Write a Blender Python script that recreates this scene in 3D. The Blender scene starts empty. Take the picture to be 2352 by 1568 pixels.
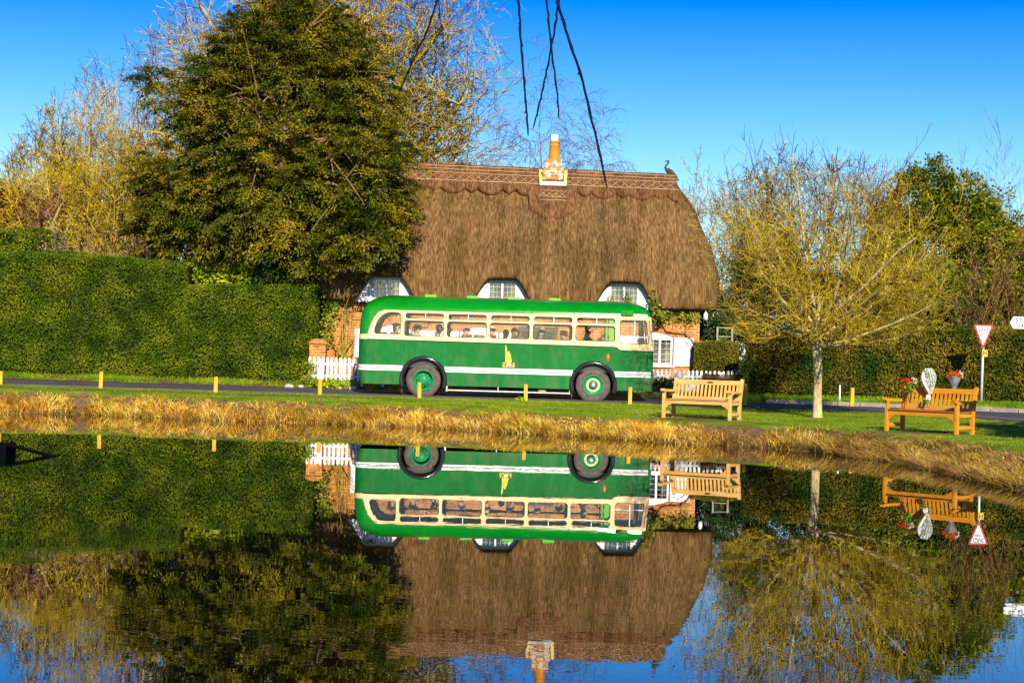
import bpy, bmesh, math, random
import numpy as np
from mathutils import Vector, Matrix
from mathutils.geometry import tessellate_polygon
PI = math.pi
scene = bpy.context.scene
COL = scene.collection
RNG = np.random.default_rng(7)
random.seed(7)

# ------------------------------------------------------------------ camera model (used to place things at real distances)
CAMZ = 1.6
FPX = 4170.0            # focal length for a 2352 px wide picture
ROLL = 0.028
PITCH = math.atan(52 / FPX)
def ray(u, v):
    dx, dy = u - 1176, v - 784
    c, s = math.cos(ROLL), math.sin(ROLL)
    x, y = dx * c + dy * s, -dx * s + dy * c
    return (x, FPX * math.cos(PITCH) + y * math.sin(PITCH), FPX * math.sin(PITCH) - y * math.cos(PITCH))
def P(u, v, D):
    r = ray(u, v)
    t = D / r[1]
    return Vector((r[0] * t, D, CAMZ + r[2] * t))
def G(u, v, z):
    r = ray(u, v)
    t = (z - CAMZ) / r[2]
    return Vector((r[0] * t, r[1] * t, z))

cam_d = bpy.data.cameras.new('camera')
cam_d.sensor_width = 36
cam_d.lens = 36 * FPX / 2352
cam_d.clip_start = 0.1
cam_d.clip_end = 8000
cam = bpy.data.objects.new('camera', cam_d)
COL.objects.link(cam)
_f = Vector((0, math.cos(PITCH), math.sin(PITCH)))
_u = Vector((0, -math.sin(PITCH), math.cos(PITCH)))
_r = Vector((1, 0, 0))
_cr = _r * math.cos(ROLL) + _u * math.sin(ROLL)
_cu = _u * math.cos(ROLL) - _r * math.sin(ROLL)
m = Matrix((( _cr.x, _cu.x, -_f.x, 0), (_cr.y, _cu.y, -_f.y, 0), (_cr.z, _cu.z, -_f.z, CAMZ), (0, 0, 0, 1)))
cam.matrix_world = m
scene.camera = cam

# ------------------------------------------------------------------ light
SUN_EL, SUN_AZ = math.radians(25), math.radians(9)   # azimuth: behind the camera, to its right
world = bpy.data.worlds.new('World')
scene.world = world
world.use_nodes = True
nt = world.node_tree
sky = nt.nodes.new('ShaderNodeTexSky')
sky.sky_type = 'NISHITA'
sky.sun_disc = False
sky.sun_elevation = SUN_EL
sky.sun_rotation = PI - SUN_AZ
sky.air_density = 1.0
sky.dust_density = 0.3
sky.ozone_density = 2.6
hs = nt.nodes.new('ShaderNodeMix')          # winter-blue tint of the whole sky
hs.data_type = 'RGBA'; hs.blend_type = 'MULTIPLY'
hs.inputs[0].default_value = 1.0
gtc = nt.nodes.new('ShaderNodeTexCoord')
gsp = nt.nodes.new('ShaderNodeSeparateXYZ')
nt.links.new(gtc.outputs['Generated'], gsp.inputs[0])
grp = nt.nodes.new('ShaderNodeValToRGB')      # paler towards the horizon, deep blue higher up
for i, (p_, c_) in enumerate(((0.0, (0.82, 0.90, 0.94)), (0.085, (0.60, 0.81, 0.95)), (0.15, (0.27, 0.56, 0.93)), (0.215, (0.035, 0.30, 0.86)))):
    e_ = grp.color_ramp.elements[i] if i < 2 else grp.color_ramp.elements.new(p_)
    e_.position = p_; e_.color = (*c_, 1)
nt.links.new(gsp.outputs[2], grp.inputs[0])
nt.links.new(grp.outputs[0], hs.inputs[7])
nt.links.new(sky.outputs[0], hs.inputs[6])
h2 = nt.nodes.new('ShaderNodeHueSaturation')
h2.inputs['Saturation'].default_value = 1.05
nt.links.new(hs.outputs[2], h2.inputs['Color'])
nt.links.new(h2.outputs[0], nt.nodes['Background'].inputs[0])
nt.nodes['Background'].inputs[1].default_value = 0.10
sd = bpy.data.lights.new('sun', 'SUN')
sd.energy = 5.0
sd.angle = math.radians(0.5)
sd.color = (1.0, 0.89, 0.70)
sun = bpy.data.objects.new('sun', sd)
COL.objects.link(sun)
sun.location = (20, -40, 40)
SUNV = Vector((math.sin(SUN_AZ) * math.cos(SUN_EL), -math.cos(SUN_AZ) * math.cos(SUN_EL), math.sin(SUN_EL)))
sun.rotation_euler = SUNV.to_track_quat('Z', 'Y').to_euler()
scene.view_settings.view_transform = 'Standard'
scene.view_settings.look = 'None'
scene.view_settings.exposure = 0.8
scene.view_settings.gamma = 1.0
scene.cycles.max_bounces = 8
scene.cycles.transparent_max_bounces = 16
scene.cycles.caustics_reflective = False
scene.cycles.caustics_refractive = False

# ------------------------------------------------------------------ materials
MATS = {}
def new_mat(name):
    mt = bpy.data.materials.new(name)
    mt.use_nodes = True
    n = mt.node_tree
    b = n.nodes['Principled BSDF']
    MATS[name] = mt
    return mt, n, b
def nd(n, t, **kw):
    x = n.nodes.new(t)
    for k, v in kw.items():
        setattr(x, k, v)
    return x
def ramp(n, stops, interp='LINEAR'):
    r = nd(n, 'ShaderNodeValToRGB')
    r.color_ramp.interpolation = interp
    e = r.color_ramp.elements
    while len(e) < len(stops):
        e.new(0.5)
    for i, (p, c) in enumerate(stops):
        e[i].position = p
        e[i].color = (c[0], c[1], c[2], 1)
    return r
def pmat(name, cols, scale=4.0, rough=0.7, bump=0.0, bscale=None, stretch=(1, 1, 1), detail=6, lo=0.3, hi=0.7, spec=0.3,
         metal=0.0, coat=0.0, fine=None, coord='Object', island=0.0):
    """noise mix through the colours; fine = (scale, amount) multiplies in a second grain; island = random brightness per leaf"""
    mt, n, b = new_mat(name)
    L = n.links.new
    tc = nd(n, 'ShaderNodeTexCoord')
    mp = nd(n, 'ShaderNodeMapping')
    mp.inputs['Scale'].default_value = stretch
    L(tc.outputs[coord], mp.inputs[0])
    no = nd(n, 'ShaderNodeTexNoise')
    no.inputs['Scale'].default_value = scale
    no.inputs['Detail'].default_value = detail
    L(mp.outputs[0], no.inputs['Vector'])
    k = len(cols)
    r = ramp(n, [(lo + (hi - lo) * i / max(1, k - 1), c) for i, c in enumerate(cols)])
    L(no.outputs[0], r.inputs[0])
    out = r.outputs[0]
    if fine:
        n2 = nd(n, 'ShaderNodeTexNoise')
        n2.inputs['Scale'].default_value = fine[0]
        n2.inputs['Detail'].default_value = 4
        L(mp.outputs[0], n2.inputs['Vector'])
        mr = nd(n, 'ShaderNodeMapRange')
        mr.inputs['From Min'].default_value = 0.3
        mr.inputs['From Max'].default_value = 0.7
        mr.inputs['To Min'].default_value = 1 - fine[1]
        mr.inputs['To Max'].default_value = 1 + fine[1]
        L(n2.outputs[0], mr.inputs[0])
        mx = nd(n, 'ShaderNodeMix', data_type='RGBA', blend_type='MULTIPLY')
        mx.inputs[0].default_value = 1
        L(out, mx.inputs[6]); L(mr.outputs[0], mx.inputs[7])
        out = mx.outputs[2]
    if island:
        ge = nd(n, 'ShaderNodeNewGeometry')
        mr = nd(n, 'ShaderNodeMapRange')
        mr.inputs['To Min'].default_value = 1 - island
        mr.inputs['To Max'].default_value = 1 + island
        L(ge.outputs['Random Per Island'], mr.inputs[0])
        mx = nd(n, 'ShaderNodeMix', data_type='RGBA', blend_type='MULTIPLY')
        mx.inputs[0].default_value = 1
        L(out, mx.inputs[6]); L(mr.outputs[0], mx.inputs[7])
        out = mx.outputs[2]
    L(out, b.inputs['Base Color'])
    b.inputs['Roughness'].default_value = rough
    b.inputs['Specular IOR Level'].default_value = spec
    b.inputs['Metallic'].default_value = metal
    b.inputs['Coat Weight'].default_value = coat
    b.inputs['Coat Roughness'].default_value = 0.06
    if bump:
        bn = nd(n, 'ShaderNodeTexNoise')
        bn.inputs['Scale'].default_value = bscale or scale * 4
        bn.inputs['Detail'].default_value = 5
        L(mp.outputs[0], bn.inputs['Vector'])
        bp = nd(n, 'ShaderNodeBump')
        bp.inputs['Strength'].default_value = 1.0
        bp.inputs['Distance'].default_value = bump
        L(bn.outputs[0], bp.inputs['Height'])
        L(bp.outputs[0], b.inputs['Normal'])
    return mt
def smat(name, col, rough=0.5, spec=0.4, metal=0.0, coat=0.0):
    d = 0.88
    return pmat(name, [tuple(c * d for c in col), tuple(min(1, c * 1.06) for c in col)], scale=9, rough=rough, spec=spec, metal=metal, coat=coat)
def leafmat(name, stops, scale=1.2, island=0.45, rough=0.6, trans=0.25, spec=0.12):
    trans *= 0.5
    """foliage: clump-scale colour noise, random per leaf, some light through the leaf"""
    mt = pmat(name, stops, scale=scale, rough=rough, island=island, spec=spec, lo=0.35, hi=0.65, detail=4)
    n = mt.node_tree
    b = n.nodes['Principled BSDF']
    src = b.inputs['Base Color'].links[0].from_socket
    tr = nd(n, 'ShaderNodeBsdfTranslucent')
    n.links.new(src, tr.inputs[0])
    mx = nd(n, 'ShaderNodeMixShader')
    mx.inputs[0].default_value = trans
    o = n.nodes['Material Output']
    n.links.new(b.outputs[0], mx.inputs[1]); n.links.new(tr.outputs[0], mx.inputs[2])
    n.links.new(mx.outputs[0], o.inputs[0])
    return mt
def glassmat(name, tint=0.86, refl=0.10):
    mt, n, b = new_mat(name)
    n.nodes.remove(b)
    t = nd(n, 'ShaderNodeBsdfTransparent')
    t.inputs[0].default_value = (tint, tint, tint * 0.99, 1)
    g = nd(n, 'ShaderNodeBsdfGlossy')
    g.inputs['Roughness'].default_value = 0.02
    lw = nd(n, 'ShaderNodeFresnel')
    lw.inputs[0].default_value = 1.45
    ad = nd(n, 'ShaderNodeMath', operation='ADD')
    ad.inputs[1].default_value = refl - 0.04
    ad.use_clamp = True
    n.links.new(lw.outputs[0], ad.inputs[0])
    mx = nd(n, 'ShaderNodeMixShader')
    n.links.new(ad.outputs[0], mx.inputs[0])
    n.links.new(t.outputs[0], mx.inputs[1]); n.links.new(g.outputs[0], mx.inputs[2])
    n.links.new(mx.outputs[0], n.nodes['Material Output'].inputs[0])
    return mt

# ------------------------------------------------------------------ mesh builder
class MB:
    def __init__(s):
        s.v = []; s.f = []; s.mi = []; s.sm = []
        s.cur = 0; s.smooth = False
    def add(s, verts, faces, smooth=None):
        o = len(s.v)
        s.v.extend([tuple(p) for p in verts])
        sm = s.smooth if smooth is None else smooth
        for f in faces:
            s.f.append(tuple(i + o for i in f)); s.mi.append(s.cur); s.sm.append(sm)
    def box(s, lo, hi, b=0.0, M=None):
        """box between two corners; b = chamfer; M = matrix applied"""
        (x0, y0, z0), (x1, y1, z1) = lo, hi
        if b <= 0:
            vs = [(x, y, z) for x in (x0, x1) for y in (y0, y1) for z in (z0, z1)]
            fs = [(0, 1, 3, 2), (4, 6, 7, 5), (0, 4, 5, 1), (2, 3, 7, 6), (0, 2, 6, 4), (1, 5, 7, 3)]
        else:
            vs = []; idx = {}
            c = ((x0, x1), (y0, y1), (z0, z1))
            for ix in (0, 1):
                for iy in (0, 1):
                    for iz in (0, 1):
                        ii = (ix, iy, iz)
                        for ax in range(3):
                            p = [c[k][ii[k]] for k in range(3)]
                            for k in range(3):
                                if k != ax:
                                    p[k] += b if ii[k] == 0 else -b
                            idx[(ii, ax)] = len(vs); vs.append(tuple(p))
            fs = []
            for ax in range(3):
                o1, o2 = [k for k in range(3) if k != ax]
                for sgn in (0, 1):
                    q = []
                    for (p, r) in ((0, 0), (1, 0), (1, 1), (0, 1)):
                        ii = [0, 0, 0]; ii[ax] = sgn; ii[o1] = p; ii[o2] = r
                        q.append(idx[(tuple(ii), ax)])
                    fs.append(tuple(q))
                for p in (0, 1):
                    for r in (0, 1):
                        ia = [0, 0, 0]; ib = [0, 0, 0]
                        ia[o1] = ib[o1] = p; ia[o2] = ib[o2] = r; ib[ax] = 1
                        ia, ib = tuple(ia), tuple(ib)
                        fs.append((idx[(ia, o1)], idx[(ib, o1)], idx[(ib, o2)], idx[(ia, o2)]))
            for ix in (0, 1):
                for iy in (0, 1):
                    for iz in (0, 1):
                        fs.append(tuple(idx[((ix, iy, iz), k)] for k in range(3)))
        if M is not None:
            vs = [tuple(M @ Vector(p)) for p in vs]
        s.add(vs, fs, False)
    def tube(s, pts, rad, sides=6, cap=True, smooth=True):
        pts = [Vector(p) for p in pts]
        n = len(pts)
        if not hasattr(rad, '__len__'):
            rad = [rad] * n
        vs = []; fs = []
        ref = Vector((0.31, 0.17, 0.93))
        for i, p in enumerate(pts):
            d = (pts[min(i + 1, n - 1)] - pts[max(i - 1, 0)])
            if d.length < 1e-9: d = Vector((0, 0, 1))
            d.normalize()
            a = d.cross(ref if abs(d.dot(ref)) < 0.95 else Vector((1, 0, 0))).normalized()
            bb = d.cross(a)
            for k in range(sides):
                t = 2 * PI * k / sides
                vs.append(p + (a * math.cos(t) + bb * math.sin(t)) * rad[i])
        for i in range(n - 1):
            for k in range(sides):
                k2 = (k + 1) % sides
                fs.append((i * sides + k, i * sides + k2, (i + 1) * sides + k2, (i + 1) * sides + k))
        if cap:
            fs.append(tuple(range(sides - 1, -1, -1)))
            fs.append(tuple((n - 1) * sides + k for k in range(sides)))
        s.add(vs, fs, smooth)
    def lathe(s, prof, c=(0, 0, 0), axis='Z', n=24, smooth=True):
        """profile of (radius, height) turned about an axis through c"""
        vs = []; fs = []
        for r, h in prof:
            for k in range(n):
                t = 2 * PI * k / n
                x, y = r * math.cos(t), r * math.sin(t)
                if axis == 'Z': p = (c[0] + x, c[1] + y, c[2] + h)
                elif axis == 'Y': p = (c[0] + x, c[1] + h, c[2] + y)
                else: p = (c[0] + h, c[1] + x, c[2] + y)
                vs.append(p)
        for i in range(len(prof) - 1):
            for k in range(n):
                k2 = (k + 1) % n
                fs.append((i * n + k, i * n + k2, (i + 1) * n + k2, (i + 1) * n + k))
        s.add(vs, fs, smooth)
    def loft(s, rings, closed=True, smooth=True, cap0=False, cap1=False):
        n = len(rings[0])
        vs = [p for r in rings for p in r]
        fs = []
        for i in range(len(rings) - 1):
            for k in range(n if closed else n - 1):
                k2 = (k + 1) % n
                fs.append((i * n + k, i * n + k2, (i + 1) * n + k2, (i + 1) * n + k))
        if cap0: fs.append(tuple(range(n - 1, -1, -1)))
        if cap1: fs.append(tuple((len(rings) - 1) * n + k for k in range(n)))
        s.add(vs, fs, smooth)
    def plate(s, loops, y0, y1, fn=None):
        """flat panel: 2D loops (first the outline, then holes) in (x, z), between depths y0 and y1"""
        tri = tessellate_polygon([[Vector((p[0], p[1], 0)) for p in lp] for lp in loops])
        flat = [p for lp in loops for p in lp]
        n = len(flat)
        vs = [(p[0], y0, p[1]) for p in flat] + [(p[0], y1, p[1]) for p in flat]
        fs = [tuple(t) for t in tri] + [tuple(i + n for i in reversed(t)) for t in tri]
        o = 0
        for lp in loops:
            k = len(lp)
            for i in range(k):
                j = (i + 1) % k
                fs.append((o + i, o + j, o + j + n, o + i + n))
            o += k
        if fn: vs = [fn(p) for p in vs]
        s.add(vs, fs, False)
    def build(s, name, mats, parent=None, world=True):
        if not isinstance(mats, (list, tuple)): mats = [mats]
        base = Vector((0, 0, 0))
        if parent is not None and world:
            q = parent
            while q is not None:
                base += q.location; q = q.parent
        me = bpy.data.meshes.new(name)
        bx, by, bz = base
        me.from_pydata([(p[0] - bx, p[1] - by, p[2] - bz) for p in s.v], [], s.f)
        for mt in mats: me.materials.append(mt)
        me.polygons.foreach_set('material_index', s.mi)
        me.polygons.foreach_set('use_smooth', s.sm)
        me.update()
        bm = bmesh.new(); bm.from_mesh(me)
        bmesh.ops.recalc_face_normals(bm, faces=bm.faces)
        bm.to_mesh(me); bm.free()
        o = bpy.data.objects.new(name, me)
        COL.objects.link(o)
        if parent is not None: o.parent = parent
        return o
def np_mesh(name, V, F, mats, parent=None, mi=None, smooth=False):
    """big mesh from numpy arrays, F is (n, k)"""
    me = bpy.data.meshes.new(name)
    V = np.asarray(V, dtype=np.float32); F = np.asarray(F, dtype=np.int32)
    if parent is not None:
        base = Vector((0, 0, 0)); q = parent
        while q is not None:
            base += q.location; q = q.parent
        V = V - np.array(base, dtype=np.float32)
    me.vertices.add(len(V)); me.vertices.foreach_set('co', V.ravel())
    k = F.shape[1]
    me.loops.add(F.size); me.loops.foreach_set('vertex_index', F.ravel())
    me.polygons.add(len(F))
    me.polygons.foreach_set('loop_start', np.arange(0, F.size, k, dtype=np.int32))
    me.polygons.foreach_set('loop_total', np.full(len(F), k, dtype=np.int32))
    if not isinstance(mats, (list, tuple)): mats = [mats]
    for mt in mats: me.materials.append(mt)
    if mi is not None: me.polygons.foreach_set('material_index', np.asarray(mi, dtype=np.int32))
    if smooth: me.polygons.foreach_set('use_smooth', np.ones(len(F), dtype=bool))
    me.update(calc_edges=True)
    o = bpy.data.objects.new(name, me)
    COL.objects.link(o)
    if parent is not None: o.parent = parent
    return o
def tag(o, label=None, cat=None, group=None, kind=None):
    if label: o['label'] = label
    if cat: o['category'] = cat
    if group: o['group'] = group
    if kind: o['kind'] = kind
    return o
def thing(name, label, cat, loc=(0, 0, 0), group=None):
    o = bpy.data.objects.new(name, None)
    o.empty_display_size = 0.3
    o.location = loc
    COL.objects.link(o)
    return tag(o, label, cat, group)
def copy_tree(o, parent=None):
    c = o.copy(); COL.objects.link(c)
    if parent is not None: c.parent = parent
    for ch in list(o.children): copy_tree(ch, c)
    return c
def rrect(x0, z0, x1, z1, r, n=5):
    if not hasattr(r, '__len__'): r = (r,) * 4
    out = []
    for (cx, cz, a, rr) in ((x1 - r[0], z1 - r[0], 0, r[0]), (x0 + r[1], z1 - r[1], 90, r[1]), (x0 + r[2], z0 + r[2], 180, r[2]), (x1 - r[3], z0 + r[3], 270, r[3])):
        for k in range(n + 1):
            t = math.radians(a + 90 * k / n)
            out.append((cx + rr * math.cos(t), cz + rr * math.sin(t)))
    return out
def interp(x, pts):
    xs = [p[0] for p in pts]; ys = [p[1] for p in pts]
    return np.interp(x, xs, ys)
def unit(a):
    return a / np.maximum(np.linalg.norm(a, axis=-1, keepdims=True), 1e-9)
def leaf_quads(C, A, N, ln, wd):
    """diamond leaves: centre C, along A, face normal N, half length, half width"""
    A = unit(A); B = unit(np.cross(N, A))
    ln = np.asarray(ln).reshape(-1, 1); wd = np.asarray(wd).reshape(-1, 1)
    V = np.stack([C - A * ln, C + B * wd, C + A * ln, C - B * wd], axis=1).reshape(-1, 3)
    F = np.arange(len(C) * 4).reshape(-1, 4)
    return V, F
def mergeVF(parts):
    V = []; F = []; o = 0
    for v, f in parts:
        V.append(v); F.append(f + o); o += len(v)
    return np.concatenate(V), np.concatenate(F)
def vnoise(p, seed=0, freq=1.0):
    """cheap smooth pseudo noise in [-1, 1] from a sum of sines"""
    r = np.random.default_rng(seed)
    out = np.zeros(len(p))
    for k in range(7):
        d = r.normal(size=3); d /= np.linalg.norm(d)
        fr = freq * (0.6 + 0.28 * k)
        out += np.sin(p @ d * fr * 2 + r.uniform(0, 6.28)) / (1 + 0.25 * k)
    return out / 3.2
# ------------------------------------------------------------------ terrain: pond, banks, road, verge
WL = [(0, 949), (175, 951), (350, 959), (500, 966), (700, 971), (900, 979), (1176, 994), (1340, 1003), (1496, 1014), (1606, 1021), (1711, 1026),
      (1866, 1036), (1976, 1051), (2076, 1064), (2176, 1086), (2276, 1111), (2352, 1126)]
SHORE = [tuple(G(u, v, 0.0)[:2]) for u, v in WL]
POND = [(-34, 46.5), (-24, 46.8)] + SHORE + [(8.35, 24), (9.2, 17), (9.6, 9), (8.5, 3.6), (3, 2.4), (-10, 2.2), (-30, 4), (-42, 20)]
_PA = np.array(POND); _PB = np.roll(_PA, -1, axis=0)
def pond_dist(X, Y):
    """signed distance to the water's edge, positive on land"""
    X = np.asarray(X, float).ravel(); Y = np.asarray(Y, float).ravel()
    best = np.full(len(X), 1e9); ins = np.zeros(len(X), bool)
    for (ax, ay), (bx, by) in zip(_PA, _PB):
        dx, dy = bx - ax, by - ay
        t = np.clip(((X - ax) * dx + (Y - ay) * dy) / (dx * dx + dy * dy), 0, 1)
        best = np.minimum(best, np.hypot(X - ax - t * dx, Y - ay - t * dy))
        cr = ((ay > Y) != (by > Y)) & (X < (bx - ax) * (Y - ay) / (by - ay + 1e-12) + ax)
        ins ^= cr
    wob = 0.10 * np.sin(X * 2.1 + 1.3) + 0.07 * np.sin(X * 5.3 + Y * 3.1) + 0.05 * np.sin(X * 9.7)
    return np.where(ins, -best, best) + wob
NEAR = [(-400, 51.6), (-30, 51.5), (3, 51.1), (6.4, 50.0), (9.0, 48.8), (10.2, 47.3), (11.4, 44.2), (12.2, 40.5), (13.5, 36), (17, 30), (22, 26), (400, 20)]
FAR = [(-400, 56.4), (-30, 56.2), (-6, 55.6), (2, 55.2), (5, 54.3), (7, 52.7), (9.2, 51.4), (10.8, 50.6), (12.5, 48.7), (13.6, 47.9), (17, 46), (30, 44), (400, 40)]
def near_y(X): return interp(X, NEAR)
def far_y(X): return interp(X, FAR)
def sstep(x): 
    x = np.clip(x, 0, 1); return x * x * (3 - 2 * x)
def base_z(X, Y):
    N, F = near_y(X), far_y(X)
    z = 0.60 - np.minimum(0.16, 0.018 * np.maximum(N - Y, 0))
    t = np.clip((Y - N) / np.maximum(F - N, 0.5), 0, 1)
    z = z + 0.08 * t
    e = np.maximum(Y - F, 0)
    z = z + np.where(e > 0, 0.06 * sstep(e / 0.25) + 0.14 * sstep(e / 2.2) + 0.06 * sstep(e / 7), 0)
    return z + np.clip(-X, 0, 25) * 0.002
def ground_z(X, Y):
    X = np.asarray(X, float); Y = np.asarray(Y, float); sh = X.shape
    X = X.ravel(); Y = Y.ravel()
    d = pond_dist(X, Y)
    b = base_z(X, Y)
    bank = np.where(d < 0, np.maximum(-0.8, d * 0.9), b * sstep((d + 0.15) / 1.35))
    z = np.where(d < 1.25, np.minimum(bank, b), b)
    big = np.hypot(X, Y)
    z = z + np.clip((Y - 75) * 0.012, 0, 3.0)
    return z.reshape(sh)
def gz(x, y): return float(ground_z(np.array([x]), np.array([y]))[0])

gx = np.concatenate([[-3000, -700, -250, -120, -70, -45, -32], np.arange(-26, 20.01, 0.2), [23, 28, 36, 50, 80, 140, 300, 800, 3000]])
gy = np.concatenate([[-3000, -500, -100, -30, -8, 0, 1, 2, 3, 5, 8, 12, 16, 20], np.arange(22, 60.01, 0.2), [62, 66, 72, 82, 100, 140, 220, 400, 900, 3000]])
GX, GY = np.meshgrid(gx, gy)
GZ = ground_z(GX, GY)
nr = near_y(GX); fr = far_y(GX)
inroad = (GY > nr + 0.12) & (GY < fr - 0.12) & (np.abs(GX) < 300)
GZ = GZ - 0.05 * inroad
V = np.stack([GX.ravel(), GY.ravel(), GZ.ravel()], 1)
ny, nx = GX.shape
ii = np.arange((ny - 1) * nx).reshape(ny - 1, nx)[:, :-1].ravel()
F = np.stack([ii, ii + 1, ii + nx + 1, ii + nx], 1)

def ground_material():
    mt, n, b = new_mat('lawn_and_soil')
    L = n.links.new
    tc = nd(n, 'ShaderNodeTexCoord')
    def noise(s, d=5):
        x = nd(n, 'ShaderNodeTexNoise'); x.inputs['Scale'].default_value = s; x.inputs['Detail'].default_value = d
        L(tc.outputs['Object'], x.inputs['Vector']); return x
    g = ramp(n, [(0.32, (0.085, 0.145, 0.004)), (0.5, (0.15, 0.23, 0.006)), (0.68, (0.23, 0.27, 0.012))])
    L(noise(1.1).outputs[0], g.inputs[0])
    fine = nd(n, 'ShaderNodeMapRange'); fine.inputs[1].default_value = 0.3; fine.inputs[2].default_value = 0.7
    fine.inputs[3].default_value = 0.6; fine.inputs[4].default_value = 1.35
    L(noise(38, 3).outputs[0], fine.inputs[0])
    mx = nd(n, 'ShaderNodeMix', data_type='RGBA', blend_type='MULTIPLY'); mx.inputs[0].default_value = 1
    L(g.outputs[0], mx.inputs[6]); L(fine.outputs[0], mx.inputs[7])
    soil = ramp(n, [(0.35, (0.085, 0.048, 0.018)), (0.65, (0.22, 0.13, 0.05))])
    L(noise(9).outputs[0], soil.inputs[0])
    at = nd(n, 'ShaderNodeAttribute'); at.attribute_name = 'bare'
    nz = noise(2.3, 6)
    ad = nd(n, 'ShaderNodeMath', operation='ADD'); L(at.outputs['Fac'], ad.inputs[0]); L(nz.outputs[0], ad.inputs[1])
    r2 = ramp(n, [(0.60, (0, 0, 0)), (0.80, (1, 1, 1))])
    L(ad.outputs[0], r2.inputs[0])
    m2 = nd(n, 'ShaderNodeMix', data_type='RGBA')
    L(r2.outputs[0], m2.inputs[0]); L(mx.outputs[2], m2.inputs[6]); L(soil.outputs[0], m2.inputs[7])
    L(m2.outputs[2], b.inputs['Base Color'])
    b.inputs['Roughness'].default_value = 0.9
    b.inputs['Specular IOR Level'].default_value = 0.1
    bp = nd(n, 'ShaderNodeBump'); bp.inputs['Distance'].default_value = 0.03
    L(noise(26, 6).outputs[0], bp.inputs['Height']); L(bp.outputs[0], b.inputs['Normal'])
    return mt
ground = np_mesh('ground', V, F, ground_material(), smooth=True)
tag(ground, kind='structure')
D0 = pond_dist(V[:, 0], V[:, 1])
bare = np.where(D0 < 1.1, 0.50 - 0.55 * np.clip(D0 - 0.45, 0, 0.65), 0.0)
eF = V[:, 1] - far_y(V[:, 0])
bare = np.maximum(bare, np.where((eF > -0.2) & (V[:, 0] < 7), 0.30 - 0.12 * np.exp(-((eF - 0.8) ** 2)), 0))
bare = np.maximum(bare, np.where((eF > 2.2), 0.32, 0))
BENCHES = [(P(1598, 952, 42.1), math.radians(30)), (P(2113, 988, 36.9), math.radians(47))]
for (bp, ang) in BENCHES:
    dd = np.hypot((V[:, 0] - bp.x - 0.1) / 1.1, (V[:, 1] - bp.y - 0.1) / 0.8)
    bare = np.maximum(bare, 0.42 * np.clip(1.6 - dd, 0, 1))
# worn strip along the left part of the green
wr = np.exp(-((V[:, 1] - (near_y(V[:, 0]) - 2.2)) / 0.9) ** 2) * np.clip((0.5 - V[:, 0]) / 6, 0, 1)
bare = np.maximum(bare, 0.32 * wr)
a = ground.data.attributes.new('bare', 'FLOAT', 'POINT')
a.data.foreach_set('value', bare.astype(np.float32))

# road: a sheet that follows the ground, with its own slab edge
xs = np.concatenate([[-300, -120, -60], np.arange(-34, 22.01, 0.35), [26, 32, 45, 90, 300]])
rv = []; rows = 9
for x in xs:
    n0, f0 = float(near_y(x)), float(far_y(x))
    for k in range(rows):
        y = n0 + (f0 - n0) * k / (rows - 1)
        z = gz(x, y) + 0.012
        if k == 0: rv.append((x, y, z - 0.10))
        rv.append((x, y, z))
    rv.append((x, f0, z - 0.10))
R2 = rows + 2
rf = [(i * R2 + k, (i + 1) * R2 + k, (i + 1) * R2 + k + 1, i * R2 + k + 1) for i in range(len(xs) - 1) for k in range(R2 - 1)]
asphalt = pmat('asphalt', [(0.055, 0.050, 0.050), (0.085, 0.078, 0.076)], scale=0.9, rough=0.85, fine=(60, 0.35), bump=0.006, bscale=70)
tag(np_mesh('road', rv, rf, asphalt), kind='structure')
# pale edge marking seen on the far right
mk = MB()
for i in range(10):
    x0 = 11.3 + i * 0.5; x1 = x0 + 0.5
    p = []
    for x in (x0, x1):
        for off in (1.3, 1.45):
            y = float(near_y(x)) + off
            p.append((x, y, gz(x, y) + 0.02))
    mk.add([p[0], p[2], p[3], p[1]], [(0, 1, 2, 3)])
tag(mk.build('road_marking', smat('road_paint', (0.7, 0.7, 0.68), 0.8)), kind='structure')
# stone kerb along the far side, right of the cottage
kb = MB(); x = 7.4
while x < 19:
    dx = 0.62 + random.uniform(-0.05, 0.05)
    y0, y1 = float(far_y(x)), float(far_y(x + dx))
    L = math.hypot(dx, y1 - y0); an = math.atan2(y1 - y0, dx)
    z = gz(x + dx / 2, (y0 + y1) / 2 - 0.3)
    M = Matrix.Translation((x, y0, z)) @ Matrix.Rotation(an, 4, 'Z')
    kb.box((0.008, -0.06, -0.15), (L - 0.012, 0.12, 0.125 + random.uniform(-0.012, 0.012)), 0.015, M)
    x += dx
stone = pmat('kerb_stone', [(0.20, 0.17, 0.14), (0.36, 0.32, 0.27)], scale=3, rough=0.9, bump=0.01, fine=(25, 0.25))
tag(kb.build('kerb', stone), kind='structure')

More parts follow.
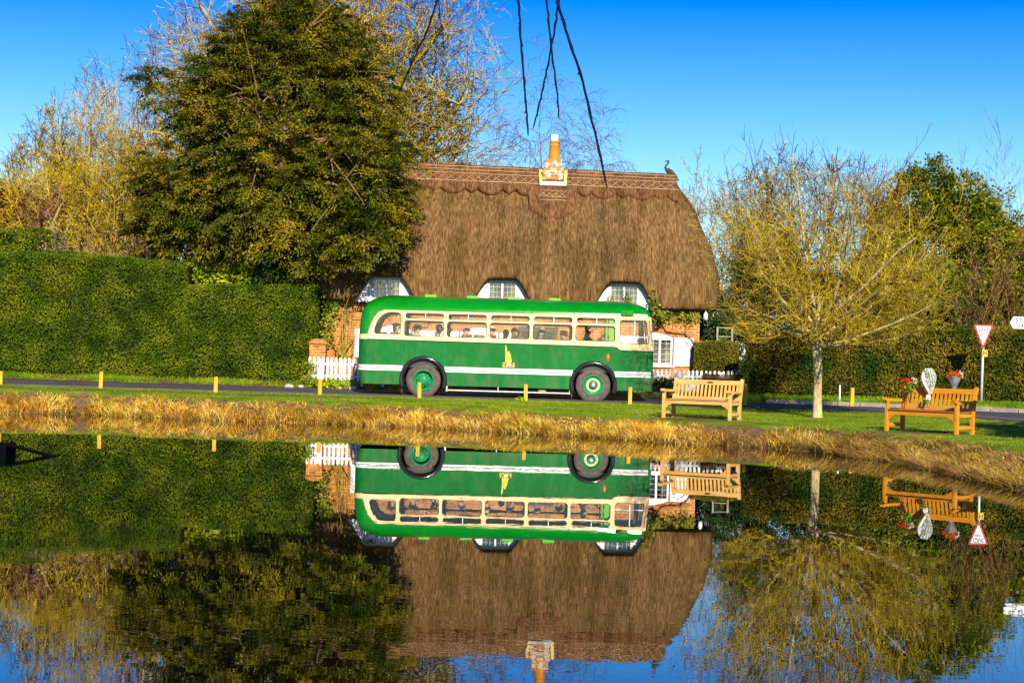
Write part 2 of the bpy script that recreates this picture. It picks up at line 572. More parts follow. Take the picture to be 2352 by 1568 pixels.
# water
def water_material():
    mt, n, b = new_mat('pond_water')
    L = n.links.new
    b.inputs['Base Color'].default_value = (0.003, 0.004, 0.0015, 1)
    b.inputs['Roughness'].default_value = 0.0
    b.inputs['IOR'].default_value = 1.75
    tc = nd(n, 'ShaderNodeTexCoord')
    def nz(sx, sy, s, d):
        mp = nd(n, 'ShaderNodeMapping'); mp.inputs['Scale'].default_value = (sx, sy, 1)
        L(tc.outputs['Object'], mp.inputs[0])
        x = nd(n, 'ShaderNodeTexNoise'); x.inputs['Scale'].default_value = s; x.inputs['Detail'].default_value = d
        x.inputs['Roughness'].default_value = 0.45
        L(mp.outputs[0], x.inputs['Vector']); return x.outputs[0]
    a_ = nz(1.0, 0.8, 3.0, 1.5); c_ = nz(1.0, 1.0, 9.0, 1.0)
    patch = nz(1.0, 1.0, 0.35, 1.0)
    mr = nd(n, 'ShaderNodeMapRange'); mr.inputs[1].default_value = 0.35; mr.inputs[2].default_value = 0.65
    mr.inputs[3].default_value = 0.15; mr.inputs[4].default_value = 1.0
    L(patch, mr.inputs[0])
    m1 = nd(n, 'ShaderNodeMath', operation='MULTIPLY'); L(c_, m1.inputs[0]); m1.inputs[1].default_value = 0.35
    m2 = nd(n, 'ShaderNodeMath', operation='ADD'); L(a_, m2.inputs[0]); L(m1.outputs[0], m2.inputs[1])
    m3 = nd(n, 'ShaderNodeMath', operation='MULTIPLY'); L(m2.outputs[0], m3.inputs[0]); L(mr.outputs[0], m3.inputs[1])
    # sheltered and calm under the far bank, a light breeze on the open water nearer the camera
    sp = nd(n, 'ShaderNodeSeparateXYZ'); L(tc.outputs['Object'], sp.inputs[0])
    lee = nd(n, 'ShaderNodeMapRange'); lee.inputs[1].default_value = 9; lee.inputs[2].default_value = 19
    lee.inputs[3].default_value = 0.95; lee.inputs[4].default_value = 0.16
    L(sp.outputs[1], lee.inputs[0])
    m4 = nd(n, 'ShaderNodeMath', operation='MULTIPLY'); L(m3.outputs[0], m4.inputs[0]); L(lee.outputs[0], m4.inputs[1])
    bp = nd(n, 'ShaderNodeBump'); bp.inputs['Strength'].default_value = 1.0; bp.inputs['Distance'].default_value = 0.0012
    L(m4.outputs[0], bp.inputs['Height']); L(bp.outputs[0], b.inputs['Normal'])
    return mt
w = MB()
w.add([(-44, 0, 0), (12, 0, 0), (12, 52, 0), (-44, 52, 0)], [(0, 1, 2, 3)])
tag(w.build('water', water_material()), kind='structure')
_fr = np.random.default_rng(44)
_n = 170
_Y = 9 + 34 * _fr.uniform(0, 1, _n) ** 0.8; _X = _Y * _fr.uniform(-0.3, 0.27, _n)
_k = pond_dist(_X, _Y) < -0.25; _X, _Y = _X[_k], _Y[_k]; _n = len(_X)
_an = _fr.uniform(0, 6.28, _n)

# ------------------------------------------------------------------ grass and reeds
def blades(name, X, Y, Z, h, wd, lean, mat, parent=None, seg=2, rng=RNG):
    """bent strips: base at X,Y,Z; h heights; lean (n,2) horizontal reach at the tip"""
    n = len(X)
    ang = rng.uniform(0, PI, n)
    side = np.stack([np.cos(ang), np.sin(ang), np.zeros(n)], 1) * (np.asarray(wd) / 2).reshape(-1, 1)
    base = np.stack([X, Y, Z], 1)
    Vs = []
    for k in range(seg + 1):
        t = k / seg
        c = base.copy()
        c[:, 0] += lean[:, 0] * t ** 1.6; c[:, 1] += lean[:, 1] * t ** 1.6
        c[:, 2] += h * (t - 0.18 * t * t)
        if k < seg:
            Vs += [c - side * (1 - 0.5 * t), c + side * (1 - 0.5 * t)]
        else:
            Vs += [c - side * 0.12, c + side * 0.12]
    m_ = 2 * (seg + 1)
    V = np.stack(Vs, 1).reshape(-1, 3)
    b0 = (np.arange(n) * m_).reshape(-1, 1)
    F = np.concatenate([b0 + np.array([[2 * k, 2 * k + 1, 2 * k + 3, 2 * k + 2]]) for k in range(seg)], 0)
    return np_mesh(name, V, F, mat, parent)

# dry reeds along the far and right bank
def bank_points(n, dmin, dmax, rng):
    pts = np.array([(-20, 46.9)] + SHORE + [(8.35, 24), (9.0, 18)])
    seg = np.diff(pts, axis=0); L = np.hypot(seg[:, 0], seg[:, 1])
    w_ = L / pts[:-1, 1] ** 0.5
    i = rng.choice(len(L), n, p=w_ / w_.sum())
    t = rng.uniform(0, 1, n)
    nrm = np.stack([-seg[:, 1], seg[:, 0]], 1) / L.reshape(-1, 1)
    d = rng.uniform(dmin, dmax, n)
    p = pts[i] + seg[i] * t.reshape(-1, 1)
    q = p + nrm[i] * d.reshape(-1, 1)
    return q, nrm[i], d
reed_mat = leafmat('dry_reed', [(0.42, 0.19, 0.02), (0.80, 0.47, 0.05), (0.92, 0.68, 0.16)], scale=1.7, island=0.45, trans=0.2, spec=0.15)
reed_green = leafmat('green_reed', [(0.14, 0.20, 0.008), (0.48, 0.42, 0.02)], scale=1.2, island=0.4, trans=0.25)
rng = np.random.default_rng(11)
q, nrm, d = bank_points(60000, -0.10, 0.95, rng)
keep = pond_dist(q[:, 0], q[:, 1]) > -0.10
dens = 0.5 + 0.5 * np.sin(q[:, 0] * 1.7) * np.sin(q[:, 0] * 0.63 + 2)
gap = np.exp(-((q[:, 0] - P(1690, 1000, 41).x) / 0.55) ** 2) + np.exp(-((q[:, 0] - P(190, 950, 47).x) / 0.25) ** 2)
keep &= rng.uniform(0, 1, len(q)) < np.clip(0.55 + 0.55 * dens - 0.30 * (d > 0.75) - 0.75 * gap, 0.05, 1)
q, nrm, d = q[keep], nrm[keep], d[keep]
n = len(q)
tuft = 0.75 + 0.35 * np.sin(q[:, 0] * 3.3 + 0.6) * np.sin(q[:, 0] * 1.23) + 0.2 * np.sin(q[:, 0] * 8.1)
h = (rng.uniform(0.10, 0.285, n) * (0.75 + 0.35 * tuft)) * np.where(d > 0.5, 0.55 - 0.4 * np.clip(d - 0.5, 0, 0.5), 1)
ln = rng.normal(0, 0.10, (n, 2)) - nrm * (rng.uniform(-0.02, 0.26, n) * np.where(d < 0.4, 1.0, 0.4)).reshape(-1, 1)
Z = np.maximum(ground_z(q[:, 0], q[:, 1]), -0.03) - 0.02
gsel = rng.uniform(0, 1, n) < 0.16 * (np.sin(q[:, 0] * 1.1 + 0.5) > 0.1) + 0.03
rsel = (~gsel) & (rng.uniform(0, 1, n) < 0.05 + 0.87 * np.clip((q[:, 0] - 4.8) / 1.8, 0, 1))
ysel = ~(gsel | rsel)
reeds = blades('dry_reeds', q[ysel, 0], q[ysel, 1], Z[ysel], h[ysel], rng.uniform(0.008, 0.02, ysel.sum()), ln[ysel], reed_mat, rng=rng)
brown_reed = leafmat('brown_reed', [(0.12, 0.05, 0.015), (0.32, 0.155, 0.045), (0.50, 0.30, 0.10)], scale=1.7, island=0.5, trans=0.2)
tag(blades('brown_reeds', q[rsel, 0], q[rsel, 1], Z[rsel], h[rsel] * 1.05, rng.uniform(0.008, 0.02, rsel.sum()), ln[rsel] * 1.3, brown_reed, rng=rng), kind='stuff')
tag(reeds, kind='stuff')
gr = blades('green_reeds', q[gsel, 0], q[gsel, 1], Z[gsel], h[gsel] * 1.12, rng.uniform(0.01, 0.024, gsel.sum()), ln[gsel] * 0.8, reed_green, rng=rng)
tag(gr, kind='stuff')
# flattened dead stalks hanging over the edge
q, nrm, d = bank_points(22000, -0.05, 0.5, rng)
Z = np.maximum(ground_z(q[:, 0], q[:, 1]), 0.03) + rng.uniform(0, 0.05, len(q))
n = len(q)
ln = rng.normal(0, 0.12, (n, 2)) - nrm * rng.uniform(0.05, 0.28, n).reshape(-1, 1)
dead_mat = leafmat('dead_stalk', [(0.16, 0.075, 0.02), (0.40, 0.22, 0.05), (0.56, 0.36, 0.11)], scale=1.5, island=0.5, trans=0.1, spec=0.1)
tag(blades('dead_stalks', q[:, 0], q[:, 1], Z, rng.uniform(-0.10, 0.12, n), rng.uniform(0.008, 0.018, n), ln, dead_mat, rng=rng), kind='stuff')

# mown lawn between road and bank
rng = np.random.default_rng(5)
n = 150000
X = rng.uniform(-16, 13.5, n); Nn = near_y(X)
Y = Nn - rng.uniform(0.05, 1, n) ** 1.0 * np.where(X > 6, 18, 9)
dd = pond_dist(X, Y)
wn = np.exp(-((Y - (near_y(X) - 2.2)) / 0.9) ** 2) * np.clip((0.5 - X) / 6, 0, 1)
k = (dd > 0.55) & (rng.uniform(0, 1, n) < (0.7 + 0.3 * np.sin(X * 2 + Y * 3) * np.sin(X * 0.7 - Y)) * (1 - 0.75 * wn))
for (bp, ang) in BENCHES:
    k &= np.hypot((X - bp.x - 0.1) / 1.0, (Y - bp.y) / 0.6) > rng.uniform(0.6, 1.2, n)
X, Y = X[k], Y[k]; n = len(X)
lawn_mat = leafmat('lawn_blade', [(0.11, 0.18, 0.004), (0.19, 0.28, 0.007), (0.32, 0.34, 0.02)], scale=0.9, island=0.35, trans=0.3, spec=0.1)
tag(blades('lawn_grass', X, Y, ground_z(X, Y) - 0.005, rng.uniform(0.015, 0.05, n), rng.uniform(0.006, 0.012, n), rng.normal(0, 0.02, (n, 2)), lawn_mat, seg=1, rng=rng), kind='stuff')
# rougher verge beyond the road
n = 60000
X = rng.uniform(-17, 15, n); Y = far_y(X) + 0.12 + rng.uniform(0, 1, n) ** 1.3 * 2.2
k = rng.uniform(0, 1, n) < np.where(X < -4.2, 0.55 + 0.4 * np.sin(X * 1.9) , np.where(X < 6.6, 0.3, 1.0))
X, Y = X[k], Y[k]; n = len(X)
verge_mat = leafmat('verge_blade', [(0.08, 0.16, 0.004), (0.16, 0.28, 0.008), (0.30, 0.31, 0.02)], scale=0.8, island=0.4, trans=0.3, spec=0.1)
tag(blades('verge_grass', X, Y, ground_z(X, Y) - 0.01, rng.uniform(0.04, 0.16, n), rng.uniform(0.008, 0.018, n), rng.normal(0, 0.05, (n, 2)), verge_mat, seg=2, rng=rng), kind='stuff')
Vv, Ff = leaf_quads(np.stack([_X, _Y, np.full(_n, 0.004)], 1), np.stack([np.cos(_an), np.sin(_an), np.zeros(_n)], 1), np.stack([_fr.normal(0, 0.08, _n), _fr.normal(0, 0.08, _n), np.ones(_n)], 1),
                    _fr.uniform(0.015, 0.06, _n), _fr.uniform(0.006, 0.022, _n))
tag(np_mesh('floating_leaves', Vv, Ff, leafmat('floating_leaf', [(0.05, 0.03, 0.015), (0.22, 0.17, 0.10)], island=0.6, trans=0.05)), kind='stuff')
# fallen leaves on the left verge
n = 5000
X = rng.uniform(-16, -3.5, n); Y = far_y(X) + rng.uniform(0.1, 2.2, n)
C = np.stack([X, Y, ground_z(X, Y) + 0.012], 1)
A = np.stack([np.cos(X * 91), np.sin(X * 91), rng.normal(0, 0.3, n)], 1)
Nn = np.stack([rng.normal(0, 0.4, n), rng.normal(0, 0.4, n), np.ones(n)], 1)
Vv, Ff = leaf_quads(C, A, Nn, rng.uniform(0.02, 0.045, n), rng.uniform(0.012, 0.03, n))
tag(np_mesh('fallen_leaves', Vv, Ff, leafmat('dead_leaf', [(0.13, 0.055, 0.02), (0.33, 0.17, 0.05)], island=0.5, trans=0.05)), kind='stuff')
# ------------------------------------------------------------------ the bus
BY = 52.0
_b = P(819, 908.7, BY)
BX, BZ = _b.x, _b.z
BW = 2.3
def bw(p): return (BX + p[0], BY + p[1], BZ + p[2])
def paint(name, c1, c2, rough=0.32, ct=0.10, grime=False):
    mt = pmat(name, [c1, c2], scale=0.9, rough=rough, spec=0.12, coat=ct, fine=(5, 0.13), bump=0.0016, bscale=1.8)
    if grime:   # road dust thrown up along the lower skirt, in streaky patches
        n = mt.node_tree; b = n.nodes['Principled BSDF']; src = b.inputs['Base Color'].links[0].from_socket
        tc = nd(n, 'ShaderNodeTexCoord'); mp = nd(n, 'ShaderNodeMapping'); mp.inputs['Scale'].default_value = (1, 1, 0.35); n.links.new(tc.outputs['Object'], mp.inputs[0])
        no = nd(n, 'ShaderNodeTexNoise'); no.inputs['Scale'].default_value = 5; no.inputs['Detail'].default_value = 8; n.links.new(mp.outputs[0], no.inputs['Vector'])
        sp = nd(n, 'ShaderNodeSeparateXYZ'); n.links.new(tc.outputs['Object'], sp.inputs[0])
        mr = nd(n, 'ShaderNodeMapRange'); mr.inputs[1].default_value = 0.36; mr.inputs[2].default_value = 1.3; mr.inputs[3].default_value = 0.20; mr.inputs[4].default_value = 0.0
        n.links.new(sp.outputs[2], mr.inputs[0])
        ad = nd(n, 'ShaderNodeMath', operation='ADD'); n.links.new(no.outputs[0], ad.inputs[0]); n.links.new(mr.outputs[0], ad.inputs[1])
        rp_ = ramp(n, [(0.55, (0, 0, 0)), (0.92, (0.55, 0.55, 0.55))]); n.links.new(ad.outputs[0], rp_.inputs[0])
        mx = nd(n, 'ShaderNodeMix', data_type='RGBA'); n.links.new(rp_.outputs[0], mx.inputs[0]); n.links.new(src, mx.inputs[6]); mx.inputs[7].default_value = (0.10, 0.13, 0.07, 1)
        n.links.new(mx.outputs[2], b.inputs['Base Color'])
    return mt
m_green = paint('deep_green_paint', (0.001, 0.108, 0.014), (0.002, 0.140, 0.024), grime=True)
m_roof = paint('roof_green_paint', (0.001, 0.160, 0.003), (0.003, 0.200, 0.005), rough=0.22, ct=0.55)
m_lime = smat('lime_green_paint', (0.10, 0.42, 0.012), 0.35)
m_cream = pmat('cream_paint', [(0.72, 0.50, 0.24), (0.80, 0.60, 0.32)], scale=1.2, rough=0.35, coat=0.4, fine=(14, 0.06))
m_white = pmat('white_paint', [(0.68, 0.66, 0.66), (0.8, 0.79, 0.78)], scale=3, rough=0.5, fine=(30, 0.08))
m_black = pmat('black_gloss', [(0.006, 0.006, 0.008), (0.016, 0.016, 0.018)], scale=5, rough=0.18, coat=0.8)
m_rubber = pmat('window_rubber', [(0.012, 0.012, 0.014), (0.03, 0.03, 0.032)], scale=6, rough=0.6)
m_under = smat('chassis_black', (0.006, 0.006, 0.007), 0.9, spec=0.05)
m_lining = pmat('interior_lining', [(0.025, 0.028, 0.03), (0.05, 0.05, 0.05)], scale=3, rough=0.6)
m_glass = glassmat('window_glass', 0.97, 0.045)
m_steel = pmat('bright_steel', [(0.55, 0.55, 0.56), (0.75, 0.75, 0.75)], scale=8, rough=0.3, metal=0.9)
m_tyre = pmat('tyre_rubber', [(0.060, 0.047, 0.040), (0.125, 0.098, 0.082)], scale=7, rough=0.85, fine=(50, 0.2))
m_seat = pmat('seat_moquette', [(0.02, 0.05, 0.025), (0.05, 0.09, 0.045)], scale=14, rough=0.9)
m_gold = pmat('gold_leaf', [(0.75, 0.42, 0.02), (0.95, 0.62, 0.06)], scale=9, rough=0.45, fine=(40, 0.2))
m_red = smat('red_enamel', (0.45, 0.03, 0.006), 0.3)
m_navy = smat('dark_line', (0.02, 0.03, 0.03), 0.5)
m_wheelgreen = paint('wheel_green_paint', (0.008, 0.17, 0.06), (0.012, 0.22, 0.085), rough=0.35)

bus = thing('vintage_bus', 'vintage green and cream single decker bus on the road before the thatched cottage', 'bus', (BX + 4.2, BY + 1.15, BZ))

# plan outline at a height: rounded rectangle, counter clockwise
def plan(a0, a1, ins, rr, rf, n=7, roofr=None):
    y0, y1 = ins, BW - ins
    out = []
    for cx, cy, a, r in ((a1 - rf, y0 + rf, -90, rf), (a1 - rf, y1 - rf, 0, rf), (a0 + rr, y1 - rr, 90, rr), (a0 + rr, y0 + rr, 180, rr)):
        for k in range(n + 1):
            t = math.radians(a + 90 * k / n)
            out.append((cx + r * math.cos(t), cy + r * math.sin(t)))
    return out
ARCH = [(1.893, 0.498, 0.60), (6.764, 0.487, 0.60)]
RR, RF = 0.26, 0.07
def rear(h): return float(np.interp(h, [0.36, 0.75, 1.64, 1.77, 2.2, 2.48, 2.62, 2.72, 2.80, 2.87, 2.92, 2.945], [0.07, 0.0, 0.0, 0.005, 0.035, 0.09, 0.155, 0.235, 0.34, 0.46, 0.64, 0.95]))
def front(h): return float(np.interp(h, [0.36, 1.5, 2.48, 2.62, 2.76, 2.85, 2.90, 2.945], [8.46, 8.47, 8.37, 8.34, 8.25, 8.08, 7.85, 7.3]))

def wrap_strip(b, h0, h1, end, rows=2, off=0.0):
    """the curved rear end ('r') or the front end ('f') of the body between two heights"""
    rings = []
    for i in range(rows + 1):
        h = h0 + (h1 - h0) * i / rows
        pl = plan(rear(h), front(h), 0.0, RR, RF)
        q = pl[16:32] if end == 'r' else pl[0:16]
        rings.append([bw((x, y, h)) for x, y in q])
    b.loft(rings, closed=False, smooth=True)
def arch_loop(a0, a1, h0, h1l, h1r, slant_r=0.0):
    """side panel below the belt with the wheel openings cut out of its lower edge"""
    lp = [(a0, h1l)]
    lp += [(a0, h0)]
    for (c, hh, r) in ARCH:
        half = math.sqrt(max(r * r - (h0 - hh) ** 2, 0.01))
        for k in range(19):
            t = PI - PI * k / 18
            t0 = math.atan2(h0 - hh, -half); 
            ang = PI + math.asin(min(1, (hh - h0) / r)) - (PI + 2 * math.asin(min(1, (hh - h0) / r))) * k / 18
            lp.append((c + r * math.cos(ang), hh + r * math.sin(ang)))
    lp += [(a1, h0), (a1, h1r)]
    return lp
H0 = 0.362
# lower body
b = MB()
lp = arch_loop(RR, front(1.0) - RF, H0, 1.635, 1.51)
lp += [(7.55, 1.513), (7.47, 1.535), (7.40, 1.59), (7.34, 1.605)]
b.plate([lp], 0.0, 0.03, bw)
b.plate([lp], BW - 0.03, BW, bw)
wrap_strip(b, H0, 1.635, 'r', 6)
wrap_strip(b, H0, 1.515, 'f', 6)
# rivet rows down the panel joints
b.cur = 1
for a in (0.35, 1.255, 2.48, 3.72, 4.94, 5.62, 6.17, 7.44, 8.12):
    for k in range(26):
        h = 0.42 + k * 0.047
        if any(math.hypot(a - c, h - hh) < 0.72 for c, hh, r in ARCH) or 0.73 < h < 0.92 or h > 1.58: continue
        if a > 7.3 and h > 1.46: continue
        b.box(bw((a - 0.006, -0.004, h - 0.006)), bw((a + 0.006, 0.002, h + 0.006)))
        b.box(bw((a + 0.03 - 0.005, -0.003, h - 0.005)), bw((a + 0.03 + 0.005, 0.002, h + 0.005)))
LB = b
b = LB; b.cur = 2
for a in (0.35, 1.255, 2.48, 3.72, 4.94, 6.17, 7.44):
    zlo = 1.22 if any(abs(a - c) < 0.69 for c, hh, r in ARCH) else 0.37
    b.box(bw((a + 0.012, -0.0015, zlo)), bw((a + 0.018, 0.002, 1.59 if a < 7.3 else 1.48)))
b.build('lower_body', [m_green, m_wheelgreen, m_navy], bus)
# floor and underside
b = MB()
pl = plan(0.1, 8.38, 0.06, 0.2, 0.06)
b.loft([[bw((x, y, h)) for x, y in pl] for h in (0.80, 0.86)], cap0=True, cap1=True, smooth=False)
b.box(bw((0.3, 0.55, 0.40)), bw((8.1, 0.7, 0.60))); b.box(bw((0.3, 1.6, 0.40)), bw((8.1, 1.75, 0.60)))
b.box(bw((3.4, 0.75, 0.30)), bw((5.2, 1.55, 0.78)), 0.04)
for c, hh, r in ARCH: b.tube([bw((c, 0.3, hh)), bw((c, 2.0, hh))], 0.07, 8)
b.build('chassis', m_under, bus)

# cream window surround with its openings
curve = [(0.27, 1.79), (0.315, 1.95), (0.375, 2.12), (0.455, 2.28), (0.57, 2.41), (0.74, 2.482)]
BAY0, PITCHB = 1.305, 1.227
bays = [(BAY0 + PITCHB * i, BAY0 + PITCHB * i + 1.146) for i in range(5)]
outer = [(RR, 1.632), (7.34, 1.602), (7.40, 1.587), (7.47, 1.532), (7.55, 1.510), (8.395, 1.508), (8.305, 2.482)] + curve[::-1]
low_holes = [rrect(x0, 1.75, x1, 2.205, 0.09) for x0, x1 in bays]
vent_holes = [rrect(x0 + 0.03, 2.252, x1 - 0.005, 2.418, 0.08) for x0, x1 in bays]
rear_hole = [(1.14, 1.79), (1.19, 1.81), (1.215, 1.86), (1.222, 2.30), (1.20, 2.38), (1.13, 2.422), (0.92, 2.43), (0.79, 2.405), (0.67, 2.34), (0.575, 2.24), (0.51, 2.12), (0.465, 1.98), (0.445, 1.87), (0.465, 1.81), (0.52, 1.79)]
cab_hole = [(8.26, 1.70), (8.315, 1.725), (8.325, 1.78), (8.245, 2.36), (8.21, 2.385), (7.56, 2.385), (7.50, 2.365), (7.478, 2.31), (7.478, 1.80), (7.50, 1.735), (7.56, 1.70)]
allh = [rear_hole] + low_holes + vent_holes + [cab_hole]
b = MB()
b.plate([outer] + allh, -0.004, 0.035, bw)
b.plate([outer] + allh, BW - 0.035, BW + 0.004, bw)
wrap_strip(b, 1.637, 1.775, 'r', 2)
# corner posts of the windscreen and its lower panel
pl0 = [(front(h) - 0.075, h) for h in (1.515, 1.72)]
wrap_strip(b, 1.517, 1.70, 'f', 2)
for ya, yb in ((0.0, 0.07), (1.11, 1.19), (2.23, 2.30)):
    for h0_, h1_ in ((1.70, 2.48),):
        b.add([bw((front(h) - d, y, h)) for h in (h0_, h1_) for d in (0.05, 0.0) for y in (ya, yb)],
              [(0, 1, 3, 2), (4, 5, 7, 6), (0, 1, 5, 4), (2, 3, 7, 6), (0, 2, 6, 4), (1, 3, 7, 5)])
wrap_strip(b, 2.40, 2.485, 'f', 1)
wsb = b
# raised bead under the cream and the rivet line above it
b = MB()
path = [(RR, 1.64), (7.34, 1.607), (7.41, 1.59), (7.48, 1.535), (7.56, 1.512), (8.40, 1.508)]
for y in (-0.006, BW + 0.006):
    b.tube([bw((x, y, h - 0.004)) for x, h in path], 0.011, 6)
b.build('belt_bead', m_navy, bus)
b = wsb
for k in range(118):
    a = 0.72 + k * 0.0648
    b.box(bw((a - 0.007, -0.012, 2.476)), bw((a + 0.007, 0, 2.490)))
for i in range(24):
    t = i / 23 * 4.98
    j = int(t); f = t - j
    x = curve[j][0] + (curve[j + 1][0] - curve[j][0]) * f; h = curve[j][1] + (curve[j + 1][1] - curve[j][1]) * f
    b.box(bw((x - 0.007, -0.011, h - 0.007)), bw((x + 0.007, 0, h + 0.007)))
b.build('window_surround', m_cream, bus)
# inner lining of the far side, seen through the windows
b = MB()
inner = [(1.26, 1.30), (7.40, 1.30), (7.40, 2.5), (1.26, 2.5)]
b.plate([inner] + low_holes + vent_holes, BW - 0.06, BW - 0.045, bw)
b.plate([[(0.3, 0.87), (8.2, 0.87), (8.2, 1.295), (0.3, 1.295)]], 0.05, 0.06, bw)
for x0, x1 in bays:
    b.box(bw((x0 - 0.09, BW - 0.14, 1.3)), bw((x0 - 0.03, BW - 0.061, 2.6)), 0.01)
b.build('inner_lining', m_lining, bus)

# roof
b = MB()
rows = [2.484, 2.53, 2.58, 2.64, 2.70, 2.76, 2.81, 2.85, 2.885, 2.91, 2.93, 2.945]
insr = [0.0, 0.004, 0.014, 0.040, 0.085, 0.15, 0.23, 0.32, 0.44, 0.58, 0.76, 1.0]
rings = []
for h, ins in zip(rows, insr):
    a0, a1 = rear(h), front(h)
    k = min(1, (h - 2.484) / 0.4)
    rr = RR + 0.40 * k; rf = RF + 0.35 * k
    m_ = (BW - 2 * ins) / 2 - 0.001
    rings.append([bw((x, y, h)) for x, y in plan(a0, a1, ins, min(rr, m_), min(rf, m_), 9)])
b.loft(rings, cap1=True)
wrap_strip(b, 1.777, 2.485, 'r', 8)
# green quarter panel behind the rear side window
ql = [(rear(h) + RR, h) for h in (1.79, 2.0, 2.2, 2.34, 2.484)]
qp = ql + [(0.74, 2.484)] + curve[-2:0:-1]
qp = [(rear(2.484) + RR, 2.484), (0.735, 2.484), (0.565, 2.415), (0.45, 2.285), (0.37, 2.125), (0.31, 1.955), (0.266, 1.79), (0.262, 1.778)] + [(rear(h) + RR - 0.004, h) for h in (1.9, 2.1, 2.3, 2.4)]
b.plate([qp], 0.0, 0.03, bw)
b.plate([qp], BW - 0.03, BW, bw)
# roof joints, ventilators and the pod over the cab
for a in (1.255, 2.48, 3.72, 4.94, 6.17, 7.40):
    pts = [(a, ins - 0.004, h + 0.002) for h, ins in zip(rows[:10], insr[:10])]
    b.tube([bw(p) for p in pts], 0.008, 4)
b.build('roof', m_roof, bus)
for a in (2.01, 3.23, 4.43, 5.62):
    b = MB()
    rg = []
    for h, sc in ((2.915, 1.0), (2.965, 1.0), (2.985, 0.8)):
        rg.append([bw((a + x * sc, 0.88 + y * sc, h)) for x, y in ((-0.17, -0.14), (0.17, -0.14), (0.17, 0.14), (-0.17, 0.14))])
    b.loft(rg, cap0=True, cap1=True, smooth=False)
    b.build('roof_ventilator', m_lime, bus)
b = MB()
b.plate([rrect(7.50, 2.51, 7.88, 2.655, 0.05)], -0.055, 0.08, bw)
b.plate([rrect(7.56, 2.535, 7.82, 2.63, 0.03)], -0.072, -0.05, bw)
b.build('side_pod', m_roof, bus)
# interior ceiling
b = MB()
b.box(bw((0.7, 0.35, 2.60)), bw((8.0, BW - 0.35, 2.62)))
b.build('ceiling', m_lining, bus)

# windows: dark rubber frame > pane
def window(name, loop, y, inner=0.018, bar=None, bars=()):
    cx = sum(p[0] for p in loop) / len(loop); cz = sum(p[1] for p in loop) / len(loop)
    w_ = max(abs(p[0] - cx) for p in loop); h_ = max(abs(p[1] - cz) for p in loop)
    ins = [(cx + (p[0] - cx) * (1 - inner / w_), cz + (p[1] - cz) * (1 - inner / h_)) for p in loop]
    outl = [(cx + (p[0] - cx) * (1 - 0.001 / w_), cz + (p[1] - cz) * (1 - 0.001 / h_)) for p in loop]
    f = MB(); f.plate([outl, ins], y - 0.012, y + 0.02, bw)
    fr = f.build(name, m_rubber, bus)
    if bars:
        g = MB()
        for (x0, z0, x1, z1) in bars: g.box(bw((x0, y - 0.006, z0)), bw((x1, y + 0.012, z1)))
        g.build('glazing_bar', m_steel, fr)
    g = MB(); g.plate([ins], y + 0.004, y + 0.007, bw)
    g.build('pane', m_glass, fr)
    return fr
for y in (0.012, BW - 0.02):
    window('rear_quarter_window', rear_hole, y)
    for lpw in low_holes: window('window', lpw, y)
    for (x0, x1), lpw in zip(bays, vent_holes):
        c = (x0 + x1) / 2 + 0.03
        window('vent_window', lpw, y, 0.012, bars=[(c - 0.009, 2.256, c + 0.009, 2.414)])
    window('cab_window', cab_hole, y, bars=[(7.90, 1.705, 7.92, 2.38), (7.49, 1.892, 8.30, 1.912)] if y < 1 else [])
g = MB()
for y0, y1 in ((0.075, 1.105), (1.195, 2.225)):
    g.add([bw((front(h) - 0.02, y, h)) for h in (1.70, 2.40) for y in (y0, y1)], [(0, 1, 3, 2)])
g.build('windscreen', m_glass, bus)
# wheel arches: black raised mudguard lips
for (c, hh, r) in ARCH:
    g = MB(); rg = []
    for k in range(29):
        t = math.radians(-18 + 216 * k / 28)
        lip = []
        for (rr_, y) in ((0.700, 0.0), (0.695, -0.035), (0.665, -0.075), (0.61, -0.07), (0.575, -0.03), (0.57, 0.30)):
            sq = rr_ * (1.0 + (0.03 if math.sin(t) > 0.8 else 0))
            lip.append(bw((c + rr_ * 0.985 * math.cos(t), y, hh + rr_ * math.sin(t))))
        rg.append(lip)
    g.loft(rg, closed=False)
    g.build('mudguard', m_black, bus)
    g = MB()
    s = -1 if c < 4 else -1
    g.add([bw((c - 0.60, 0.05, 0.36)), bw((c - 0.60, 0.4, 0.36)), bw((c - 0.62, 0.4, 0.12)), bw((c - 0.62, 0.05, 0.12)),
           bw((c - 0.585, 0.05, 0.36)), bw((c - 0.585, 0.4, 0.36)), bw((c - 0.605, 0.4, 0.12)), bw((c - 0.605, 0.05, 0.12))],
          [(0, 1, 2, 3), (4, 5, 6, 7), (0, 1, 5, 4), (2, 3, 7, 6), (1, 2, 6, 5), (0, 3, 7, 4)])
    g.build('mud_flap', smat('old_leather' + str(int(c)), (0.16, 0.10, 0.06), 0.8), bus)

# stripes
def stripe(nm, h0, h1, off, mat):
    g = MB()
    segs = [(RR - 0.02, ARCH[0][0] - 0.60), (ARCH[0][0] + 0.60, ARCH[1][0] - 0.60), (ARCH[1][0] + 0.60, 8.40)]
    for i, (x0, x1) in enumerate(segs):
        g.box(bw((x0, -off, h0)), bw((x1, 0.004, h1)))
    rg = []
    for h in (h0, h1):
        q = plan(-off, 8.47, -off, RR + off, RF)[16:32]
        rg.append([bw((x, y, h)) for x, y in q])
    g.loft(rg, closed=False)
    g.build(nm, mat, bus)
stripe('white_stripe', 0.857, 0.904, 0.006, m_white)
stripe('dark_stripe', 0.756, 0.857, 0.004, m_navy)
stripe('white_stripe', 0.820, 0.839, 0.007, m_white)
stripe('white_stripe', 0.752, 0.800, 0.007, m_white)

